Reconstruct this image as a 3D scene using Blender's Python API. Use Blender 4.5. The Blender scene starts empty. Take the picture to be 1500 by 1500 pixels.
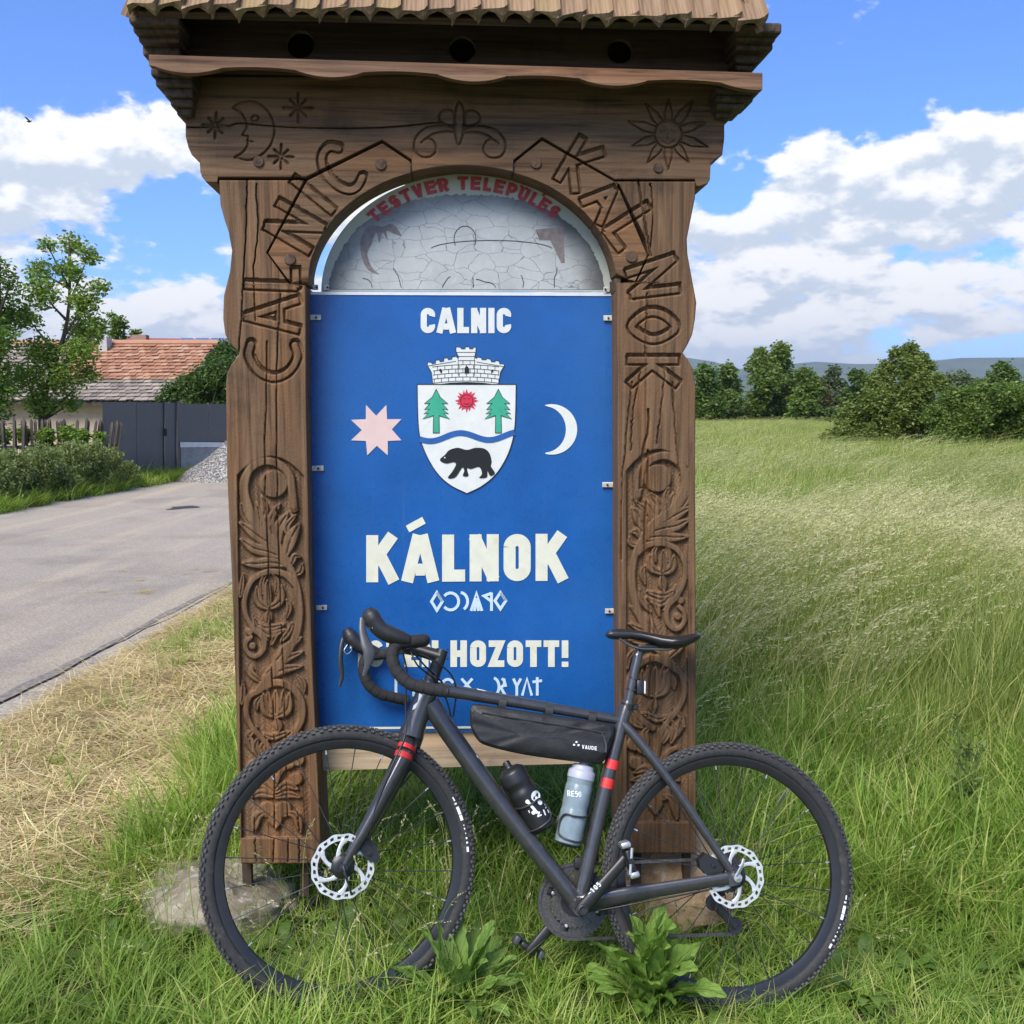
import bpy, bmesh, math, random
import numpy as np
from mathutils import Matrix, Vector, Euler
from mathutils.geometry import tessellate_polygon

random.seed(4)
rng = np.random.default_rng(11)
scn = bpy.context.scene
COL = scn.collection

# ------------------------------------------------------------------ camera
F = 1500.0                      # focal length in photograph pixels (1500 px wide)
HORIZON = 600.0
CAM_H = 1.55
PITCH = math.atan((750 - HORIZON) / F)
cam = bpy.data.cameras.new('camera')
cam.sensor_width = 36.0
cam.lens = 36.0 * F / 1500.0
cam.clip_start = 0.05
cam.clip_end = 30000
cam_o = bpy.data.objects.new('camera', cam)
COL.objects.link(cam_o)
cam_o.location = (0, 0, CAM_H)
cam_o.rotation_euler = (math.pi / 2 - PITCH, 0, 0)
scn.camera = cam_o
RC = np.array([[1, 0, 0], [0, -math.sin(PITCH), -math.cos(PITCH)], [0, math.cos(PITCH), -math.sin(PITCH)]])
EYE = np.array([0, 0, CAM_H])

def rays(px, py):
    px = np.asarray(px, float); py = np.asarray(py, float)
    d = np.stack([(px - 750) / F, (py - 750) / F, np.ones_like(px)], -1)
    return d @ RC

def unp(px, py, P0, N):
    """the point of the plane (P0, N) that stands at photograph pixel (px, py)"""
    d = rays(px, py)
    t = ((np.asarray(P0) - EYE) @ np.asarray(N)) / (d @ np.asarray(N))
    return EYE + d * t[..., None]

def atY(px, py, Y):
    return unp(px, py, (0, Y, 0), (0, 1, 0))

# ------------------------------------------------------------------ light
SUN_EL, SUN_AZ = math.radians(50), math.radians(-152)      # azimuth from +Y towards +X
SKY_STRENGTH = 0.06
sun = bpy.data.lights.new('sun', 'SUN')
sun.energy = 1.5
sun.angle = math.radians(34)
sun.color = (1.0, 0.92, 0.79)
sun_o = bpy.data.objects.new('sun', sun)
COL.objects.link(sun_o)
sun_o.location = (0, 0, 60)
_sd = Vector((math.sin(SUN_AZ) * math.cos(SUN_EL), math.cos(SUN_AZ) * math.cos(SUN_EL), math.sin(SUN_EL)))
sun_o.rotation_euler = _sd.to_track_quat('Z', 'Y').to_euler()
scn.view_settings.view_transform = 'Standard'
scn.view_settings.look = 'None'
scn.view_settings.gamma = 1
scn.view_settings.use_curve_mapping = False
scn.view_settings.exposure = 2.05

world = bpy.data.worlds.new('World')
scn.world = world
world.use_nodes = True

class NT:
    """short helper for node trees"""
    def __init__(s, nt):
        s.nt = nt; nt.nodes.clear()
    def n(s, t, **kw):
        nd = s.nt.nodes.new(t)
        for k, v in kw.items():
            if k.startswith('i_'):
                key = k[2:]
                key = int(key) if key.isdigit() else key.replace('_', ' ')
                nd.inputs[key].default_value = v
            else:
                setattr(nd, k, v)
        return nd
    def l(s, a, b):
        s.nt.links.new(a, b)
    def val(s, x, sock):
        if isinstance(x, (int, float)): sock.default_value = x
        else: s.l(x, sock)
    def m(s, op, a, b=0.0, c=0.0, clamp=False):
        nd = s.n('ShaderNodeMath', operation=op, use_clamp=clamp)
        s.val(a, nd.inputs[0]); s.val(b, nd.inputs[1]); s.val(c, nd.inputs[2])
        return nd.outputs[0]
    def smooth(s, x, lo, hi):
        nd = s.n('ShaderNodeMapRange', interpolation_type='SMOOTHSTEP')
        s.val(x, nd.inputs[0]); s.val(lo, nd.inputs[1]); s.val(hi, nd.inputs[2])
        return nd.outputs[0]
    def mix(s, fac, a, b, blend='MIX'):
        nd = s.n('ShaderNodeMix', data_type='RGBA', blend_type=blend)
        s.val(fac, nd.inputs[0])
        for x, k in ((a, 6), (b, 7)):
            if isinstance(x, tuple): nd.inputs[k].default_value = (*x[:3], 1)
            else: s.l(x, nd.inputs[k])
        return nd.outputs[2]
    def ramp(s, x, stops):
        nd = s.n('ShaderNodeValToRGB')
        e = nd.color_ramp.elements
        while len(e) < len(stops): e.new(0.5)
        for q, (p, c) in zip(e, stops):
            q.position = p; q.color = (*c, 1)
        s.l(x, nd.inputs[0])
        return nd.outputs[0]
    def noise(s, vec, scale, detail=4, rough=0.55, dist=0.0):
        nd = s.n('ShaderNodeTexNoise')
        nd.inputs['Scale'].default_value = scale
        nd.inputs['Detail'].default_value = detail
        nd.inputs['Roughness'].default_value = rough
        nd.inputs['Distortion'].default_value = dist
        if vec is not None: s.l(vec, nd.inputs['Vector'])
        return nd.outputs[0]

def build_world():
    w = NT(world.node_tree)
    sky = w.n('ShaderNodeTexSky', sky_type='NISHITA', sun_disc=False, sun_elevation=SUN_EL,
              sun_rotation=SUN_AZ, altitude=500, air_density=1.0, dust_density=0.6, ozone_density=2.2)
    tc = w.n('ShaderNodeTexCoord')
    sep = w.n('ShaderNodeSeparateXYZ')
    w.l(tc.outputs['Generated'], sep.inputs[0])
    X, Y, Z = sep.outputs
    el = w.m('ARCSINE', Z)
    az = w.m('ARCTAN2', X, Y)
    # cloud coordinates: azimuth, elevation (flattened towards the horizon)
    cb = w.n('ShaderNodeCombineXYZ')
    elq = w.m('POWER', w.m('MAXIMUM', el, 0.0), 0.8)
    w.l(az, cb.inputs[0]); w.l(w.m('MULTIPLY', elq, 1.5), cb.inputs[1]); cb.inputs[2].default_value = 3.7
    cb2 = w.n('ShaderNodeCombineXYZ')
    w.l(w.m('SUBTRACT', az, 0.008), cb2.inputs[0])
    w.l(w.m('ADD', w.m('MULTIPLY', elq, 1.5), 0.03), cb2.inputs[1]); cb2.inputs[2].default_value = 3.7
    def dens(v):
        a = w.noise(v, 5.2, 3, 0.5, 0.15)
        b = w.noise(v, 19.0, 7, 0.6, 0.1)
        return w.m('ADD', w.m('MULTIPLY', a, 0.60), w.m('MULTIPLY', b, 0.46))
    d1, d2 = dens(cb.outputs[0]), dens(cb2.outputs[0])
    def gauss(ax, ex, sa, se, k):
        p = w.m('POWER', w.m('DIVIDE', w.m('SUBTRACT', az, ax), sa), 2)
        q = w.m('POWER', w.m('DIVIDE', w.m('SUBTRACT', el, ex), se), 2)
        return w.m('MULTIPLY', w.m('EXPONENT', w.m('MULTIPLY', w.m('ADD', p, q), -1.0)), k)
    cover = w.m('MULTIPLY', w.smooth(el, 0.33, 0.17), 0.215)
    g = cover
    for a in CLOUDS:
        g = w.m('ADD', g, gauss(*a))
    mask = w.smooth(w.m('ADD', d1, g), 0.655, 0.725)
    thick = w.smooth(w.m('ADD', w.m('MULTIPLY', w.m('SUBTRACT', d2, d1), 3.4), w.m('MULTIPLY', w.m('ADD', d1, g), .85)), 0.52, 0.86)      # cloud above this point: grey belly
    ccol = w.mix(thick, (1.0, 1.0, 1.0), (0.58, 0.66, 0.77))
    ccol = w.mix(w.smooth(el, 0.10, 0.0), ccol, (0.66, 0.78, 0.93))
    skyc = w.mix(1.0, sky.outputs[0], (0.37, 0.58, 0.98), 'MULTIPLY')
    cmul = w.n('ShaderNodeVectorMath', operation='SCALE')
    w.l(ccol, cmul.inputs[0]); cmul.inputs['Scale'].default_value = CLOUD_LEVEL
    out = w.mix(mask, skyc, cmul.outputs[0])
    bg = w.n('ShaderNodeBackground')
    w.l(out, bg.inputs[0]); bg.inputs[1].default_value = SKY_STRENGTH
    o = w.n('ShaderNodeOutputWorld')
    w.l(bg.outputs[0], o.inputs[0])

CLOUD_LEVEL = 4.75
# azimuth, elevation, widths and weight of cloud heaps and of clear gaps
CLOUDS = [(-0.345, 0.245, 0.075, 0.05, 0.12), (-0.47, 0.20, 0.08, 0.045, 0.05), (-0.30, 0.185, 0.045, 0.02, -0.13), (-0.50, 0.29, 0.09, 0.04, -0.10),
          (0.42, 0.20, 0.17, 0.05, 0.12), (0.52, 0.25, 0.10, 0.045, 0.09), (0.19, 0.19, 0.03, 0.02, -0.14),
          (0.33, 0.375, 0.12, 0.010, 0.16), (0.25, 0.13, 0.1, 0.05, 0.06)]
build_world()
# ------------------------------------------------------------------ helpers: tags, meshes
def tag(o, label=None, cat=None, group=None, kind=None):
    for k, v in (('label', label), ('category', cat), ('group', group), ('kind', kind)):
        if v: o[k] = v
    return o

class Root:
    """an Empty at a thing's base; parts are built in world space and stored in its frame"""
    def __init__(s, name, loc, rot=None, label=None, cat=None, group=None, kind=None):
        s.o = bpy.data.objects.new(name, None)
        s.o.empty_display_size = 0.1
        COL.objects.link(s.o)
        M = (rot.to_4x4() if rot is not None else Matrix.Identity(4))
        M.translation = Vector(loc)
        s.o.matrix_world = M
        s.M = np.array(M); s.I = np.array(M.inverted())
        tag(s.o, label, cat, group, kind)
    def loc(s, V):
        V = np.asarray(V, float).reshape(-1, 3)
        return V @ s.I[:3, :3].T + s.I[:3, 3]

def mesh_np(name, V, Fq=None, Ft=None, smooth=False, faces=None):
    me = bpy.data.meshes.new(name)
    V = np.asarray(V, np.float32).reshape(-1, 3)
    if faces is not None:
        me.from_pydata(V.tolist(), [], faces)
    else:
        parts = []
        tot = []
        for Fx, k in ((Fq, 4), (Ft, 3)):
            if Fx is not None and len(Fx):
                parts.append(np.asarray(Fx, np.int32).ravel()); tot.append(np.full(len(Fx), k, np.int32))
        loops = np.concatenate(parts); tot = np.concatenate(tot)
        start = np.concatenate([[0], np.cumsum(tot)[:-1]]).astype(np.int32)
        me.vertices.add(len(V)); me.vertices.foreach_set('co', V.ravel())
        me.loops.add(len(loops)); me.loops.foreach_set('vertex_index', loops)
        me.polygons.add(len(tot)); me.polygons.foreach_set('loop_start', start); me.polygons.foreach_set('loop_total', tot)
        me.update(calc_edges=True)
    if smooth:
        me.polygons.foreach_set('use_smooth', np.ones(len(me.polygons), bool))
    return me

def link(name, me, mat, parent=None, M=None):
    o = bpy.data.objects.new(name, me)
    COL.objects.link(o)
    if mat is not None and len(me.materials) == 0: me.materials.append(mat)
    if parent is not None: o.parent = parent.o if isinstance(parent, Root) else parent
    if M is not None: o.matrix_local = M
    return o

def autosmooth(me, ang=40):
    bm = bmesh.new(); bm.from_mesh(me)
    for f in bm.faces: f.smooth = True
    a = math.radians(ang)
    for e in bm.edges:
        if len(e.link_faces) == 2:
            e.smooth = e.calc_face_angle(0) < a
        else:
            e.smooth = False
    bm.to_mesh(me); bm.free()

def norm(v):
    v = np.asarray(v, float)
    return v / (np.linalg.norm(v) + 1e-12)

class MB:
    def __init__(s):
        s.V = []; s.F = []; s.k = 0
    def add(s, V, Fs):
        V = np.asarray(V, float).reshape(-1, 3)
        s.V.append(V); s.F += [tuple(int(i) + s.k for i in f) for f in Fs]; s.k += len(V)
        return s
    def tube(s, P, r, seg=10, cap=True, flat=None, upv=None):
        """tube along P; r scalar or list; flat = (a, b) section scale along first/second normal"""
        P = np.asarray(P, float); n = len(P)
        r = np.asarray(r, float)
        if r.ndim and len(r) != n: r = np.interp(np.linspace(0, 1, n), np.linspace(0, 1, len(r)), r)
        r = np.broadcast_to(r, (n,))
        T = np.gradient(P, axis=0); T /= np.linalg.norm(T, axis=1)[:, None] + 1e-12
        a = np.array([0, 0, 1.0]) if upv is None else np.asarray(upv, float)
        if upv is None and abs(T[0] @ a) > .9: a = np.array([1.0, 0, 0])
        N = a - T[0] * (T[0] @ a); N = norm(N)
        V = []
        t = np.arange(seg) * 2 * math.pi / seg
        fa, fb = flat if flat is not None else (1, 1)
        for i in range(n):
            N = norm(N - T[i] * (N @ T[i])); B = np.cross(T[i], N)
            V.append(P[i] + r[i] * (fa * np.outer(np.cos(t), N) + fb * np.outer(np.sin(t), B)))
        Fs = [(i * seg + j, i * seg + (j + 1) % seg, (i + 1) * seg + (j + 1) % seg, (i + 1) * seg + j) for i in range(n - 1) for j in range(seg)]
        V = np.concatenate(V)
        if cap:
            Fs.append(tuple(range(seg))[::-1]); Fs.append(tuple((n - 1) * seg + j for j in range(seg)))
        return s.add(V, Fs)
    def box(s, c, sx, sy, sz, ax=None, bev=0.0):
        """box at c with full sizes along axes ax (rows)"""
        A = np.eye(3) if ax is None else np.asarray(ax, float)
        if bev <= 0:
            K = np.array([[x, y, z] for x in (-.5, .5) for y in (-.5, .5) for z in (-.5, .5)]) * [sx, sy, sz]
            return s.add(np.asarray(c) + K @ A, [(0, 1, 3, 2), (4, 6, 7, 5), (0, 4, 5, 1), (2, 3, 7, 6), (0, 2, 6, 4), (1, 5, 7, 3)])
        b = min(bev, sx * .45, sy * .45, sz * .45)
        bm = bmesh.new(); bmesh.ops.create_cube(bm, size=1)
        for v in bm.verts: v.co = Vector((v.co.x * sx, v.co.y * sy, v.co.z * sz))
        bmesh.ops.bevel(bm, geom=list(bm.edges), offset=b, segments=2, affect='EDGES', profile=.5)
        bm.verts.index_update()
        V = np.array([v.co[:] for v in bm.verts]); Fs = [[v.index for v in f.verts] for f in bm.faces]
        bm.free()
        return s.add(np.asarray(c) + V @ A, Fs)
    def lathe(s, prof, c, axis, seg=24, closed=False):
        """prof: (radius, height along axis) pairs"""
        ax = norm(axis); a = np.array([0, 0, 1.0]) if abs(ax[2]) < .9 else np.array([1.0, 0, 0])
        e1 = norm(np.cross(a, ax)); e2 = np.cross(ax, e1)
        t = np.arange(seg) * 2 * math.pi / seg
        V = np.concatenate([np.asarray(c) + h * ax + r * (np.outer(np.cos(t), e1) + np.outer(np.sin(t), e2)) for r, h in prof])
        n = len(prof); R = n if closed else n - 1
        Fs = [(i * seg + j, i * seg + (j + 1) % seg, ((i + 1) % n) * seg + (j + 1) % seg, ((i + 1) % n) * seg + j) for i in range(R) for j in range(seg)]
        if not closed:
            if prof[0][0] > 1e-6: Fs.append(tuple(range(seg))[::-1])
            if prof[-1][0] > 1e-6: Fs.append(tuple((n - 1) * seg + j for j in range(seg)))
        return s.add(V, Fs)
    def prism(s, front, back):
        """two matching closed loops of points"""
        n = len(front)
        tri = tessellate_polygon([[Vector(p) for p in front]])
        V = np.concatenate([front, back])
        Fs = [tuple(t) for t in tri] + [tuple(n + i for i in t[::-1]) for t in tri]
        Fs += [(i, n + i, n + (i + 1) % n, (i + 1) % n) for i in range(n)]
        return s.add(V, Fs)
    def poly(s, P):
        tri = tessellate_polygon([[Vector(p) for p in P]])
        return s.add(P, [tuple(t) for t in tri])
    def build(s, name, mat, parent=None, smooth=None, M=None, fixn=True):
        V = np.concatenate(s.V)
        if isinstance(parent, Root): V = parent.loc(V)
        elif isinstance(parent, tuple): V = parent[0].loc(V)      # (root, part)
        me = mesh_np(name, V, faces=s.F)
        if fixn:
            bm = bmesh.new(); bm.from_mesh(me); bmesh.ops.recalc_face_normals(bm, faces=bm.faces); bm.to_mesh(me); bm.free()
        if smooth: autosmooth(me, smooth)
        p = parent[1] if isinstance(parent, tuple) else parent
        return link(name, me, mat, p, M)

def curve(P, n=40, closed=False):
    """Catmull-Rom through points"""
    P = np.asarray(P, float)
    if closed: Q = np.concatenate([P[-1:], P, P[:2]])
    else: Q = np.concatenate([2 * P[:1] - P[1:2], P, 2 * P[-1:] - P[-2:-1]])
    m = len(Q) - 3
    u = np.linspace(0, m, n, endpoint=not closed); i = np.minimum(u.astype(int), m - 1); t = (u - i)[:, None]
    a, b, c, d = Q[i], Q[i + 1], Q[i + 2], Q[i + 3]
    return .5 * ((2 * b) + (c - a) * t + (2 * a - 5 * b + 4 * c - d) * t ** 2 + (3 * b - a - 3 * c + d) * t ** 3)

# ------------------------------------------------------------------ materials
MATS = {}
def mat(name, col, rough=.6, metal=0.0, var=.12, scale=30., bump=0.0, spec=.5, coat=0.0, transl=0.0, dirt=None):
    """Principled surface whose colour wanders a little with a noise"""
    if name in MATS: return MATS[name]
    m = bpy.data.materials.new(name); m.use_nodes = True
    w = NT(m.node_tree)
    tc = w.n('ShaderNodeTexCoord')
    nz = w.noise(tc.outputs['Object'], scale, 5, .6)
    lo = tuple(c * (1 - var) for c in col); hi = tuple(min(1, c * (1 + var)) for c in col)
    c = w.ramp(nz, [(.3, lo), (.7, hi)])
    if dirt:
        c = w.mix(w.smooth(w.noise(tc.outputs['Object'], dirt[1], 6, .65), dirt[2], dirt[2] + .18), c, dirt[0])
    p = w.n('ShaderNodeBsdfPrincipled')
    w.l(c, p.inputs['Base Color'])
    p.inputs['Roughness'].default_value = rough; p.inputs['Metallic'].default_value = metal
    p.inputs['Specular IOR Level'].default_value = spec; p.inputs['Coat Weight'].default_value = coat
    p.inputs['Coat Roughness'].default_value = .15
    if bump:
        b = w.n('ShaderNodeBump'); b.inputs['Strength'].default_value = .6; b.inputs['Distance'].default_value = bump
        w.l(w.noise(tc.outputs['Object'], scale * 3, 6, .6), b.inputs['Height']); w.l(b.outputs[0], p.inputs['Normal'])
    o = w.n('ShaderNodeOutputMaterial')
    w.l(p.outputs[0], o.inputs[0])
    MATS[name] = m
    return m

def wood(name, axis, dark, mid, light, rough=.72, fine=1.0):
    """weathered timber with the grain along one axis of the thing"""
    m = bpy.data.materials.new(name); m.use_nodes = True
    w = NT(m.node_tree)
    tc = w.n('ShaderNodeTexCoord')
    mp = w.n('ShaderNodeMapping'); w.l(tc.outputs['Object'], mp.inputs[0])
    sc = [70 * fine, 70 * fine, 70 * fine]; sc[axis] = 2.4 * fine
    mp.inputs['Scale'].default_value = sc
    mp2 = w.n('ShaderNodeMapping'); w.l(tc.outputs['Object'], mp2.inputs[0])
    s2 = [9., 9., 9.]; s2[axis] = 1.3
    mp2.inputs['Scale'].default_value = s2
    g = w.noise(mp.outputs[0], 1.0, 7, .65, .6)
    big = w.noise(mp2.outputs[0], 1.0, 4, .55, .3)
    spot = w.noise(tc.outputs['Object'], 7., 5, .6)
    c = w.ramp(g, [(.30, dark), (.48, mid), (.74, light)])
    c = w.mix(w.smooth(big, .45, .72), c, w.mix(1.0, c, (1.32, 1.12, .92), 'MULTIPLY'))
    c = w.mix(w.smooth(spot, .55, .75), c, w.mix(1.0, c, (.60, .62, .66), 'MULTIPLY'))
    p = w.n('ShaderNodeBsdfPrincipled'); w.l(c, p.inputs['Base Color'])
    p.inputs['Roughness'].default_value = rough
    p.inputs['Specular IOR Level'].default_value = .35
    b = w.n('ShaderNodeBump'); b.inputs['Strength'].default_value = .7; b.inputs['Distance'].default_value = .0018
    w.l(g, b.inputs['Height']); w.l(b.outputs[0], p.inputs['Normal'])
    o = w.n('ShaderNodeOutputMaterial'); w.l(p.outputs[0], o.inputs[0])
    return m

def leafmat(name, cols, transl=.45, rough=.55, patch=None, veins=False):
    """leaf or blade: colour varies per blade, per clump and in patches; light passes through"""
    m = bpy.data.materials.new(name); m.use_nodes = True
    w = NT(m.node_tree)
    geo = w.n('ShaderNodeNewGeometry'); oi = w.n('ShaderNodeObjectInfo')
    r = w.m('ADD', w.m('MULTIPLY', geo.outputs['Random Per Island'], .62), w.m('MULTIPLY', oi.outputs['Random'], .38))
    k = len(cols)
    c = w.ramp(r, [(.12 + .76 * i / (k - 1), q) for i, q in enumerate(cols)])
    if patch:
        nz = w.noise(oi.outputs['Location'], patch[1], 3, .5)
        c = w.mix(w.smooth(nz, patch[2], patch[2] + .16), c, w.mix(.65, c, patch[0]))
    vb = None
    if veins:       # pale midrib and side veins, from the leaf's own coordinates; mottled blade
        at = w.n('ShaderNodeAttribute', attribute_name='leaf_uv'); sx = w.n('ShaderNodeSeparateXYZ'); w.l(at.outputs['Vector'], sx.inputs[0])
        e = w.m('ABSOLUTE', sx.outputs[1]); rib = w.smooth(e, .13, .04)
        sv = w.smooth(w.m('SINE', w.m('ADD', w.m('MULTIPLY', sx.outputs[0], 62.0), w.m('MULTIPLY', e, -11.0))), .72, .98)
        nz2 = w.noise(at.outputs['Vector'], 9.0, 5, .6)
        c = w.mix(w.m('MULTIPLY', w.smooth(nz2, .42, .66), .55), c, w.mix(1.0, c, (.58, .66, .5), 'MULTIPLY'))
        c = w.mix(w.m('MULTIPLY', w.m('MAXIMUM', rib, w.m('MULTIPLY', sv, .35)), .6), c, (.33, .42, .14))
        bp = w.n('ShaderNodeBump'); bp.inputs['Strength'].default_value = .9; bp.inputs['Distance'].default_value = .004
        w.l(w.m('SUBTRACT', w.m('MULTIPLY', nz2, 1.2), w.m('ADD', w.m('MULTIPLY', rib, .8), w.m('MULTIPLY', sv, .5))), bp.inputs['Height']); vb = bp.outputs[0]
    d = w.n('ShaderNodeBsdfPrincipled'); w.l(c, d.inputs['Base Color'])
    if vb: w.l(vb, d.inputs['Normal'])
    d.inputs['Roughness'].default_value = rough; d.inputs['Specular IOR Level'].default_value = .3
    t = w.n('ShaderNodeBsdfTranslucent')
    w.l(w.mix(1.0, c, (1.35, 1.3, .6), 'MULTIPLY'), t.inputs[0])
    x = w.n('ShaderNodeMixShader'); x.inputs[0].default_value = transl
    w.l(d.outputs[0], x.inputs[1]); w.l(t.outputs[0], x.inputs[2])
    o = w.n('ShaderNodeOutputMaterial'); w.l(x.outputs[0], o.inputs[0])
    return m
# ------------------------------------------------------------------ the carved gate: plane and carving
S_YAW = math.radians(3.5)
S_E = np.array([math.cos(S_YAW), math.sin(S_YAW), 0])
S_N = np.array([math.sin(S_YAW), -math.cos(S_YAW), 0])
S_P = np.array([0.40, 2.90, 0.0])
def S(px, py, off=0.0):
    """point on the gate at photograph pixel (px, py), off metres behind its front face"""
    return unp(px, py, S_P - S_N * 0.0, S_N) if np.isscalar(off) and off == 0 else _S2(px, py, off)
def _S2(px, py, off):
    d = rays(px, py)
    t = ((S_P - EYE) @ S_N - np.asarray(off)) / (d @ S_N)
    return EYE + d * t[..., None]

gate = Root('carved_gate', tuple(S(677, 1265, 0.1)), Matrix.Rotation(S_YAW, 3, 'Z'),
            'tall carved brown wooden gate sign with shingled roof, arch and blue village board', 'village sign')
W_POST = wood('post_wood', 2, (.034, .020, .010), (.124, .070, .034), (.215, .131, .069))
W_BEAM = wood('beam_wood', 0, (.036, .022, .011), (.132, .077, .039), (.215, .132, .070))
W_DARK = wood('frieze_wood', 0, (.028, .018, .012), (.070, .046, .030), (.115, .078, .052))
W_EAVE = wood('eave_wood', 0, (.060, .032, .018), (.190, .105, .058), (.310, .190, .112))

def seg_dist(X, Y, P, closed=False, along=False):
    """distance of every (X, Y) to polyline P (and the position along it)"""
    P = np.asarray(P, float)
    if closed: P = np.concatenate([P, P[:1]])
    D = np.full(X.shape, 1e9); A = np.zeros(X.shape)
    L = np.concatenate([[0], np.cumsum(np.linalg.norm(np.diff(P, axis=0), axis=1))])
    for i in range(len(P) - 1):
        a, b = P[i], P[i + 1]; v = b - a; q = v @ v + 1e-12
        t = np.clip(((X - a[0]) * v[0] + (Y - a[1]) * v[1]) / q, 0, 1)
        d = np.hypot(X - a[0] - t * v[0], Y - a[1] - t * v[1])
        k = d < D
        D = np.where(k, d, D)
        if along: A = np.where(k, (L[i] + t * math.sqrt(q)) / L[-1], A)
    return (D, A) if along else D

GROOVES = []      # (polyline, half width px, depth m)
LETTERS = []      # (list of polylines, width px)
RAISED = []       # (kind, polyline, half width px)

def local(X, Y, P, m):
    P = np.asarray(P)
    return (X > P[:, 0].min() - m) & (X < P[:, 0].max() + m) & (Y > P[:, 1].min() - m) & (Y < P[:, 1].max() + m)

def carve(X, Y, region=None):
    """height (m, negative = cut in) of the carved surface at photograph pixels X, Y"""
    H = np.zeros(X.shape)
    for P, w, dep in GROOVES:
        k = local(X, Y, P, w * 3)
        if k.any():
            d = seg_dist(X[k], Y[k], P)
            H[k] = np.minimum(H[k], -dep * np.clip(1.25 - d / w, 0, 1))
    for polys, w in LETTERS:
        A = np.concatenate([np.asarray(p) for p in polys])
        k = local(X, Y, A, w * 1.6)
        if not k.any(): continue
        x, y = X[k], Y[k]
        def sd(x, y):
            o = np.full(x.shape, 1e9)
            for p in polys:
                p = np.asarray(p, float)
                if len(p) > 5: o = np.minimum(o, seg_dist(x, y, p) - w * .5); continue
                for a, c in zip(p[:-1], p[1:]):            # straight strokes have square-cut ends
                    v = c - a; L = np.hypot(*v); v = v / L; m = (a + c) / 2
                    u = np.abs((x - m[0]) * v[0] + (y - m[1]) * v[1]) - L / 2 - w * .22; q = np.abs((y - m[1]) * v[0] - (x - m[0]) * v[1]) - w * .5
                    o = np.minimum(o, np.hypot(np.maximum(u, 0), np.maximum(q, 0)) + np.minimum(np.maximum(u, q), 0))
            return o
        d = sd(x, y) + w * .5
        # the letter body lies a little low inside a cut outline; the cut has a wide bevel on its upper side
        up = sd(x - .8, y + 2.8) + w * .5
        h = -.014 * np.clip(1.25 - np.abs(d - w * .5) / 1.9, 0, 1)
        h = np.minimum(h, -.011 * ((d > w * .5) & (up < w * .5 + 1.6)))
        h = np.minimum(h, np.where(d < w * .5, -.0022, 0))
        H[k] = np.minimum(H[k], h)
    if region is not None:
        M = region(X, Y)
        R = np.zeros(X.shape)
        for kind, P, w in RAISED:
            k = local(X, Y, P, w + 3)
            if not k.any(): continue
            d, a = seg_dist(X[k], Y[k], P, along=True)
            if kind == 'stem':
                ww = w * (1 - .25 * a)
                r = np.clip((1 - d / ww) * 2.6, 0, 1) ** .75
            elif kind == 'disc':
                r = np.clip((w - d) / 2.5, 0, 1) * .85
            else:      # leaf: wide in the middle, a cut along its vein
                ww = w * np.sin(math.pi * np.clip(.12 + .80 * a, 0, 1)) + .4
                r = np.clip((1 - d / ww) * 3.0, 0, 1) ** .8 * .95
                r = r - .45 * np.clip(1 - d / 1.3, 0, 1) * (a < .93) * (r > .3)
            R[k] = np.maximum(R[k], r)
        H = np.where(M > 0, np.minimum(H, -(.0150 + .0012 * np.sin(X * 1.1 + 1.7 * np.sin(Y * .31)) * np.sin(Y * .9 + 1.3 * np.sin(X * .4))) * M * (1 - R)), H)
    return H

def wob(P, a=1.2, n=None, seed=0):
    r = np.random.default_rng(seed)
    P = curve(P, n or 14)
    return P + r.normal(0, a, P.shape) * [1, .2]

# letters round the arch
def LT(w, *polys): LETTERS.append(([np.asarray(p, float) for p in polys], w))
LT(12.5, curve([(496, 218), (482, 216), (472, 228), (473, 245), (482, 262), (497, 274), (512, 279), (524, 273), (531, 260)], 24))
LT(13, [(430, 264), (487, 310)])
LT(13, [(408, 298), (473, 335), (390, 332), (453, 369)])
LT(13, [(360, 418), (434, 421), (433, 396)])
LT(12.5, [(437, 440), (361, 465), (437, 484)], [(410, 450), (411, 477)])
LT(12.5, curve([(368, 505), (365, 522), (379, 545), (401, 554), (423, 545), (436, 523), (432, 506)], 24))
LT(13, [(852, 204), (817, 263)], [(882, 224), (838, 238), (843, 281)])
LT(12.5, [(853, 297), (899, 279), (878, 328)], [(876, 287), (888, 303)])
LT(13, [(948, 303), (889, 340), (909, 366)])
LT(13, [(919, 401), (986, 379), (926, 432), (993, 424)])
LT(13, curve([(925, 479), (940, 463), (957, 458), (975, 464), (989, 480), (974, 493), (957, 498), (940, 493)], 30, True).tolist() + [(925, 479)])
LT(13, [(921, 528), (992, 528)], [(923, 563), (955, 535), (991, 563)])

# moon, stars, scroll and sun on the beam
def GR(P, w=1.6, d=.010): GROOVES.append((np.asarray(P, float), w, d))
GR(curve([(342, 158), (352, 151), (372, 149), (392, 162), (402, 187), (398, 210), (385, 226), (366, 235), (344, 231)], 30))
GR(curve([(342, 158), (354, 166), (361, 180), (361, 188)], 10)); GR([(361, 188), (355, 198), (364, 200), (362, 207), (371, 208)], 1.2)
GR(curve([(363, 205), (362, 215), (354, 225), (344, 231)], 10))
GR(curve([(368, 173), (373, 169), (379, 171), (378, 176), (371, 178)], 12, True), 1.1)
def star(cx, cy, r, s):
    for i in range(8):
        a = i * math.pi / 4 + s; q = r * (1 if i % 2 == 0 else .78)
        GR([(cx + 3 * math.cos(a), cy + 3 * math.sin(a)), (cx + q * math.cos(a), cy + q * math.sin(a))], 2.0, .011)
star(316, 184, 19, .05); star(437, 158, 21, 0.0); star(412, 230, 18, 0.02)
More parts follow.
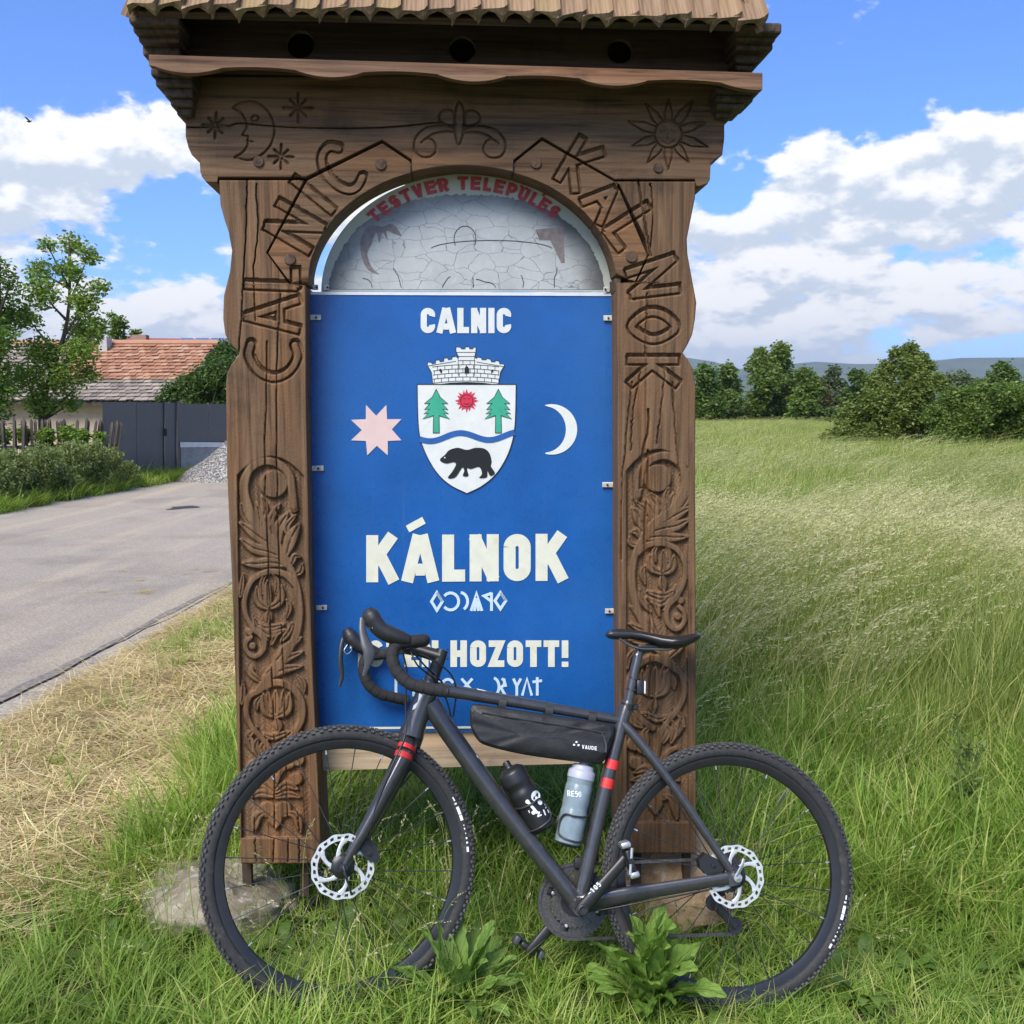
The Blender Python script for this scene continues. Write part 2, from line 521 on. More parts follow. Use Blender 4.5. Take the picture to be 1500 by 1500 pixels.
_sc = [(668, 191), (656, 184), (640, 184), (622, 189), (609, 202), (607, 218), (615, 229), (630, 230), (639, 221), (636, 208), (626, 203), (617, 209)]
_sc2 = [(668, 182), (658, 184), (646, 179), (643, 170), (650, 162), (661, 162), (667, 170)]
_sc3 = [(668, 194), (650, 193), (634, 197), (624, 204)]
for q in (_sc, _sc2, _sc3):
    q = curve(q, 34)
    GR(q); GR(np.stack([1346 - q[:, 0] + .02 * (q[:, 1] - 150), q[:, 1] + 1], 1))
GR(curve([(673, 149), (667, 165), (666, 190), (672, 213), (679, 192), (680, 165)], 26, True))
_a = np.linspace(0, 2 * math.pi, 30)
GR(np.stack([979 + 20 * np.cos(_a), 197 + 20 * np.sin(_a)], 1))
for i in range(10):
    a = -math.pi / 2 + i * math.pi / 5; r = (50, 62, 58, 61, 52, 58, 52, 56, 62, 56)[i] if i % 5 else 52
    b = .26
    GR([(979 + 20 * math.cos(a - b), 197 + 20 * math.sin(a - b)), (979 + .62 * r * math.cos(a - .17), 197 + .62 * r * math.sin(a - .17)), (979 + r * math.cos(a), 197 + r * math.sin(a)),
        (979 + .62 * r * math.cos(a + .17), 197 + .62 * r * math.sin(a + .17)), (979 + 20 * math.cos(a + b), 197 + 20 * math.sin(a + b))], 1.2)
for q in ([(967, 191), (971, 194), (976, 191)], [(983, 191), (988, 194), (992, 190)], [(979, 194), (977, 203), (981, 203)], [(971, 207), (979, 212), (987, 206)], [(966, 187), (971, 185), (976, 188)], [(983, 188), (988, 185), (993, 187)]):
    GR(q, .9, .004)
# cracks in the timber
GR(wob([(271, 187), (330, 186), (352, 181), (410, 186), (470, 188), (560, 187), (650, 179)], .35, 40, 1), 1.0, .016)
for k, q in enumerate([[(362, 264), (361, 330), (356, 420), (350, 520)], [(391, 500), (390, 600), (388, 660), (392, 800), (398, 960), (402, 1100), (401, 1262)], [(411, 430), (406, 520), (405, 600), (407, 760), (412, 900), (418, 1050), (422, 1262)],
                       [(375, 270), (378, 330), (372, 400), (374, 470)], [(437, 1180), (439, 1262)], [(372, 1160), (375, 1262)],
                       [(953, 268), (956, 300), (955, 340), (951, 375)], [(935, 264), (953, 375)], [(939, 545), (928, 600), (924, 660)], [(975, 540), (966, 620), (962, 650)],
                       [(950, 600), (949, 632), (941, 665), (938, 710), (939, 715)], [(949, 660), (948, 722), (945, 760), (946, 820), (951, 880), (953, 960), (950, 1050)], [(985, 560), (990, 640), (996, 700)],
                       [(925, 560), (912, 700), (910, 820)], [(948, 430), (945, 520)]]):
    GR(wob(q, .5, 30, k), 1.05 if k not in (7, 10, 11) else 1.7, .014)

# the scrolls of the left post, in its own pixels; the right post mirrors them
RL = []
def stem(P, w, n=30): RL.append(('stem', curve(P, n), w * 1.12))
def leaf(P, w): RL.append(('leaf', curve(P, 10), w * 1.3))
def disc(x, y, r): RL.append(('disc', np.array([(x, y), (x + .01, y)]), r))
stem([(420, 825), (402, 795), (380, 775), (363, 740), (358, 712), (366, 688), (386, 676), (408, 680), (424, 696), (428, 718), (431, 742)], 8.5, 40)
disc(401, 709, 22); disc(432, 746, 7)
for P, w in (([(404, 802), (385, 790), (366, 776), (352, 766)], 8), ([(412, 816), (392, 808), (372, 803), (353, 790)], 8), ([(418, 828), (398, 824), (376, 826), (356, 825)], 7.5), ([(398, 790), (384, 770), (377, 738)], 7),
             ([(402, 792), (396, 768), (402, 744)], 6.5), ([(408, 798), (408, 775), (421, 752)], 8), ([(420, 812), (426, 790), (438, 768)], 9), ([(428, 826), (432, 815), (440, 816)], 5)):
    leaf(P, w)
stem([(380, 1010), (408, 975), (430, 940), (439, 905), (437, 870), (428, 838), (418, 822)], 7.5, 34)          # main stem down the right
stem([(434, 858), (416, 841), (392, 838), (370, 850), (359, 875), (360, 900), (370, 920)], 5.5, 30)             # ring over the tulip
disc(366, 926, 7)
for P, w in (([(394, 892), (380, 882), (376, 860)], 6), ([(394, 892), (392, 875), (392, 850)], 6), ([(394, 892), (410, 880), (412, 858)], 6), ([(394, 895), (393, 905), (391, 915)], 6),
             ([(376, 914), (392, 920), (416, 915)], 5), ([(380, 918), (395, 930), (418, 922)], 5), ([(420, 905), (424, 890), (420, 878)], 4), ([(372, 908), (378, 925), (392, 938)], 4)):
    leaf(P, w)
stem([(372, 922), (386, 935), (386, 952), (374, 962), (362, 955), (360, 942), (368, 934)], 5, 24); disc(370, 946, 7)
for P, w in (([(402, 972), (420, 950), (441, 934)], 7), ([(392, 985), (418, 966), (443, 955)], 6), ([(385, 996), (412, 982), (442, 976)], 6.5), ([(384, 1000), (366, 985), (362, 974)], 5)):
    leaf(P, w)
disc(366, 982, 8)
stem([(380, 1012), (364, 1022), (361, 1045), (368, 1064), (384, 1082), (396, 1100), (402, 1140)], 5.5, 30)
stem([(384, 1008), (405, 1000), (428, 1008), (442, 1028), (442, 1055), (428, 1078), (408, 1092)], 6.5, 30)
for P, w in (([(404, 1050), (390, 1040), (386, 1016)], 7), ([(404, 1050), (404, 1030), (404, 1012)], 6.5), ([(404, 1050), (420, 1040), (424, 1016)], 7), ([(405, 1054), (408, 1064), (407, 1072)], 6), ([(388, 1076), (400, 1080), (424, 1072)], 5),
             ([(376, 1040), (376, 1030), (382, 1020)], 4), ([(370, 1100), (366, 1085), (362, 1076)], 6), ([(380, 1110), (374, 1095), (378, 1082)], 5)):
    leaf(P, w)
disc(436, 1112, 12); disc(434, 1141, 11)
stem([(402, 1150), (414, 1128), (428, 1122)], 5, 14); stem([(402, 1150), (388, 1128), (372, 1118), (364, 1124)], 5, 14); disc(366, 1130, 9)
for P, w in (([(402, 1160), (384, 1148), (368, 1150)], 6), ([(402, 1166), (382, 1162), (368, 1168)], 6), ([(404, 1160), (420, 1150), (436, 1156)], 6), ([(404, 1168), (424, 1164), (440, 1168)], 5)):
    leaf(P, w)
disc(393, 1186, 14); disc(415, 1186, 14); leaf([(404, 1190), (404, 1200), (404, 1212)], 10)
leaf([(372, 1218), (378, 1196), (392, 1190)], 6); leaf([(440, 1218), (434, 1196), (418, 1190)], 6)
for P, w in (([(384, 768), (388, 745), (384, 728)], 5), ([(392, 775), (398, 758), (410, 738)], 4.5), ([(366, 770), (357, 752), (353, 738)], 4.5), ([(426, 790), (420, 772), (434, 754)], 4.5), ([(430, 842), (440, 838), (443, 826)], 4), ([(356, 842), (354, 860), (352, 876)], 3.5),
             ([(412, 940), (424, 924), (428, 912)], 4.5), ([(398, 945), (404, 930), (416, 924)], 4), ([(436, 990), (444, 1000), (446, 1014)], 4), ([(356, 1000), (356, 1018), (354, 1032)], 4), ([(384, 870), (384, 852), (390, 842)], 3.5), ([(404, 870), (406, 852), (400, 842)], 3.5),
             ([(394, 1046), (394, 1030), (392, 1010)], 4), ([(414, 1046), (414, 1030), (416, 1010)], 4), ([(424, 1090), (436, 1084), (442, 1072)], 5), ([(376, 1066), (366, 1076), (360, 1090)], 4), ([(392, 1110), (384, 1096), (392, 1084)], 5), ([(416, 1112), (420, 1098), (412, 1090)], 5)):
    leaf(P, w)
_ly = [640, 665, 708, 745, 830, 895, 960, 1035, 1112, 1190, 1265]
_ry = [630, 657, 700, 728, 790, 843, 920, 1003, 1090, 1165, 1255]
def mirror(P):
    return np.stack([965 - (P[:, 0] - 399) * .97, np.interp(P[:, 1], _ly, _ry)], 1)
RRt = [(k, mirror(P), w) for k, P, w in RL]

def region_l(X, Y):
    d = np.minimum.reduce([X - (347 + (Y - 700) * .012), (446 + (Y - 700) * .022) - X, Y - (668 + (X - 396) ** 2 * .012), 1228 - Y])
    return np.clip(d / 2.2, 0, 1)
def region_r(X, Y):
    d = np.minimum.reduce([X - (917 + (Y - 700) * .002), 1009 - X, Y - (658 + (X - 965) ** 2 * .014), 1205 - Y])
    return np.clip(d / 2.2, 0, 1)

def relief(name, PX, PY, mat_, depth, region=None, raised=(), label=None, rough=.0006):
    """a carved piece: grid of pixels -> front surface with its carving, sides running back"""
    RAISED[:] = list(raised)
    nr, nc = PX.shape
    H = carve(PX, PY, region)
    H = H + rng.normal(0, rough * .35, H.shape)
    off = -H
    off[0, :] += .003; off[-1, :] += .003; off[:, 0] += .003; off[:, -1] += .003      # worn edges
    Vf = _S2(PX, PY, off)
    idx = np.arange(nr * nc).reshape(nr, nc)
    q = np.stack([idx[:-1, :-1], idx[1:, :-1], idx[1:, 1:], idx[:-1, 1:]], -1).reshape(-1, 4)
    ring = np.concatenate([idx[0, :], idx[1:, -1], idx[-1, -2::-1], idx[-2:0:-1, 0]])
    V = Vf.reshape(-1, 3)
    B = V[ring] - S_N * depth
    m = len(ring); b0 = len(V); j = np.arange(m); k = (j + 1) % m
    sk = np.stack([ring[j], ring[k], b0 + k, b0 + j], -1)
    V = gate.loc(np.concatenate([V, B]))
    me = mesh_np(name, V, np.concatenate([q, sk]))
    sm = np.zeros(len(me.polygons), bool); sm[:len(q)] = True
    me.polygons.foreach_set('use_smooth', sm)
    o = link(name, me, mat_, gate)
    if label: o['label'] = label
    return o

def rows(yl, xl_pts, xr_pts, nc):
    xl = np.interp(yl, *zip(*xl_pts)); xr = np.interp(yl, *zip(*xr_pts))
    u = np.linspace(0, 1, nc)
    return xl[:, None] + (xr - xl)[:, None] * u, np.repeat(yl[:, None], nc, 1)

LX = [(263, 321), (300, 323), (322, 329), (340, 335), (367, 340), (397, 337), (433, 328), (467, 327), (490, 330), (505, 339), (517, 352), (524, 347), (534, 339), (546, 333), (562, 331), (700, 333), (850, 340), (1000, 345), (1265, 353)]
LXR = [(264, 446), (370, 390), (416, 423), (418, 448), (600, 449), (850, 454), (1000, 459), (1100, 464), (1265, 472)]
RX = [(264, 1019), (290, 1018), (310, 1014), (350, 1006), (372, 1007), (400, 1012), (443, 1020), (467, 1018), (490, 1014), (505, 1007), (517, 1000), (526, 1007), (540, 1015), (567, 1019), (700, 1018), (900, 1019), (1250, 1020)]
RXL = [(266, 899), (270, 907), (350, 946), (376, 950), (413, 933), (415, 903), (600, 905), (800, 905), (1000, 907), (1250, 911)]
_y = np.concatenate([np.linspace(264, 1265, 850)])
relief('post', *rows(_y, LX, LXR, 106), W_POST, .19, region_l, RL)
_y = np.linspace(266, 1250, 840)
relief('post', *rows(_y, RX, RXL, 100), W_POST, .19, region_r, RRt)
# lintel beam with its stepped ends and the arch cut into it
arch = lambda x: 418 - 175 * np.sqrt(np.clip(1 - ((x - 677) / 226.0) ** 2, 0, 1))
_bx = [272, 276, 281, 287, 292.5, 293.5, 296, 303, 318, 319, 448, 560, 603, 604]
_by = [200, 216, 227, 233, 237, 252, 259, 268, 268, 260, 260, 205, 234, 252]
_b2x = [751, 752, 794, 900, 1018, 1020, 1024, 1036, 1040, 1041, 1049, 1058, 1061]
_b2y = [252, 235, 201, 263, 263, 273, 274, 270, 263, 239, 233, 227, 203]
_x = np.unique(np.concatenate([np.linspace(272, 1061, 760), _bx, _b2x]))
_yb = np.where(_x <= 604, np.interp(_x, _bx, _by), np.where(_x >= 751, np.interp(_x, _b2x, _b2y), arch(_x)))
_u = np.linspace(0, 1, 112)[:, None]
_top = 112 + 0 * _x
relief('beam', np.repeat(_x[None], 112, 0), _top + (_yb - _top) * _u, W_BEAM, .17)
def brace(outer, inner):
    (s, ox, oy), (t, ix, iy) = zip(*outer), zip(*inner)
    u = np.linspace(0, 1, 240)
    OX, OY = np.interp(u, s, ox), np.interp(u, s, oy)
    IX = np.interp(u, t, ix); IY = np.interp(u, t, iy)
    IY = np.where(IY < 417, arch(IX), IY)
    v = np.linspace(0, 1, 100)
    return OX[:, None] + (IX - OX)[:, None] * v, OY[:, None] + (IY - OY)[:, None] * v
W_BRACE = wood('brace_wood', 0, (.036, .022, .011), (.130, .074, .036), (.215, .131, .069))
relief('brace', *brace([(0, 427, 416), (.16, 393, 371), (.5, 450, 265), (.86, 560, 210), (.985, 600.5, 237), (1, 601.5, 240)],
                       [(0, 452, 417), (.16, 456, 390), (.5, 500, 310), (.86, 572, 265), (.985, 601, 253), (1, 601.5, 252.6)]), W_BRACE, .12)
relief('brace', *brace([(0, 930, 413), (.16, 948, 374), (.5, 903, 268), (.86, 794, 206), (.985, 755, 237), (1, 754, 240)],
                       [(0, 902, 414), (.16, 896, 380), (.5, 850, 305), (.86, 785, 266), (.985, 755, 253.6), (1, 754, 253.2)]), W_BRACE, .12)
# dark blocking behind the joints of the braces
for x in (602, 753):
    b = MB(); q = np.array([S(x - 12, 238, 0), S(x + 12, 238, 0), S(x + 12, arch(x + 12) - 2.0, 0), S(x, arch(x) - 2.0, 0), S(x - 12, arch(x - 12) - 2.0, 0)]) - S_N * .006
    b.prism(q, q - S_N * .155); b.build('joint_block', W_DARK, gate)
b = MB(); q = np.array([S(901.5, 407, 0), S(910, 407, 0), S(910, 425, 0), S(902.5, 425, 0)]) - S_N * .012
b.prism(q, q - S_N * .16); b.build('joint_block', W_DARK, gate)
# pegs
W_PEG = wood('peg_wood', 1, (.030, .020, .013), (.085, .055, .034), (.140, .094, .060))
for x, y, r in ((558, 241, 8), (425, 380, 8), (379, 237, 7.5), (785, 239, 8), (925, 376, 8.5), (964, 246, 7)):
    b = MB(); R = r / F * 2.9
    b.lathe([(R, -.02), (R, .003), (R * .9, .0055), (0, .006)], S(x, y), S_N, 18)
    b.build('peg', W_PEG, gate, 30)
# short iron pegs that hold the left post over its stone
M_IRON = mat('rusty_iron', (.07, .045, .032), .8, .3, .3, 60)
for x0, x1 in ((356, 369), (440, 452), (925, 938), (1000, 1010)):
    b = MB(); a, c = S(x0, 1262, .06), S(x1, 1262, .06)
    b.box((a + c) / 2 - [0, 0, .03], np.linalg.norm(c - a), .03, .14, [S_E, -S_N, [0, 0, 1]])
    b.build('post_foot', M_IRON, gate)

# ---- frieze box with three round holes
def plate_with_holes(name, x0, x1, ytop, ybot, holes, off, thick, mat_):
    b = MB()
    cuts = [x0] + [(holes[i][0] + holes[i + 1][0]) / 2 for i in range(len(holes) - 1)] + [x1]
    for (cx, cy, r), a, c in zip(holes, cuts[:-1], cuts[1:]):
        t = np.linspace(0, 2 * math.pi, 33)[:-1] + math.pi / 4
        yt, yb_ = ytop(cx), ybot(cx)
        inner = np.stack([cx + r * np.cos(t), cy + r * np.sin(t)], 1)
        out = []
        for q in t:
            dx, dy = math.cos(q), math.sin(q)
            s = min(((c - cx) if dx > 0 else (a - cx)) / dx if abs(dx) > 1e-6 else 1e9, ((yb_ - cy) if dy > 0 else (yt - cy)) / dy if abs(dy) > 1e-6 else 1e9)
            X = cx + s * dx; Y = cy + s * dy
            Y = ytop(X) if abs(Y - yt) < 1e-6 else (ybot(X) if abs(Y - yb_) < 1e-6 else Y)
            out.append((X, Y))
        for i in (np.argmin([np.hypot(p[0] - u, p[1] - v) for p in out]) for u, v in ((a, yt), (c, yt), (a, yb_), (c, yb_))):
            pass
        for u in (a, c):
            for vv in (yt, yb_):
                i = int(np.argmin([np.hypot(p[0] - u, p[1] - vv) for p in out])); out[i] = (u, ytop(u) if vv == yt else ybot(u))
        out = np.array(out)
        I, O = S(inner[:, 0], inner[:, 1], off), S(out[:, 0], out[:, 1], off)
        I2 = I - S_N * thick
        n = 32
        b.add(np.concatenate([I, O, I2]), [(i, (i + 1) % n, n + (i + 1) % n, n + i) for i in range(n)] + [(i, 2 * n + i, 2 * n + (i + 1) % n, (i + 1) % n) for i in range(n)])
    return b.build(name, mat_, gate, fixn=False)
HOLES = [(440, 65, 20.5), (677, 72, 19.5), (908, 75, 18.5)]
FR = .02
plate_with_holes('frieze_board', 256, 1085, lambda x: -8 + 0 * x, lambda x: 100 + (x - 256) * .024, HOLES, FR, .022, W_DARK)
b = MB()
for x0, x1, y0, y1 in ((258, 1083, 6, 110),):
    A = S(x0, y0, FR + .20); B = S(x1, y0, FR + .20)
    lo = S(x0, y1, FR + .20)
    b.box((A + B) / 2 - [0, 0, (A - lo)[2] / 2], np.linalg.norm(B - A), .02, (A - lo)[2], [S_E, -S_N, [0, 0, 1]])
    for P in (S(258, 50, FR + .115), S(1083, 60, FR + .115)):
        b.box(P, .02, .19, .21, [S_E, -S_N, [0, 0, 1]])
b.build('frieze_box', W_DARK, gate)
# a beam top plate that closes the frieze box and carries it
b = MB(); A, B = S(275, 112, 0.005), S(1062, 116, 0.005)
b.box((A + B) / 2 - S_N * .08 + [0, 0, .012], np.linalg.norm(B - A), .20, .03, [S_E, -S_N, [0, 0, 1]])
b.build('top_plate', W_DARK, gate)

# ---- scalloped board under the frieze
def scallop():
    x = np.linspace(218, 1117, 361)
    ph = ((x - 223) / 104.0)
    top = 80 + (x - 218) * .0297
    wave = np.abs(np.sin(math.pi * ph)) ** .8
    alt = np.where((np.floor(ph) % 2) == 0, wave, -.25 * wave + .1)
    bot = top + 15 + 10 * alt
    return x, top, bot
_sx, _st, _sb = scallop()
OB = -.135
T, Bm = S(_sx, _st, OB), S(_sx, _sb, OB)
n = len(_sx); bk = -S_N * .026
V = np.concatenate([T, Bm, T + bk, Bm + bk])
Fs = []
for i in range(n - 1):
    Fs += [(i, n + i, n + i + 1, i + 1), (2 * n + i, 2 * n + i + 1, 3 * n + i + 1, 3 * n + i), (i, i + 1, 2 * n + i + 1, 2 * n + i), (n + i, 3 * n + i, 3 * n + i + 1, n + i + 1)]
Fs += [(0, 2 * n, 3 * n, n), (n - 1, 2 * n - 1, 4 * n - 1, 3 * n - 1)]
b = MB(); b.add(V, Fs); b.build('scalloped_board', W_EAVE, gate)
# sloped boarding from the scalloped board back to the beam, and its top
b = MB()
for (xa, ya, oa), (xb, yb_, ob) in (((224, 84, OB + .03), (1110, 110, OB + .03)),):
    P = [S(xa, ya, oa), S(xb, yb_, oa)]
    Q = [P[0] - S_N * .15 + [0, 0, .035], P[1] - S_N * .15 + [0, 0, .035]]
    dn = np.array([0, 0, -.018])
    b.add(np.array([P[0], P[1], Q[1], Q[0], P[0] + dn, P[1] + dn, Q[1] + dn, Q[0] + dn]), [(0, 1, 2, 3), (4, 5, 6, 7), (0, 1, 5, 4), (1, 2, 6, 5), (2, 3, 7, 6), (3, 0, 4, 7)])
b.build('ledge_board', W_DARK, gate)
# stepped corbel boards at both ends of the beam
def corbel(pts):
    for k, (x0, x1, y0, y1, o0) in enumerate(pts):
        b = MB(); A, B, C = S(x0, y0, o0), S(x1, y0, o0), S(x0, y1, o0)
        h = (A - C)[2]
        b.box((A + B) / 2 - [0, 0, h / 2] - S_N * .06, np.linalg.norm(B - A), .12, h, [S_E, -S_N, [0, 0, 1]], bev=.006)
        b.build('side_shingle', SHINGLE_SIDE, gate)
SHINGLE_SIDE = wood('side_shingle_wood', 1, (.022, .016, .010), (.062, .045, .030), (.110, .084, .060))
corbel([(220, 282, 99, 112, -.09), (227, 282, 113, 127, -.075), (240, 282, 128, 142, -.06), (249, 282, 143, 156, -.045), (258, 281, 157, 169, -.03)])
corbel([(1050, 1113, 127, 137, -.09), (1050, 1104, 138, 149, -.075), (1050, 1091, 150, 160, -.06), (1050, 1074, 161, 172, -.03)])
corbel([(188, 262, 22, 35, -0.16), (194, 262, 36, 48, -0.13), (202, 262, 49, 62, -0.10), (208, 262, 63, 82, -0.06)])
corbel([(1078, 1146, 32, 48, -0.16), (1078, 1137, 49, 60, -0.13), (1078, 1133, 61, 73, -0.10), (1078, 1116, 74, 92, -0.06), (1078, 1106, 93, 103, -0.04)])

# ---- shingled roof
def shingle_wood():
    m = wood('shingle_wood', 1, (.095, .058, .034), (.240, .158, .094), (.390, .285, .190), .85, .8)
    w = NT.__new__(NT); w.nt = m.node_tree
    p = [q for q in w.nt.nodes if q.type == 'BSDF_PRINCIPLED'][0]
    src = p.inputs['Base Color'].links[0].from_socket
    oi = w.n('ShaderNodeObjectInfo'); tc = w.n('ShaderNodeTexCoord')
    nz = w.noise(tc.outputs['Object'], 9, 5, .65)
    k = w.smooth(w.m('ADD', w.m('MULTIPLY', nz, .6), w.m('MULTIPLY', oi.outputs['Random'], .5)), .56, .74)
    c = w.mix(w.m('MULTIPLY', k, .38), src, (.170, .145, .055))          # lichen and moss
    c = w.mix(.5, c, w.mix(1.0, c, w.ramp(oi.outputs['Random'], [(0, (.7, .68, .66)), (1, (1.35, 1.3, 1.2))]), 'MULTIPLY'))
    w.l(c, p.inputs['Base Color'])
    return m
W_SHINGLE = shingle_wood()
E_L, E_R = S(190, 12, -.19), S(1119, 36, -.19)
E_L[2] = E_R[2] = (E_L[2] + E_R[2]) / 2 + .0
PITCHR = math.radians(52)
UP = -S_N * math.cos(PITCHR) + np.array([0, 0, 1]) * math.sin(PITCHR)
NRM = S_N * math.sin(PITCHR) + np.array([0, 0, 1]) * math.cos(PITCHR)
def shingle_mesh(seed, w, L=.36):
    r = random.Random(seed)
    # section across the shingle: hollow below, one lip curling up
    top = [(-.5, .006), (-.3, .010), (-.05, .012), (.2, .013), (.38, .018), (.5, .027)]
    bot = [(.5, .014), (.44, -.004), (.36, -.020), (.25, -.012), (.05, .0), (-.15, .002), (-.32, -.006), (-.42, -.020), (-.5, -.026)]
    q_ = r.uniform(.45, 1.25); sec = [(x * w, z) for x, z in top] + [(x * w + r.uniform(-.002, .002), (z * q_ if z < 0 else z)) for x, z in bot]
    V = []; n = len(sec)
    for t, s in ((0, 1), (.012, 1.0), (L, .55)):
        for x, z in sec:
            y = t + (.006 * math.sin(x * 40 + seed) + .004 * r.random() if t == 0 else 0)
            V.append((x, y - (.010 * abs(x / w) if t == 0 else 0), z * s))
    Fs = [tuple(range(n))] + [(i * n + j, i * n + (j + 1) % n, (i + 1) * n + (j + 1) % n, (i + 1) * n + j) for i in range(2) for j in range(n)]
    me = mesh_np('shingle', V, faces=Fs)
    bm = bmesh.new(); bm.from_mesh(me); bmesh.ops.recalc_face_normals(bm, faces=bm.faces); bm.to_mesh(me); bm.free()
    me.materials.append(W_SHINGLE)
    return me
SH = [shingle_mesh(k, .0855) for k in range(10)]
def lay(p, ex, ey, ez, k, sx=1.0):
    M = np.eye(4); M[:3, 0] = ex * sx; M[:3, 1] = ey; M[:3, 2] = ez; M[:3, 3] = p
    link('shingle', SH[k], None, gate, Matrix((gate.I @ M).tolist()))
r_ = random.Random(3)
NSH = 24
span = np.linalg.norm(E_R - E_L)
for c in range(5):
    inset = c * .19 * math.cos(PITCHR) * .55
    k_ = NSH - (c * 1)
    for i in range(k_):
        p = E_L + S_E * (inset + (span - 2 * inset) * (i + .5) / k_) + UP * (c * .19 + r_.uniform(-.007, .007)) + NRM * (.004 + c * .016 + r_.uniform(0, .004))
        a = r_.uniform(-.02, .02)
        ex = S_E * math.cos(a) + UP * math.sin(a); ey = UP * math.cos(a) - S_E * math.sin(a)
        lay(p, ex, ey, NRM, r_.randrange(10), (span - 2 * inset) / k_ / .0855 * 1.12)
# hip ends: courses of shingles that fall to the left and to the right
for side, E0 in ((-1, E_L), (1, E_R)):
    out = S_E * side
    up = -out * math.cos(PITCHR + .25) + np.array([0, 0, 1]) * math.sin(PITCHR + .25)
    nr = out * math.sin(PITCHR + .25) + np.array([0, 0, 1]) * math.cos(PITCHR + .25)
    for c in range(5):
        for i in range(9 - c):
            p = E0 - S_N * (.03 + .02 * c + (i + .5) * .085 + c * .04) + up * (c * .19) + nr * (.004 + c * .016) + [0, 0, -.012]
            ex = np.cross(up, nr)
            lay(p, ex, up, nr, r_.randrange(10), 1.1)
# roof deck: thin boards right under the shingles, and a ridge
for nm, P0, ex, uu, hh in (('front', E_L, E_R - E_L, UP, .82),):
    b = MB(); A, B = P0 + norm(ex) * .015 + UP * .012 - NRM * .012, P0 + ex - norm(ex) * .015 + UP * .012 - NRM * .012
    C, D = B - norm(ex) * .30 + uu * hh, A + norm(ex) * .30 + uu * hh; t = -NRM * .018
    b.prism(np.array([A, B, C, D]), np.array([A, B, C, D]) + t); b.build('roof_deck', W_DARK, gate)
    back = D - S_N * .34; b2 = C - S_N * .34
    b = MB(); E0, E1 = A - S_N * 1.0, B - S_N * 1.0
    q = np.array([E0, E1, C - S_N * .02, D - S_N * .02]); b.prism(q, q - NRM * .018); b.build('roof_deck', W_DARK, gate)
    for s_, P, T in ((-1, (A, E0), D), (1, (B, E1), C)):
        b = MB(); q = np.array([P[0], P[1], T]); b.prism(q, q - S_E * s_ * .018 - [0, 0, .004]); b.build('roof_deck', W_DARK, gate)
# ------------------------------------------------------------------ boards inside the gate
PO = .10
def blue_paint():
    m = bpy.data.materials.new('blue_print'); m.use_nodes = True
    w = NT(m.node_tree); tc = w.n('ShaderNodeTexCoord')
    a = w.noise(tc.outputs['Object'], 3.5, 6, .6); b_ = w.noise(tc.outputs['Object'], 40, 4, .7)
    c = w.ramp(a, [(.3, (.008, .080, .280)), (.7, (.011, .108, .380))])
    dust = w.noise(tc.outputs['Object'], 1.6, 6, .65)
    mps = w.n('ShaderNodeMapping'); mps.inputs['Scale'].default_value = (34, 1, 1.6); w.l(tc.outputs['Object'], mps.inputs[0])
    stk = w.noise(mps.outputs[0], 1.0, 5, .6)
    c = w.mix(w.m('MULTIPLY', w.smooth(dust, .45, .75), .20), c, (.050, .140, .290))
    c = w.mix(w.m('MULTIPLY', w.smooth(stk, .60, .80), .16), c, (.12, .18, .28))
    c = w.mix(w.m('MULTIPLY', w.smooth(b_, .6, .85), .30), c, (.06, .14, .34))
    p = w.n('ShaderNodeBsdfPrincipled'); w.l(c, p.inputs['Base Color'])
    w.l(w.ramp(b_, [(.3, (.22,) * 3), (.8, (.42,) * 3)]), p.inputs['Roughness'])
    p.inputs['Specular IOR Level'].default_value = .45
    o = w.n('ShaderNodeOutputMaterial'); w.l(p.outputs[0], o.inputs[0])
    return m
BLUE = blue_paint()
WHITE = mat('print_white', (.66, .69, .66), .4, var=.06, scale=25, dirt=((.60, .60, .45), 18, .56))
CREAM = mat('print_cream', (.66, .67, .55), .4, var=.07, scale=25, dirt=((.62, .60, .42), 22, .52))
PINK = mat('print_pink', (.66, .50, .47), .4, var=.05, scale=30)
GREEN = mat('print_green', (.04, .36, .22), .4)
RED = mat('print_red', (.60, .03, .07), .4)
BLACK = mat('print_black', (.012, .013, .014), .4)
RIVER = mat('print_river_blue', (.02, .10, .33), .4)
RUNE = mat('print_pale_blue', (.52, .66, .74), .4, var=.05)
ALU = mat('sign_edge_metal', (.72, .74, .75), .45, .2, .06)
bp = MB()
c4 = [(453, 428), (901, 430), (904, 1071), (464, 1071)]
fr = np.array([S(x, y, PO) for x, y in c4])
bp.prism(fr, fr - S_N * .012)
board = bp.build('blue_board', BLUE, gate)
def onboard(P, k): return S(np.asarray(P)[:, 0], np.asarray(P)[:, 1], PO - .0016 - .0003 * k)
def flat(name, polys, mat_, k=0, parent=None):
    """flat print: polygons in photograph pixels laid on the blue board"""
    b = MB()
    for j, P in enumerate(polys):
        b.poly(onboard(P, k + .04 * (j % 6)))
    o = b.build(name, mat_, (gate, parent or board), fixn=False)
    return o
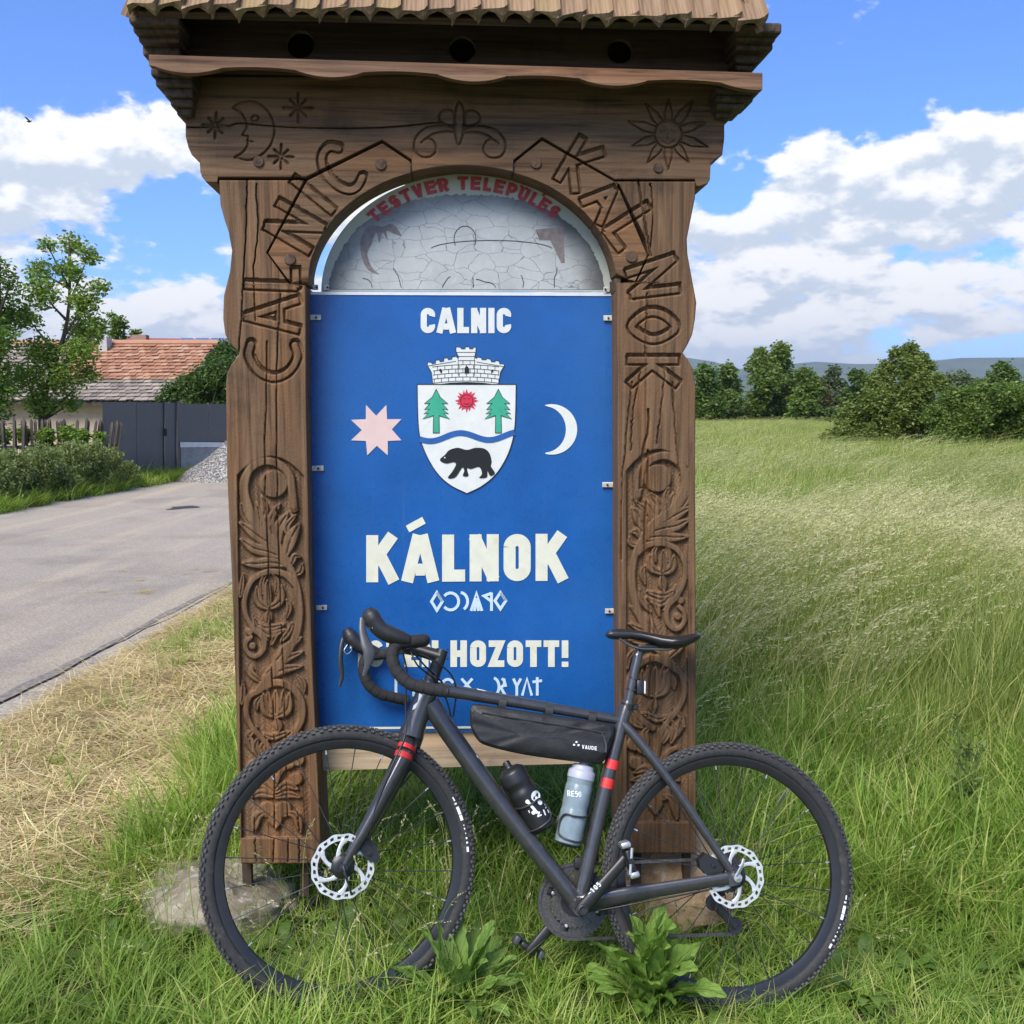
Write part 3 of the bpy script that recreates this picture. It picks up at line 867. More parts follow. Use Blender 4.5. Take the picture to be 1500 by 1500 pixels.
def strip(P, w, closed=False):
    """outline polygon(s) of a thick line with mitred corners: list of quads' polygons"""
    P = np.asarray(P, float)
    if closed: P = np.concatenate([P, P[:1]])
    P = P[np.concatenate([[True], np.linalg.norm(np.diff(P, axis=0), axis=1) > 1e-6])]
    d = np.diff(P, axis=0); d /= np.linalg.norm(d, axis=1)[:, None] + 1e-9
    nn = np.stack([-d[:, 1], d[:, 0]], 1)
    if closed:
        pre = np.concatenate([nn[-1:], nn]); post = np.concatenate([nn, nn[:1]])
    else:
        pre = np.concatenate([nn[:1], nn]); post = np.concatenate([nn, nn[-1:]])
    m = pre + post; m /= np.maximum((m * pre).sum(1), .35)[:, None]
    m = np.where(np.abs(m) < 4, m, np.sign(m) * 4)
    a, b_ = P + m * w / 2, P - m * w / 2
    return a, b_
def lines(name, polylines, w, mat_, k=0, parent=None, place=onboard, closed=False, root=None):
    b = MB()
    for j, P in enumerate(polylines):
        ww = w[j] if isinstance(w, (list, tuple)) else w
        a, c = strip(P, ww, closed)
        n = len(a)
        V = place(np.concatenate([a, c]), k + .05 * (j % 8))
        b.add(V, [(i, i + 1, n + i + 1, n + i) for i in range(n - 1)])
    return b.build(name, mat_, (root or gate, parent or board), fixn=False)

def arc(cx, cy, rx, ry, a0, a1, n=14):
    t = np.radians(np.linspace(a0, a1, n))
    return [(cx + rx * math.cos(q), cy + ry * math.sin(q)) for q in t]
# glyphs in a box of width w and height 1 (y down); s = stroke / height
def glyph(ch, w, s):
    h = s / 2; l, r, t, b = h, w - h, h, 1 - h; c = w / 2
    rr = min(.24, (r - l) / 2)
    top = lambda: arc(l + rr, t + rr, rr, rr, 180, 270, 7) + arc(r - rr, t + rr, rr, rr, 270, 360, 7)
    bot = lambda: arc(r - rr, b - rr, rr, rr, 0, 90, 7) + arc(l + rr, b - rr, rr, rr, 90, 180, 7)
    G = {'C': [arc(r - rr, b - rr, rr, rr, -20, 90, 8) + arc(l + rr, b - rr, rr, rr, 90, 180, 7) + top()[:-1] + arc(r - rr, t + rr, rr, rr, 350, 380, 4)],
         'O': [top() + bot() + [(l, .5), (l, t + rr)]],
         'A': [[(l - h * .35, 1), (c - h * .25, 0)], [(c + h * .25, 0), (r + h * .35, 1)], [(l + h, .74), (r - h, .74)]],
         'L': [[(l, 0), (l, b), (w, b)]],
         'N': [[(l, 1), (l, 0)], [(l - h * .2, h * .3), (r + h * .2, 1 - h * .3)], [(r, 1), (r, 0)]],
         'I': [[(c, 0), (c, 1)]],
         'K': [[(l, 0), (l, 1)], [(l, .62), (r + h * .1, 0)], [(l + h * 1.3, .44), (r + h * .25, 1)]],
         'H': [[(l, 0), (l, 1)], [(r, 0), (r, 1)], [(l, .5), (r, .5)]],
         'Z': [[(0, t), (w - h, t), (l, b), (w, b)]],
         'T': [[(0, t), (w, t)], [(c, t), (c, 1)]],
         'E': [[(w, t), (l, t), (l, b), (w, b)], [(l, .5), (w * .92, .5)]],
         'S': [arc(c, t + .235, r - c, .235, -25, -180, 9) + arc(c, t + .235, c - l, .235, 180, 100, 4)[1:] + arc(c, b - .235, r - c, .235, -60, 155, 12)],
         'V': [[(0 + h, 0), (c - h * .1, 1)], [(c + h * .1, 1), (w - h, 0)]],
         'R': [[(l, 1), (l, 0)], [(l, t)] + arc(r - .22, t + .22, .22, .22, -90, 90, 9) + [(l, t + .44)], [(c, t + .44), (r + h * .3, 1)]],
         'P': [[(l, 1), (l, 0)], [(l, t)] + arc(r - .24, t + .24, .24, .24, -90, 90, 9) + [(l, t + .48)]],
         'U': [[(l, 0)] + [(l, b - rr)] + bot()[::-1][:7][::1] + bot()[::-1][7:] + [(r, 0)]],
         'D': [[(l, b), (l, t), (c, t)] + arc(c, .5, r - c, .5 - h, -90, 90, 9) + [(l, b)]],
         '5': [[(r, t), (l, t), (l, .42), (c, .40)] + arc(c, .68, r - c, .30, -80, 150, 10)],
         '0': [top() + bot() + [(l, t + rr)]], '1': [[(0, .25), (c, t), (c, 1)]],
         '!': [[(c, 0), (c, .66)], [(c, .80), (c, 1)]], '-': [[(0, .5), (w, .5)]]}
    return [np.asarray(p, float) for p in G[ch]]
def text(name, string, widths, x0, x1, y0, y1, s, gap, mat_, k=1, slope=0.0, place=onboard, parent=None, root=None):
    """one letter per character; widths relative to height"""
    tot = sum(widths) + gap * (len(string) - 1)
    H = y1 - y0; sx = (x1 - x0) / tot
    x = x0; out = []
    for ch, w in zip(string, widths):
        if ch != ' ':
            P = []
            for p in glyph(ch, w, s):
                X = x + p[:, 0] * sx; Y = y0 + p[:, 1] * H + slope * (X - x0)
                P.append(np.stack([X, Y], 1))
            out.append((ch, P))
        x += (w + gap) * sx
    polys = [p for _, P in out for p in P]
    return lines(name, polys, s * H, mat_, k, parent, place, root=root), out
text('lettering', 'CALNIC', [.56, .68, .45, .58, .24, .56], 616, 749, 451, 488, .245, .075, WHITE)
text('lettering', 'KALNOK', [.66, .70, .47, .60, .56, .66], 536, 832, 784, 853, .255, .085, CREAM, slope=-.008)
lines('accent', [[(597, 775), (621, 762)]], 11, CREAM, 1)
text('lettering', 'ISTEN HOZOTT!', [.24, .56, .52, .50, .58, .22, .58, .56, .52, .56, .52, .52, .24], 524, 833, 938, 977, .25, .075, CREAM)
# old script, first line
lines('rune_lettering', [[(640, 868), (648, 881), (640, 894), (632, 881), (640, 868), (648, 881)],
                    arc(660, 881, 12, 12.5, -140, 140), arc(674, 881, 11, 13, -85, 60), [(690, 895), (698, 868), (706, 895)], [(698, 876), (695, 895)], [(699, 880), (701, 895)],
                    [(720, 868), (720, 895)], [(720, 869), (709, 873), (720, 881)], [(733, 868), (741, 880), (733, 892), (725, 880), (733, 868), (741, 880)]], 4.2, RUNE, 1)
lines('rune_lettering', [arc(722, 1006, 9, 13, -80, 75), arc(731, 1000, 8, 7, -60, 90, 8), [(733, 1006), (741, 1020)], [(738, 994), (741, 1006)], [(752, 994), (757, 1005), (763, 994)], [(757, 1005), (757, 1019)],
                    [(765, 1019), (772, 994), (779, 1019)], [(787, 992), (787, 1019)], [(780, 999), (794, 997)], [(676, 994), (692, 1012)], [(692, 994), (676, 1012)],
                    arc(656, 1006, 9, 11, 0, 330), [(580, 994), (580, 1020)], [(594, 994), (608, 1008)], [(606, 994), (606, 1020)], [(622, 994), (622, 1020)], [(632, 1000), (644, 1016)], [(644, 998), (632, 1016)]], 4.0, RUNE, 1)
# eight-pointed star, crescent
flat('star_emblem', [[(536, 593), (551, 609), (566, 593), (567, 614), (588, 614), (574, 629), (588, 645), (568, 646), (568, 667), (552, 653), (538, 667), (536, 646), (514, 645), (530, 630), (514, 615), (536, 614)]], PINK, 1)
flat('crescent_emblem', [arc(808, 629, 37.5, 37, -104, 104, 30) + [(799, 663)] + arc(797, 629, 32, 34, 80, -80, 26) + [(798, 594)]], WHITE, 1)
# coat of arms: shield
sh = [(611, 563), (756, 563)] + curve([(756, 563), (755, 610), (752, 640), (743, 668), (727, 694), (706, 712), (684, 723)], 26).tolist()[1:] + curve([(684, 723), (660, 711), (641, 694), (625, 668), (615, 640), (612, 610), (611, 563)], 26).tolist()[1:-1]
flat('shield', [sh], WHITE, 1)
lines('shield_outline', [sh], 1.2, BLACK, 4, closed=True)
wv = np.linspace(614, 754, 40)
wy = 641 - 5.5 * np.sin((wv - 614) / 140 * 2 * math.pi * 1.62 + 3.5)
lines('river_band', [np.stack([wv, wy - .02 * (wv - 614)], 1)], 8.5, RIVER, 5)
def pine(cx):
    half = [(0, 570), (6, 582), (17, 591), (9, 591), (17, 600), (9, 599), (18, 606), (11, 605.5), (20, 614), (8, 610), (4, 608.5), (4.5, 634)]
    return [(cx + x, y) for x, y in half] + [(cx - x * 1.02, y) for x, y in half[:0:-1]]
for cx in (639, 730):
    flat('pine_emblem', [pine(cx)], GREEN, 5)
    lines('pine_outline', [pine(cx)], .8, BLACK, 7, closed=True)
def sunp(cx, cy):
    o = []
    for i in range(16):
        a = 2 * math.pi * i / 16 - math.pi / 2; da = .12 if i % 2 else 0.0
        o += [(cx + 11 * math.cos(a - .19), cy + 11 * math.sin(a - .19)), (cx + (17.5 if i % 2 == 0 else 16) * math.cos(a + da), cy + (17.5 if i % 2 == 0 else 16) * math.sin(a + da))]
    return o
flat('sun_emblem', [sunp(683.5, 587)], RED, 5)
lines('sun_face', [arc(683.5, 587, 9, 9, 0, 360, 24), arc(683.5, 589, 4, 3.5, 20, 160, 6), [(679, 584), (682, 584)], [(685.5, 584), (688.5, 584)]], .9, BLACK, 7)
bear = curve([(645, 672), (652, 666), (657, 660), (664, 657), (672, 656), (684, 659), (696, 656), (709, 657), (717, 664), (720, 676), (719, 683), (725, 693), (718, 697), (714, 690), (713, 699), (702, 700), (706, 694), (702, 684), (690, 687), (684, 686), (686, 697), (678, 697), (680, 690), (677, 685), (667, 699), (656, 700), (663, 690), (668, 680), (664, 677), (654, 679), (646, 676)], 120, True)
flat('bear_emblem', [bear.tolist()], BLACK, 6)
flat('bear_eye', [arc(651.5, 670.5, 1.1, 1.1, 0, 330, 10)], WHITE, 8)
# coat of arms: walled crown
cr = [(634, 563), (632, 545), (626, 535), (626.5, 530), (632, 531), (633, 533), (638, 532), (638, 528), (643, 527), (645, 530), (650, 529), (650, 525), (655, 524), (657, 527), (662, 526), (662, 523), (668, 522), (670, 524), (672, 523), (668, 515), (668, 508), (674, 508.5), (676, 511), (681, 511), (682, 508), (687, 508), (688, 511), (692, 511), (694, 508.5), (697, 508.5), (697, 515), (695, 523),
      (698, 525), (699, 523), (705, 524), (706, 527), (712, 527), (713, 525), (718, 526), (720, 530), (725, 530), (726, 528), (731, 529), (732, 533), (737, 533), (739, 535), (733, 545), (730, 563)]
flat('wall_crown', [cr], WHITE, 1)
bl = [cr + [cr[0]]]
for q in (528, 534, 540, 546, 552, 558):
    x0, x1 = (634, 731) if q > 538 else ((633, 731) if q > 531 else (672, 696))
    bl.append(np.stack([np.linspace(x0, x1, 12), q + 3.5 * ((np.linspace(x0, x1, 12) - 683) / 50) ** 2], 1))
for j, q in enumerate((528, 534, 540, 546, 552)):
    for x in np.arange(636 + (j % 2) * 5, 731, 10.5):
        if q < 531 and not 674 < x < 694: continue
        y = q + 3.5 * ((x - 683) / 50) ** 2
        bl.append([(x, y), (x, y + 6)])
bl += [[(671, 524), (671, 550)], [(695, 524), (695, 550)], [(668, 516), (697, 516)], [(671, 522), (695, 522)], [(627, 536), (668, 529)], [(738, 537), (698, 530)]]
lines('crown_masonry', bl, .75, BLACK, 4)
flat('crown_openings', [[(680.5, 547), (680.5, 540), (682, 537), (684, 536), (686, 538), (687, 540), (687, 547)], [(643, 541), (646, 540), (648, 544), (645, 546)], [(719, 542), (723, 541), (722, 545), (720, 546)], [(645, 562.5), (660, 560.5), (684, 559.5), (706, 560.5), (722, 562.5)]], BLACK, 6)
# pale rule near the bottom and metal edge at the top
lines('rule_line', [[(468, 1067), (902, 1064)]], 3.2, CREAM, 1)
lines('edge_strip', [[(453, 429.5), (901, 431.5)]], 4.2, ALU, 3)
# brackets that hold the board to the posts
BRK = mat('bracket_zinc', (.62, .60, .52), .5, .35, .25, 90, dirt=((.25, .12, .05), 60, .58))
for x0, x1, y in ((452, 470, 465), (455, 474, 686), (463, 479, 890), (884, 902, 466), (882, 901, 710), (886, 903, 895), (458, 466, 421), (474, 482, 421), (884, 893, 424)):
    P = S((x0 + x1) / 2, y, PO - .006)
    b = MB(); b.box(P, (x1 - x0) / F * 2.97, .004, .015, [S_E, -S_N, [0, 0, 1]], .0012)
    o = b.build('bracket', BRK, gate)
    b = MB(); b.lathe([(.0032, 0), (.0032, .003), (.0015, .0042), (0, .0043)], P + S_N * .002 + S_E * (.004 if x0 < 600 else -.004), S_N, 10)
    b.build('screw', M_IRON, (gate, o))
# plank below the board
PLANK = wood('plank_wood', 0, (.30, .22, .14), (.45, .35, .24), (.56, .45, .33))
b = MB()
q = [(456, 1073), (906, 1073), (908, 1117), (459, 1129)]
fr = np.array([S(x, y, PO + .012) for x, y in q]); b.prism(fr, fr - S_N * .03)
b.build('bottom_plank', PLANK, gate)

# ---- weathered arched board: greyed print with a cracked film
def film():
    m = bpy.data.materials.new('cracked_film'); m.use_nodes = True
    w = NT(m.node_tree); tc = w.n('ShaderNodeTexCoord')
    nz = w.noise(tc.outputs['Object'], 6, 6, .6); fine = w.noise(tc.outputs['Object'], 45, 5, .6)
    c = w.ramp(nz, [(.3, (.36, .385, .375)), (.65, (.50, .52, .51))])
    # soot that has crept in from the rim of the board
    sp = w.n('ShaderNodeSeparateXYZ'); w.l(tc.outputs['Object'], sp.inputs[0])
    ex = w.m('POWER', w.m('DIVIDE', w.m('SUBTRACT', sp.outputs[0], FC_[0]), FC_[1]), 2); ez = w.m('POWER', w.m('DIVIDE', w.m('SUBTRACT', sp.outputs[2], FC_[2]), FC_[3]), 2)
    rim = w.m('ADD', w.m('SQRT', w.m('ADD', ex, ez)), w.m('MULTIPLY', w.m('SUBTRACT', nz, .5), .35))
    c = w.mix(w.m('MULTIPLY', w.smooth(fine, .5, .75), .4), c, (.60, .62, .60))
    mpv = w.n('ShaderNodeMapping'); mpv.inputs['Scale'].default_value = (15, 1, 27); w.l(tc.outputs['Object'], mpv.inputs[0])
    wp = w.n('ShaderNodeVectorMath', operation='ADD'); w.l(mpv.outputs[0], wp.inputs[0])
    nv = w.n('ShaderNodeTexNoise'); nv.inputs['Scale'].default_value = 14; nv.inputs['Detail'].default_value = 4; w.l(tc.outputs['Object'], nv.inputs['Vector']); sv = w.n('ShaderNodeVectorMath', operation='SCALE'); sv.inputs['Scale'].default_value = .9
    w.l(nv.outputs['Color'], sv.inputs[0]); w.l(sv.outputs[0], wp.inputs[1])
    vo = w.n('ShaderNodeTexVoronoi', feature='DISTANCE_TO_EDGE'); vo.inputs['Scale'].default_value = 1.0; w.l(wp.outputs[0], vo.inputs['Vector'])
    ck_ = w.m('MULTIPLY', w.smooth(vo.outputs[0], .022, .007), w.smooth(nz, .36, .50))
    c = w.mix(w.m('MULTIPLY', ck_, .62), c, (.06, .065, .065))
    c = w.mix(w.smooth(rim, .68, 1.0), c, (.080, .082, .076))
    p = w.n('ShaderNodeBsdfPrincipled'); w.l(c, p.inputs['Base Color']); p.inputs['Roughness'].default_value = .35
    o = w.n('ShaderNodeOutputMaterial'); w.l(p.outputs[0], o.inputs[0])
    return m
AX, AY, ARX, ARY = 683.5, 427, 213, 172
_c = gate.loc([S(AX, AY, PO)])[0]; _e = gate.loc([S(AX + ARX, AY, PO)])[0]; _f = gate.loc([S(AX, AY - ARY, PO)])[0]
FC_ = (_c[0], _e[0] - _c[0], _c[2], (_f[2] - _c[2]) * .93)
FILM = film()
def ell(rx, ry, a0=180, a1=360, n=60): return arc(AX, AY, rx, ry, a0, a1, n)
b = MB(); o_ = np.array(ell(ARX, ARY)); fr = S(o_[:, 0], o_[:, 1], PO + .004)
b.prism(fr, fr - S_N * .008)
arch_board = b.build('arched_board', mat('arched_board_rim', (.50, .53, .46), .5, var=.1, scale=12), gate)
# torn lower film: its ragged upper edge
r_ = np.random.default_rng(5)
rag = [(AX + (ARX - 10 - 14 * abs(math.sin(q)) + r_.normal(0, 1.1)) * math.cos(q), AY + (ARY - 26 * math.sin(-q) ** 2 - 4 + r_.normal(0, 1.1)) * math.sin(q)) for q in np.radians(np.linspace(181, 359, 150))]
def onarch(P, k): return S(np.asarray(P)[:, 0], np.asarray(P)[:, 1], PO + .004 - .0014 - .0003 * k)
def aflat(name, polys, mat_, k):
    b = MB()
    for j, P in enumerate(polys): b.poly(onarch(P, k + .05 * j))
    return b.build(name, mat_, (gate, arch_board), fixn=False)
rag = [(x, min(y, 424)) for x, y in rag]
aflat('torn_film', [rag], FILM, 0)
# red arched lettering
def arched(string, a0, a1, h, s, mat_):
    W = {'I': .32, ' ': .3, 'L': .56}
    ws = [W.get(c, .68) for c in string]; tot = sum(ws) + .16 * (len(ws) - 1)
    b = MB(); x = 0; jj = 0
    for c, w_ in zip(string, ws):
        if c != ' ':
            for p in glyph(c, w_, s):
                a, d = strip(p, s)
                q = np.concatenate([a, d])
                ang = np.radians(a0 + (a1 - a0) * (x + q[:, 0]) / tot)
                rx = ARX - 26 - h * q[:, 1] + h * .6; ry = ARY - 3 - h * q[:, 1]
                P = np.stack([AX + 0 + rx * np.cos(ang), AY + ry * np.sin(ang)], 1)
                n = len(a)
                b.add(onarch(P, 3 + .05 * (jj % 8)), [(i, i + 1, n + i + 1, n + i) for i in range(n - 1)]); jj += 1
        x += w_ + .16
    return b.build('arched_lettering', mat_, (gate, arch_board), fixn=False)
RED2 = mat('faded_red', (.46, .045, .055), .5, var=.25, scale=60)
arched('TESTVER', 222, 262, 20, .26, RED2)
arched('TELEPULES', 266, 315, 20, .26, RED2)
aflat('arched_accents', [[(633, 272), (640, 265), (643, 267), (637, 273)], [(762, 271), (766, 271), (766, 275), (762, 275)], [(770, 274), (774, 275), (773, 279), (769, 278)], [(793, 285), (800, 281), (802, 284), (796, 288)]], RED2, 4)
# dark cracks in the film, blotches of the old pictures
CR = mat('crack_dark', (.03, .033, .033), .7)
r2 = random.Random(8)
ck = []
def crack(x, y, a, n, st=7):
    P = [(x, y)]
    for i in range(n):
        a += r2.uniform(-.5, .5)
        x += st * math.cos(a); y += st * math.sin(a) * .75
        d = ((x - AX) / (ARX - 52)) ** 2 + ((y - AY) / (ARY - 50)) ** 2
        if d > 1 or y > 422: break
        P.append((x, y))
    if len(P) > 2: ck.append(P)
for x in (545, 588, 648, 693, 726, 766, 812, 852): crack(x, 421, -math.pi / 2, r2.randint(4, 8), 5)
ck.append(arc(681, 350, 16, 19, 150, 390, 18)); ck.append(arc(720, 366, 90, 14, 190, 350, 16))
lines('film_cracks', ck, 1.05, CR, 3, arch_board, onarch)
SMUDGE = mat('faded_brown', (.20, .17, .165), .5, var=.35, scale=45)
aflat('faded_emblem', [curve([(532, 340), (545, 330), (560, 332), (575, 328), (588, 345), (576, 342), (566, 338), (568, 352), (560, 340), (556, 356), (551, 340), (545, 356), (538, 372), (545, 392), (556, 402), (540, 396), (530, 378), (528, 356)], 60, True).tolist()], SMUDGE, 2)
aflat('faded_picture', [[(784, 336), (826, 333), (827, 385), (822, 385), (806, 352), (790, 352)]], SMUDGE, 2)
# ------------------------------------------------------------------ bicycle: its pose, fitted to the photograph
B_TH, B_LEAN, B_STEER, B_DZ = 0.1016, 0.292, 0.1335, 0.0728
B_RC = np.array([0.5838, 2.6451, 0.307])
R_REAR, R_FRONT, WB = .3455, .3524, 1.0325
B_FW = norm([-math.cos(B_TH), -math.sin(B_TH), B_DZ])
_side = np.array([-math.sin(B_TH), math.cos(B_TH), 0])
_up0 = math.cos(B_LEAN) * np.array([0, 0, 1]) + math.sin(B_LEAN) * _side
B_N = norm(np.cross(_up0, B_FW)); B_UP = np.cross(B_FW, B_N)       # B_N points to the camera
B_FC = B_RC + B_FW * WB
B_FD = math.cos(B_STEER) * B_FW + math.sin(B_STEER) * B_N
B_FN = np.cross(B_UP, B_FD)
if B_FN @ B_N < 0: B_FN = -B_FN
def K(px, py, off=0.0):
    """bike plane; off metres towards the camera"""
    d = rays(px, py); t = ((B_RC - EYE) @ B_N + np.asarray(off)) / (d @ B_N)
    return EYE + d * t[..., None]
def KF(px, py, off=0.0):
    """plane of the turned fork and handlebar"""
    d = rays(px, py); t = ((B_FC - EYE) @ B_FN + np.asarray(off)) / (d @ B_FN)
    return EYE + d * t[..., None]
def kp(P, f=K, off=0.0, n=None, closed=False):
    P = np.asarray(P, float)
    if P.shape[1] == 3:
        if n: P = curve(P, n, closed)
        return np.array([f(x, y, o) for x, y, o in P])
    if n: P = curve(P, n, closed)
    return f(P[:, 0], P[:, 1], off)
BIKE = Root('bicycle', tuple((B_RC + B_FC) / 2 * [1, 1, 0]), Matrix((np.stack([-B_FW, -B_N, B_UP], 1)).tolist()),
            'matt black gravel bicycle with red frame bands leaning against the carved gate', 'bicycle')
PAINT = mat('frame_paint', (.036, .037, .039), .30, var=.22, scale=45, spec=.6, coat=.5, dirt=((.075, .070, .062), 9, .60))
RUBBER = mat('tyre_rubber', (.022, .023, .024), .72, var=.35, scale=120, bump=.0006, dirt=((.075, .072, .066), 26, .57))
KNOB = mat('tyre_knob_rubber', (.055, .056, .057), .8, var=.3, scale=90, dirt=((.11, .105, .095), 40, .56))
RIM_M = mat('rim_black', (.016, .017, .018), .3, var=.15, scale=40)
BLK = mat('black_alloy', (.014, .015, .016), .38, var=.2, scale=80)
SATIN = mat('black_satin', (.020, .021, .022), .5, var=.2, scale=80)
TAPE = mat('bar_tape', (.016, .016, .017), .85, var=.3, scale=200, bump=.0008)
SILVER = mat('steel_silver', (.62, .63, .62), .33, .85, .15, 90)
ROTOR_M = mat('rotor_steel', (.66, .68, .66), .35, .55, .12, 60)
GREYM = mat('lever_grey', (.060, .064, .068), .38, .2, .15, 60)
RED_B = mat('red_band', (.62, .030, .030), .4, var=.06)
CHAIN_M = mat('chain_steel', (.10, .095, .09), .45, .7, .4, 200)
DECAL = mat('decal_white', (.72, .76, .76), .45, var=.05)
def px2m(p, P):
    z = (np.asarray(P) - EYE) @ RC[2]
    return p / F * z

# ---- frame: one welded mesh of tapered tubes
fr = MB()
def ftube(P, r0, r1, offs=0.0, n=14, f=K, flat=None, seg=16, mb=None):
    Q = kp(P, f, offs, n)
    R = np.linspace(px2m(r0, Q[0]), px2m(r1, Q[-1]), len(Q))
    (mb or fr).tube(Q, R, seg, True, flat)
    return Q
ftube([(632, 1008), (700, 1019), (800, 1036), (914, 1056)], 10.5, 6.8)
ftube([(630, 1030), (656, 1070), (746, 1195), (847, 1324)], 15.5, 12.5)
ftube([(632, 1000), (615, 1040), (603, 1078)], 15, 17.5)
ftube([(921, 1028), (911, 1058), (880, 1182), (849, 1322)], 9.5, 11)
for s in (1, -1):
    ftube([(848, 1325, .012 * s), (890, 1316, .030 * s), (960, 1304, .042 * s), (1066, 1287, .062 * s)], 13, 8, n=16, flat=(1.15, .6) if s > 0 else (1, .6))
    ftube([(911, 1060, .008 * s), (935, 1085, .022 * s), (985, 1150, .046 * s), (1070, 1275, .062 * s)], 7.2, 6.2, n=16, flat=(1, .8))
P = K(846, 1325); fr.lathe([(.0, -.042), (.021, -.042), (.023, -.036), (.023, .036), (.021, .042), (0, .042)], P, B_N, 24)
for s in (1, -1):       # dropouts
    Q = kp([(1052, 1293), (1066, 1277), (1082, 1272), (1088, 1285), (1084, 1296), (1070, 1299)], K, .060 * s)
    fr.prism(Q, Q - B_N * .008)
fr.tube([K(945, 1103, .03), K(945, 1103, -.03)], .006, 8)
frame = fr.build('frame', PAINT, BIKE, 50)
def band(P0, P1, r, name, m_, f=K, parent=None, seg=20, flat=None):
    b = MB(); b.tube([P0, (np.asarray(P0) + P1) / 2, P1], r, seg, True, flat); return b.build(name, m_, (BIKE, parent or frame), 40)
def on_tube(P, R, y0, y1, grow=1.012):
    a = np.array([np.interp(y0, P[:, 1], P[:, 0]), y0]); c = np.array([np.interp(y1, P[:, 1], P[:, 0]), y1])
    return a, c
for y0, y1 in ((1113, 1126), (1140, 1154)):      # red bands round the seat tube
    x0, x1 = 894 - (y0 - 1125) * .252, 894 - (y1 - 1125) * .252
    A, B_ = K(x0 + .6, y0), K(x1 + .6, y1)
    band(A, B_, px2m(10.7, A), 'red_band', RED_B)
# white decals on frame: head badge, top tube and down tube flashes, and dark ghost stripes
def decal(name, polys, off, m_=DECAL, f=K, parent=None):
    b = MB()
    for p in polys:
        Q = kp(p, f, off); b.prism(Q, Q - B_N * .0008)
    return b.build(name, m_, (BIKE, parent or frame))
decal('head_badge', [[(614, 1014), (619, 1019), (620, 1028), (616, 1034), (604, 1040), (606, 1033), (612, 1028), (613, 1022)]], .0262)
decal('tube_decal', [[(698, 1008.5), (709, 1011), (718, 1014), (711, 1016), (702, 1012)]], .006)
decal('tube_decal', [[(694, 1104), (699, 1107), (707, 1122), (708, 1126), (699, 1119)]], .010)
# ---- fork
fk = MB()
def forktube(P, r, n=14, flat=None):
    Q = kp(P, KF, 0, n) if len(P[0]) == 2 else np.array([KF(*q) for q in curve(P, n)])
    R = np.interp(np.linspace(0, 1, n), np.linspace(0, 1, len(r)), [px2m(q, Q[0]) for q in r])
    fk.tube(Q, R, 16, True, flat)
for s in (1, -1):
    forktube([(604, 1082, .010 * s), (594, 1108, .040 * s), (571, 1152, .054 * s), (543, 1205, .056 * s), (520, 1243, .056 * s), (506, 1268, .056 * s)], [15, 17, 14.5, 12.5, 10, 6], 20, (1.0, .62))
Q = kp([(606, 1066), (602, 1078), (599, 1092)], KF, 0); fk.tube(Q, [px2m(18, Q[0]), px2m(19, Q[0]), px2m(17, Q[0])], 18)
fork = fk.build('fork', PAINT, BIKE, 50)
for a, c in (((600, 1091), (598.2, 1097)), ((596, 1102), (593.6, 1110))):
    A, C = KF(a[0] - 3.4, a[1] + 2, .040), KF(c[0] - 3.4, c[1] + 2, .043)
    band(A, C, px2m(17.6, A), 'red_band', RED_B, parent=fork, flat=(1.0, .70))
    A, C = KF(a[0] + 3.4 - 6, a[1] + 2, -.040), KF(c[0] + 3.4 - 6, c[1] + 2, -.043)
    band(A, C, px2m(17.6, A), 'red_band', RED_B, parent=fork, flat=(1.0, .70))

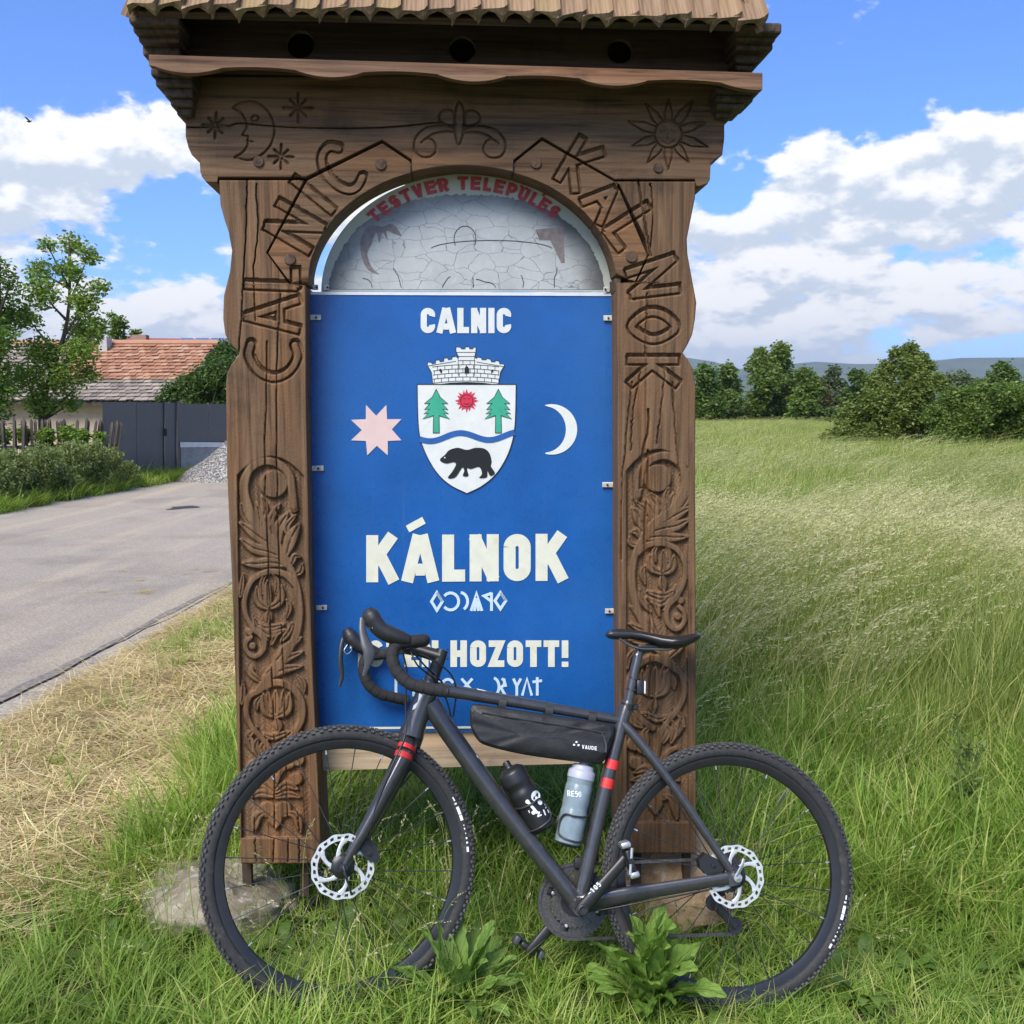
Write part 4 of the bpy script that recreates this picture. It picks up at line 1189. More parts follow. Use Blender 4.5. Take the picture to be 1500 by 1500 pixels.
# ---- wheels, built flat about their own axle (x forward, y axle towards the camera, z up)
def wheel_frame(c, fwd, nrm, up, spin=0.0):
    M = np.eye(4); M[:3, 0] = fwd; M[:3, 1] = nrm; M[:3, 2] = np.cross(fwd, nrm); M[:3, 3] = c
    if M[:3, 2] @ up < 0: M[:3, 0] *= -1; M[:3, 2] *= -1
    return M
_t = lambda n: np.arange(n) * 2 * math.pi / n
def ringmesh(prof, seg):
    b = MB(); b.lathe(prof, (0, 0, 0), (0, 1, 0), seg, closed=True); return b
def make_wheel(c, fwd, nrm, R, rear):
    M = wheel_frame(c, fwd, nrm, B_UP)
    Ml = Matrix((BIKE.I @ M).tolist())
    rt = .0205                                  # tyre half width
    rr = R - .0372                              # rim outer radius
    # rim
    prof = [(rr - .0245, 0), (rr - .022, .0075), (rr - .006, .0132), (rr, .0135), (rr + .0015, .0115), (rr - .004, .008), (rr - .004, -.008), (rr + .0015, -.0115), (rr, -.0135), (rr - .006, -.0132), (rr - .022, -.0075)]
    rim = ringmesh(prof, 120).build('wheel', RIM_M, None, 50)
    rim.parent = BIKE.o; rim.matrix_local = Ml
    # tyre carcass
    cr = R - .0025 - rt
    a = np.linspace(-2.35, 2.35, 17)
    prof = [(cr + rt * math.cos(q), rt * 1.0 * math.sin(q)) for q in a]
    b = ringmesh(prof, 140)
    ty = b.build('tyre', RUBBER, rim, 60)
    # knobs in five rows
    kb = MB(); n = 96
    for row, (ang, w, l, h, ph) in enumerate(((0, .0060, .0085, .0030, 0), (.36, .0056, .0080, .0030, .5), (-.36, .0056, .0080, .0030, .5), (.74, .0060, .0085, .0044, .0), (-.74, .0060, .0085, .0044, .0), (1.06, .0052, .0080, .0056, .5), (-1.06, .0052, .0080, .0056, .5))):
        for i in range(n):
            th = (i + ph) * 2 * math.pi / n
            er = np.array([math.cos(th), 0, math.sin(th)]); et = np.array([-math.sin(th), 0, math.cos(th)]); ey = np.array([0, 1.0, 0])
            nrm_ = er * math.cos(ang) + ey * math.sin(ang); tg = -er * math.sin(ang) + ey * math.cos(ang)
            cc = er * cr + nrm_ * (rt + h * .35)
            kb.box(cc, l, w, h * 1.6, [et, tg, nrm_])
    ko = kb.build('tread', KNOB, ty, fixn=False); ko['kind'] = 'stuff'
    # white sidewall print
    pm = MB()
    y0 = rt * .93
    def pr(th0, th1, r0, r1):
        q = np.linspace(th0, th1, 6)
        for k in range(5):
            o = []
            for th, r in ((q[k], r0), (q[k + 1], r0), (q[k + 1], r1), (q[k], r1)):
                y = math.sqrt(max(0, rt ** 2 - (r - cr) ** 2)) + .0008
                o.append((r * math.cos(th), y, r * math.sin(th)))
            pm.add(o, [(0, 1, 2, 3)])
    base = (math.radians(32) if not rear else math.radians(-8))
    sgn = -1
    for a0, a1, r0, r1 in ((0, .035, .6, -.1), (.05, .065, .7, -.5), (.085, .15, .95, -.6), (.155, .20, .95, -.6), (.235, .245, .6, .1), (.26, .275, .6, 0), (.30, .31, .6, .1), (.335, .35, .8, -.1), (.37, .385, .8, -.2), (.41, .45, .9, -.3)):
        s1 = 1 if M[:3, 0] @ np.array([1, 0, 0]) > 0 else -1
        a0, a1 = base + sgn * a0, base + sgn * a1
        if s1 < 0: a0, a1 = math.pi - a0, math.pi - a1
        pr(a0, a1, cr + .005 * r1 - .001, cr + .005 * r0 - .001)
    pm.build('tyre_print', DECAL, ty, fixn=False)
    # hub
    hb = MB(); w = .062 if rear else .05
    hb.lathe([(0, -w), (.008, -w), (.009, -.034), (.022, -.033), (.022, -.028), (.013, -.024), (.012, .022), (.022, .026), (.022, .031), (.010, .034), (.009, w), (0, w)], (0, 0, 0), (0, 1, 0), 20)
    hb.build('hub', BLK, rim, 40)
    # spokes: 24 crossing wires, one mesh for each side shared by all
    sm = {}
    for side in (1, -1):
        sb = MB(); th = .62
        p0 = np.array([.021 * math.cos(th), .029 * side, .021 * math.sin(th)]); p1 = np.array([rr - .022, .003 * side, 0.0])
        sb.tube([p0, (p0 + p1) / 2, p1], .0014, 5)
        sm[side] = sb.build('spoke', SATIN, rim, 60)
    nb = MB(); nb.tube([(rr - .035, 0, 0), (rr - .022, 0, 0)], .0023, 6)
    nip = nb.build('nipple', SILVER, rim, 60)
    first = {1: True, -1: True, 'n': True}
    for i in range(24):
        side = 1 if i % 2 == 0 else -1
        q = i * 2 * math.pi / 24 + (.13 if rear else .05)
        Rm = Matrix.Rotation(-q, 4, 'Y')
        flip = Matrix.Scale(-1, 4, (0, 0, 1)) if (i // 2) % 2 else Matrix.Identity(4)
        o = sm[side] if first[side] else sm[side].copy()
        if not first[side]: COL.objects.link(o); o.parent = rim
        first[side] = False
        o.matrix_local = Rm @ flip
        o = nip if first['n'] else nip.copy()
        if not first['n']: COL.objects.link(o); o.parent = rim
        first['n'] = False
        o.matrix_local = Rm
    vb = MB(); q = 2.2
    vb.tube([((rr - .03) * math.cos(q), 0, (rr - .03) * math.sin(q)), ((rr - .075) * math.cos(q), 0, (rr - .075) * math.sin(q))], .0026, 6)
    vb.build('valve', BLK, rim, 60)
    # brake rotor: wavy slotted ring on five swept arms
    rb = MB(); yo = .040 if not rear else .046; n = 96
    outer = lambda q: .080 + .0015 * math.sin(12 * q)
    for i in range(n):
        q0, q1 = i * 2 * math.pi / n, (i + 1) * 2 * math.pi / n
        for k, (fa, fb) in enumerate(((0, .30), (.30, .72), (.72, 1))):
            if k == 1 and i % 4 in (0, 1) : continue
            o = []
            for q, f_ in ((q0, fa), (q1, fa), (q1, fb), (q0, fb)):
                r = .0635 + (outer(q) - .0635) * f_
                qq = q + (.06 * (f_ - .5))
                o.append((r * math.cos(qq), yo, r * math.sin(qq)))
            o2 = [(x, y - .0018, z) for x, y, z in o]
            rb.add(o + o2, [(0, 1, 2, 3), (7, 6, 5, 4), (0, 4, 5, 1), (1, 5, 6, 2), (2, 6, 7, 3), (3, 7, 4, 0)])
    for i in range(6):
        q = i * math.pi / 3
        P = [((.026 + .040 * t) * math.cos(q + .55 * t), yo + .0006, (.026 + .040 * t) * math.sin(q + .55 * t)) for t in np.linspace(0, 1, 6)]
        rb.tube(P, [.0062, .0052, .0046, .0046, .0058, .0085], 6, True, (1.0, .16), upv=(math.cos(q + 1.57), 0, math.sin(q + 1.57)))
    ro = rb.build('brake_rotor', ROTOR_M, rim, fixn=False)
    rb = MB(); rb.lathe([(.012, yo - .003), (.029, yo - .003), (.030, yo + .002), (.024, yo + .006), (.013, yo + .008), (0, yo + .008)], (0, 0, 0), (0, 1, 0), 24)
    for i in range(6):
        q = i * math.pi / 3 + .3
        rb.lathe([(.0028, yo + .002), (.0028, yo + .0045), (0, yo + .0048)], (.027 * math.cos(q), 0, .027 * math.sin(q)), (0, 1, 0), 8)
    rb.build('rotor_carrier', BLK, rim, 40)
    if rear:
        cb = MB()
        for k in range(11):
            rad = .052 - .0032 * k; yy = -.022 - .0036 * k
            n = int(rad * 2 * math.pi / .0127) * 2
            P1 = [((rad + (.002 if j % 2 else -.002)) * math.cos(j * 2 * math.pi / n), yy, (rad + (.002 if j % 2 else -.002)) * math.sin(j * 2 * math.pi / n)) for j in range(n)]
            cb.prism(np.array(P1), np.array(P1) + [0, -.0016, 0])
        cb.build('cassette', CHAIN_M, rim)
    return rim
wheel_f = make_wheel(B_FC, B_FD, B_FN, R_FRONT, False)
wheel_r = make_wheel(B_RC, B_FW, B_N, R_REAR, True)
# thru axle levers and calipers
b = MB(); b.tube(kp([(503, 1270, .066), (505, 1278, .072), (512, 1300, .072), (515, 1311, .070)], KF, n=8), [.007, .006, .0042, .005], 8, True, (1, .6)); b.lathe([(.011, .05), (.011, .07), (0, .072)], B_FC, B_FN, 14)
b.build('axle_lever', BLK, BIKE, 40)
b = MB(); b.tube(kp([(1078, 1286, .072), (1086, 1270, .078), (1090, 1258, .078)], K, n=8), [.006, .005, .004], 8, True, (1, .6)); b.lathe([(.011, .06), (.011, .075), (0, .077)], B_RC, B_N, 14)
b.build('axle_lever', SILVER, BIKE, 40)
b = MB()
Q = kp([(530, 1232), (541, 1228), (552, 1240), (557, 1258), (552, 1265), (536, 1259), (529, 1248)], KF, .050); b.prism(Q, Q - B_FN * .028)
b.lathe([(.007, 0), (.007, .004), (0, .005)], KF(541, 1250, .050), B_FN, 10); b.build('brake_caliper', BLK, BIKE)
b = MB()
Q = kp([(1024, 1260), (1034, 1250), (1050, 1258), (1062, 1270), (1056, 1282), (1036, 1282), (1026, 1272)], K, .052); b.prism(Q, Q - B_N * .030)
b.lathe([(.006, 0), (.006, .004), (0, .005)], K(1045, 1268, .052), B_N, 10); b.build('brake_caliper', BLK, BIKE)

# ---- seat post, collar, saddle, rear light
b = MB(); Q = kp([(920, 1032), (928, 990), (936, 955)], K, 0, 8); b.tube(Q, .0130, 16); b.tube(kp([(933, 962), (942, 951), (962, 947), (968, 946)], K, 0, 8), [.0135, .012, .009, .007], 12)
b.build('seat_post', PAINT, BIKE, 50)
b = MB(); Q = kp([(917.5, 1040), (919.5, 1031)], K); b.tube(Q, .0185, 18); b.box(K(930, 1037, .0), .018, .014, .012, [B_FW, B_N, B_UP], .002); b.build('seat_collar', BLK, BIKE, 40)
def saddle():
    # stations along the saddle: pixel x, top y, bottom y, half width
    st = [(887.5, 929, 931, .010), (890, 924.5, 934, .017), (897, 921.5, 936.5, .0185), (908, 921, 937, .020), (922, 922, 936, .022), (936, 924, 938, .026), (950, 927, 942, .033),
          (964, 930, 948, .043), (978, 932, 951, .054), (992, 932, 951, .063), (1004, 930, 947, .067), (1014, 928, 942, .064), (1019, 927, 937, .052), (1021, 929, 932, .030)]
    b = MB(); n = 20; V = []
    for x, yt, yb_, hw in st:
        T, Bt = K(x, yt), K(x, yb_); h = np.linalg.norm(T - Bt); c = T
        for j in range(n):
            a = -math.pi / 2 + 2 * math.pi * j / n
            s, co = math.sin(a), math.cos(a)
            # flat-topped, skirts turned down at the sides
            lat = hw * np.sign(co) * abs(co) ** .7
            dep = -.10 * h * (abs(lat) / hw) ** 3 * 4 if s > -.2 else -h * (.55 + .45 * abs(s))
            V.append(c + B_N * lat + B_UP * dep * 1.0)
    k = len(st)
    Fs = [(i * n + j, i * n + (j + 1) % n, (i + 1) * n + (j + 1) % n, (i + 1) * n + j) for i in range(k - 1) for j in range(n)]
    Fs += [tuple(range(n)), tuple((k - 1) * n + j for j in range(n))]
    b.add(V, Fs)
    return b
sad = saddle().build('saddle', mat('saddle_vinyl', (.017, .018, .020), .32, var=.15, scale=50, spec=.5), BIKE, 60)
b = MB()
for s in (1, -1):
    b.tube(kp([(906, 934, .010 * s), (920, 944, .014 * s), (938, 950, .021 * s), (960, 951, .023 * s), (982, 951, .026 * s), (992, 944, .032 * s)], K, n=16), .0035, 8)
b.build('saddle_rail', GREYM, (BIKE, sad), 60)
b = MB(); b.box(K(944, 948), .045, .05, .010, [B_FW, B_N, B_UP], .003); b.box(K(944, 953), .03, .04, .010, [B_FW, B_N, B_UP], .003); b.build('saddle_clamp', BLK, BIKE, 40)
b = MB(); b.box(K(937, 1007, 0), .022, .030, .040, [B_FW, B_N, B_UP], .004); b.build('rear_light', BLK, BIKE, 40)
rl = bpy.data.objects['rear_light']
b = MB(); b.box(K(942.5, 1007, 0), .008, .028, .036, [norm(B_FW + .15 * B_UP), B_N, B_UP], .003); b.build('lens', mat('lens_clear', (.75, .75, .76), .25, var=.05), (BIKE, rl), 40)
for y in (994, 1010.5):
    b = MB(); x = 936 - (y - 955) * .21
    A, C = K(x + 1.3, y - 1.5), K(x + .7, y + 1.5); b.tube([A, C], .0160, 16); b.tube([K(x, y), K(x + 10, y + 2)], .004, 6); b.build('light_strap', SATIN, (BIKE, rl), 40)

# ---- drive train
def gear(b, c, rad, n, yo, th, WBAND=.026):
    k = n * 4; P = []
    for j in range(k):
        q = 2 * math.pi * j / k; r = rad + (.0028 if j % 4 in (1, 2) else -.0022)
        P.append(c + B_N * yo + r * (math.cos(q) * B_FW + math.sin(q) * B_UP))
    P = np.array(P); c0 = c + B_N * yo
    In = np.array([c0 + (rad - WBAND) * norm(p - c0) for p in P]); d = -B_N * th
    b.add(np.concatenate([P, In, P + d, In + d]), [(j, (j + 1) % k, k + (j + 1) % k, k + j) for j in range(k)] + [(2 * k + j, 3 * k + j, 3 * k + (j + 1) % k, 2 * k + (j + 1) % k) for j in range(k)] +
          [(j, 2 * k + j, 2 * k + (j + 1) % k, (j + 1) % k) for j in range(k)] + [(k + j, k + (j + 1) % k, 3 * k + (j + 1) % k, 3 * k + j) for j in range(k)])
BB = K(846, 1325)
b = MB(); gear(b, BB, .093, 46, -.046, .003); cr_o = b.build('chainring', CHAIN_M, BIKE)
b = MB(); gear(b, BB, .064, 30, -.038, .003); b.build('chainring', CHAIN_M, BIKE)
b = MB(); b.lathe([(.0, -.040), (.052, -.040), (.055, -.044), (.0, -.047)], BB, B_N, 32)
for i in range(4):
    q = i * math.pi / 2 + .35
    d = math.cos(q) * B_FW + math.sin(q) * B_UP
    b.tube([BB - B_N * .046 + d * .02, BB - B_N * .046 + d * .078], [.016, .011], 8, True, (.35, 1), upv=B_N)
b.build('crank_spider', BLK, BIKE, 40)
b = MB()
for i in range(4):
    q = i * math.pi / 2 + .35; d = math.cos(q) * B_FW + math.sin(q) * B_UP
    b.lathe([(.0045, 0), (.0045, .003), (.002, .0036), (.002, .002), (0, .002)], BB - B_N * .037 + d * .064, B_N, 10)
b.build('chainring_bolts', SILVER, BIKE)
def crank(P0, P1, yo):
    b = MB(); A = P0 + B_N * yo; C = P1 + B_N * (yo + (.008 if yo > 0 else -.008))
    b.tube([A - (C - A) * .09, A, A + (C - A) * .35, A + (C - A) * .8, C, C + (C - A) * .06], [.013, .0185, .0165, .0135, .0135, .010], 14, True, (.48, 1), upv=B_N)
    o = b.build('crank_arm', BLK, BIKE, 50)
    return o, C
CA = K(917, 1257, .075) - B_N * .075
c1, C1 = crank(BB, CA, .066)
b = MB(); b.lathe([(.0, .0), (.014, .0), (.014, .008), (.011, .010), (.011, .008), (.0085, .008), (.0085, .004), (0, .004)], BB + B_N * .074, B_N, 20); b.build('crank_bolt', SATIN, (BIKE, c1), 40)
CB = 2 * BB - CA
c2, C2 = crank(BB, CB, -.062)
# printed size mark "105" on the near crank
def on_crank(P, k): return kp(P, K, .0772 + .0001 * k)
_gl = []
dx, dy = norm(np.array([917 - 846, 1257 - 1325, 0.]))[:2]
for i, ch in enumerate('-105'):
    for p in glyph(ch, .55, .2):
        u = 22 + i * 6.2 + p[:, 0] * 8; v = (p[:, 1] - .5) * 7.5
        _gl.append(np.stack([846 + u * dx - v * dy, 1325 + u * dy + v * dx], 1))
lines('crank_print', _gl, 1.5, DECAL, 1, c1, on_crank, root=BIKE)
# clipless pedals
def pedal(C, s, tilt):
    a = norm(B_FW * math.cos(tilt) + B_UP * math.sin(tilt)); u = np.cross(B_N, a)
    b = MB(); b.tube([C, C + B_N * s * .062], .0075, 10)
    b.box(C + B_N * s * .035, .055, .050, .016, [a, B_N, u], .005)
    o = b.build('pedal', BLK, BIKE, 40)
    b = MB()
    for q in (.040, -.036):
        b.box(C + B_N * s * .035 + a * q, .016, .044, .026, [a, B_N, u], .005)
    b.tube([C + B_N * s * .058 + a * .03 - u * .012, C + B_N * s * .058 + u * .0, C + B_N * s * .058 - a * .03 + u * .012], .004, 8)
    b.build('pedal_cage', SILVER if s > 0 else GREYM, (BIKE, o), 40)
pedal(C1, 1, 1.25); pedal(C2, -1, .5)
# chain, derailleurs
def chain(P, name='chain'):
    b = MB(); P = np.asarray(P, float)
    L = np.concatenate([[0], np.cumsum(np.linalg.norm(np.diff(P, axis=0), axis=1))]); n = int(L[-1] / .0127)
    pts = np.stack([np.interp(np.linspace(0, L[-1], n), L, P[:, k]) for k in range(3)], 1)
    for i in range(n - 1):
        a, c = pts[i], pts[i + 1]; t = norm(c - a); w = .0032 if i % 2 else .0022
        for s in (1, -1):
            b.box((a + c) / 2 + B_N * s * w, .0165, .0011, .0075, [t, B_N, np.cross(t, B_N)])
        b.tube([a - B_N * .004, a + B_N * .004], .0024, 5)
    return b.build(name, CHAIN_M, BIKE, fixn=False)
rear_c = B_RC
tq = np.linspace(math.pi / 2, -math.pi / 2, 20) + math.pi   # round the back of nothing: only the ring front
ringarc = [BB - B_N * .045 + .095 * (math.cos(q) * B_FW + math.sin(q) * B_UP) for q in np.linspace(math.pi / 2 + .1, -math.pi / 2 - .15, 26)]
DL = K(1077, 1357, -.045); DU = K(1045, 1322, -.045)
topc = [rear_c - B_N * .045 + B_UP * .034, ringarc[0]]
chain(topc + ringarc + [DL - B_UP * .019])
b = MB()
for c_ in (DU, DL):
    b.lathe([(.006, -.004), (.020, -.004), (.022, 0), (.020, .004), (.006, .004)], c_, B_N, 22, closed=True)
    b.lathe([(0, -.006), (.007, -.006), (.007, .006), (0, .006)], c_, B_N, 12)
b.tube([DU + B_N * .008, DL + B_N * .008], [.012, .010], 8, True, (.25, 1), upv=B_N)
b.tube([DU - B_N * .008, DL - B_N * .008], [.012, .010], 8, True, (.25, 1), upv=B_N)
b.tube([B_RC - B_N * .058, K(1052, 1300, -.06), DU - B_N * .01], [.010, .013, .012], 10)
b.box(K(1052, 1306, -.05), .035, .020, .022, [B_FW, B_N, B_UP], .005)
b.build('rear_derailleur', SATIN, BIKE, 40)
b = MB(); b.box(BB + B_UP * .100 - B_N * .040 - B_FW * .02, .05, .016, .030, [B_FW, B_N, B_UP], .005); b.box(BB + B_UP * .130 - B_N * .034 - B_FW * .045, .03, .02, .05, [B_FW, B_N, B_UP], .005)
b.build('front_derailleur', SATIN, BIKE, 40)
# ---- cockpit: stem, drop bar, tape, levers, cables
b = MB()
st0, st1 = K(646, 958), KF(588, 947)
b.tube(kp([(628, 1008), (640, 975), (648, 952)], K, 0, 6), [.0185, .0175, .017], 16)
b.tube([K(645, 962), (K(645, 962) + st1) / 2 + B_UP * .002, st1], [.0185, .0165, .019], 14)
b.tube([st1 - B_FN * .024, st1 + B_FN * .024], .0215, 18)
stem_o = b.build('stem', BLK, BIKE, 50)
b = MB()
for q in (.008, -.008): b.lathe([(.004, 0), (.004, .004), (0, .0045)], K(655, 957 + q * 900) , -B_FW, 8)
b.build('stem_bolts', SATIN, (BIKE, stem_o))
b = MB(); Q = kp([(635, 985), (631, 998)], K); b.tube(Q, [.0185, .0195], 18); b.build('headset_spacer', GREYM, BIKE, 40)
b = MB(); Q = kp([(632.5, 1000), (630, 1007)], K); b.tube(Q, [.0215, .026], 18); b.build('headset_cover', BLK, BIKE, 40)
# drop bar centreline: near side (towards the camera) and far side
near = [(588, 947, .0), (598, 944, .06), (612, 940, .13), (621, 938, .185), (618, 938, .205), (600, 940, .212), (585, 942, .214), (577, 950, .216), (575, 966, .220), (582, 984, .224), (600, 1001, .230), (624, 1008, .236), (654, 1013, .242)]
far = [(588, 947, .0), (583, 950, -.06), (577, 954, -.13), (572, 957, -.185), (566, 958, -.203), (553, 959, -.212), (541, 961, -.214), (534, 969, -.216), (533, 985, -.220), (540, 1003, -.224), (556, 1016, -.230), (574, 1021, -.236), (596, 1026, -.242)]
for nm, P in (('drop_bar', near), ('drop_bar', far)):
    Q = np.array([KF(*q) for q in curve(P, 60)])
    b = MB(); b.tube(Q, .0125, 12); o = b.build(nm, TAPE if False else BLK, BIKE, 60)
    # wound tape: a slightly ridged sleeve over bar tops and drops
    i0 = 8
    L = np.concatenate([[0], np.cumsum(np.linalg.norm(np.diff(Q, axis=0), axis=1))])
    m = 170; Lr = np.linspace(L[i0], L[-1], m)
    Z = np.stack([np.interp(Lr, L, Q[:, k]) for k in range(3)], 1)
    ph = (Lr / .024) % 1.0
    r = .0152 + .0011 * ph
    b = MB(); b.tube(Z, r, 14); b.build('bar_tape', TAPE, (BIKE, o), 35)
    b = MB(); b.lathe([(.0155, 0), (.0155, .003), (.011, .006), (0, .006)], Z[-1], norm(Z[-1] - Z[-3]), 16); b.build('bar_plug', SATIN, (BIKE, o), 40)
def hood(path, radii, name='brake_hood'):
    b = MB(); Q = np.array([KF(*q) for q in curve(path, 22)])
    r = np.interp(np.linspace(0, 1, 22), np.linspace(0, 1, len(radii)), radii)
    b.tube(Q, r, 16, True, (1.0, .80), upv=B_FN)
    return b.build(name, SATIN, BIKE, 60)
h1 = hood([(598, 938, .214), (578, 932, .216), (560, 924, .217), (549, 912, .217), (543, 902, .217), (538, 892, .217)], [.019, .0255, .0275, .0265, .027, .029, .0265, .015])
h2 = hood([(556, 958, -.214), (540, 952, -.215), (528, 947, -.216), (519, 940, -.216), (513, 932, -.216), (507, 921, -.216)], [.018, .023, .0245, .0245, .026, .027, .025, .014])
def lever(path, w, parent, m_=None):
    b = MB(); Q = np.array([KF(*q) for q in curve(path, 18)])
    r = np.interp(np.linspace(0, 1, 18), np.linspace(0, 1, len(w)), w)
    b.tube(Q, r, 12, True, (.35, 1.0), upv=B_FN)
    b.build('brake_lever', m_ or GREYM, (BIKE, parent), 50)
lever([(531, 905, .222), (531, 922, .228), (535, 940, .234), (541, 955, .238), (539, 972, .238), (533, 990, .236)], [.007, .009, .0105, .0150, .0150, .0075, .005], h1)
lever([(503, 935, -.216), (500, 950, -.212), (499, 970, -.210), (501, 990, -.210), (497, 1006, -.210)], [.006, .0065, .007, .0075, .006, .004], h2, BLK)
b = MB(); b.tube(kp([(509, 944, -.205), (504, 952, -.203), (508, 958, -.203), (515, 952, -.203), (512, 944, -.205)], KF, n=14), .0016, 6); b.build('lever_spring', SILVER, (BIKE, h2), 60)
for P, par in (((546.5, 919, .2345), h1), ((541, 921, .2345), h1), ((514, 949, -.199), h2)):
    b = MB(); b.lathe([(.0032, 0), (.0032, .0015), (0, .002)], KF(*P), B_FN, 10); b.build('hood_bolt', SILVER if P[0] != 541 else SATIN, (BIKE, par), 40)
# cables and hoses
CAB = mat('cable_black', (.012, .012, .013), .4)
for P, f in (([(600, 950, .06), (612, 975, .075), (640, 998, .05), (655, 1028, .03), (662, 1058, .022)], KF), ([(598, 952, .04), (630, 965, .06), (658, 985, .06), (668, 1010, .045), (664, 1050, .02)], KF),
             ([(602, 952, .08), (625, 978, .06), (648, 1000, .03), (656, 1020, .026)], KF), ([(590, 955, .07), (596, 985, .06), (594, 1030, .055), (594, 1075, .065), (575, 1120, .078), (548, 1190, .075), (541, 1238, .060)], KF)):
    b = MB(); b.tube(np.array([f(*q) for q in curve(P, 28)]), .0024, 7); b.build('cable', CAB, BIKE, 60)
b = MB(); b.tube(kp([(846, 1334, .03), (880, 1333, .035), (960, 1318, .058), (1040, 1303, .068)], K, n=20), .0024, 7); b.build('cable', CAB, BIKE, 60)
# bottle cages
def cage(P0, P1, up, r, name='bottle_cage'):
    """two wires that wrap the bottle from its back rail"""
    ax = norm(P1 - P0); s = np.cross(ax, up); b = MB(); L = np.linalg.norm(P1 - P0)
    b.tube([P0 - up * (r + .006) + ax * .01, P1 - up * (r + .006) - ax * .0], .0065, 8, True, (.5, 1))
    for sg in (1, -1):
        Q = []
        for q, h in ((-math.pi / 2, .10), (-.9, .09), (-.2, .08), (.5, .10), (1.0, .16), (1.1, .3), (1.0, .42), (.7, .5), (.1, .5), (-.7, .52), (-math.pi / 2, .55)):
            Q.append(P0 + ax * L * h + (r + .004) * (sg * math.cos(q) * s * 1.0 + math.sin(q) * up))
        b.tube(curve(Q, 40), .0026, 7)
    b.tube([P0 - up * r, P0 - ax * .006, P0 + up * r * .8], .0026, 7)
    return b.build(name, SATIN, BIKE, 50)
D0, D1 = K(796, 1213), K(733, 1103)          # bottle on the down tube: bottom, cap
E0, E1 = K(831, 1236), K(855, 1118)          # bottle on the seat tube
a1 = norm(D1 - D0); u1 = norm(np.cross(a1, B_N)); u1 = u1 if u1 @ B_UP > 0 else -u1
a2 = norm(E1 - E0); u2 = norm(np.cross(a2, B_N)); u2 = u2 if u2 @ B_FW > 0 else -u2
cage(D0, D0 + a1 * .15, u1, .0365); cage(E0, E0 + a2 * .15, u2, .0365)

# ------------------------------------------------------------------ bag and bottles carried by the bicycle
def bottle(name, P0, P1, body, capm, prof_body, prof_cap, label):
    ax = norm(P1 - P0)
    r = Root(name, tuple(P0), None, label, 'water bottle', 'water bottles on the bicycle')
    b = MB(); b.lathe(prof_body, P0, ax, 36); bo = b.build('bottle_body', body, r, 40)
    b = MB(); b.lathe(prof_cap, P0, ax, 36); b.build('bottle_cap', capm, r, 40)
    return r, bo, ax
L1 = np.linalg.norm(D1 - D0)
BB1 = mat('bottle_black', (.012, .013, .014), .42, var=.2, scale=40)
r1, bo1, ax1 = bottle('water_bottle', D0, D1, BB1, mat('bottle_cap_black', (.016, .017, .018), .4, var=.15, scale=30),
    [(0, 0), (.030, 0), (.0355, .005), (.036, .02), (.036, .095), (.0365, .100), (.0365, .112), (.033, .118), (.0335, .128), (.036, .133), (.036, .150), (.030, .156)],
    [(.0375, .140), (.0375, .166), (.036, .170), (.024, .180), (.012, .182), (.010, .186), (.0105, .196), (.008, .200), (0, .200)],
    'black water bottle with white skull print in the cage on the down tube')
CLEAR = mat('bottle_smoky', (.19, .25, .28), .22, var=.25, scale=18, spec=.6, dirt=((.36, .43, .45), 14, .56))
r2_, bo2, ax2 = bottle('water_bottle', E0, E1, CLEAR, mat('bottle_cap_pale', (.36, .38, .46), .45, var=.08, scale=20),
    [(0, 0), (.030, 0), (.0355, .004), (.036, .014), (.036, .085), (.0348, .090), (.0345, .100), (.036, .106), (.036, .150), (.0345, .156), (.0345, .160), (.0355, .163), (.0345, .178)],
    [(.0365, .172), (.0365, .190), (.034, .193), (.030, .197), (.029, .205), (.024, .208), (.012, .210), (.010, .222), (0, .223)],
    'smoky grey water bottle with pale cap in the cage on the seat tube')
def wrap(name, polys, m_, P0, ax, r, root, part):
    """print wrapped on a bottle: (angle px, height px) polygons given in photograph pixels, laid on the cylinder"""
    s = norm(np.cross(ax, B_N)); b = MB()
    for w, P in polys:
        P = np.asarray(P, float)
        Q = K(P[:, 0], P[:, 1], .03)
        d = Q - P0; h = d @ ax; x = np.clip(d @ s, -r * .97, r * .97)
        y = np.sqrt(r * r - x * x)
        V = P0 + np.outer(h, ax) + np.outer(x, s) + y[:, None] * B_N
        c = V.mean(0); n_ = len(V)
        b.add(np.concatenate([V, [c + B_N * .0006]]), [(i, (i + 1) % n_, n_) for i in range(n_)])
    return b.build(name, m_, (root, part), fixn=False)
def blob(cx, cy, rx, ry, a=0, n=12):
    t = np.linspace(0, 2 * math.pi, n, endpoint=False); c, s = math.cos(a), math.sin(a)
    return np.stack([cx + rx * np.cos(t) * c - ry * np.sin(t) * s, cy + rx * np.cos(t) * s + ry * np.sin(t) * c], 1)
def bar(x0, y0, x1, y1, w):
    d = norm(np.array([x1 - x0, y1 - y0, 0]))[:2] * w / 2; n_ = np.array([-d[1], d[0]])
    return np.array([[x0, y0] + n_, [x1, y1] + n_, [x1, y1] - n_, [x0, y0] - n_])
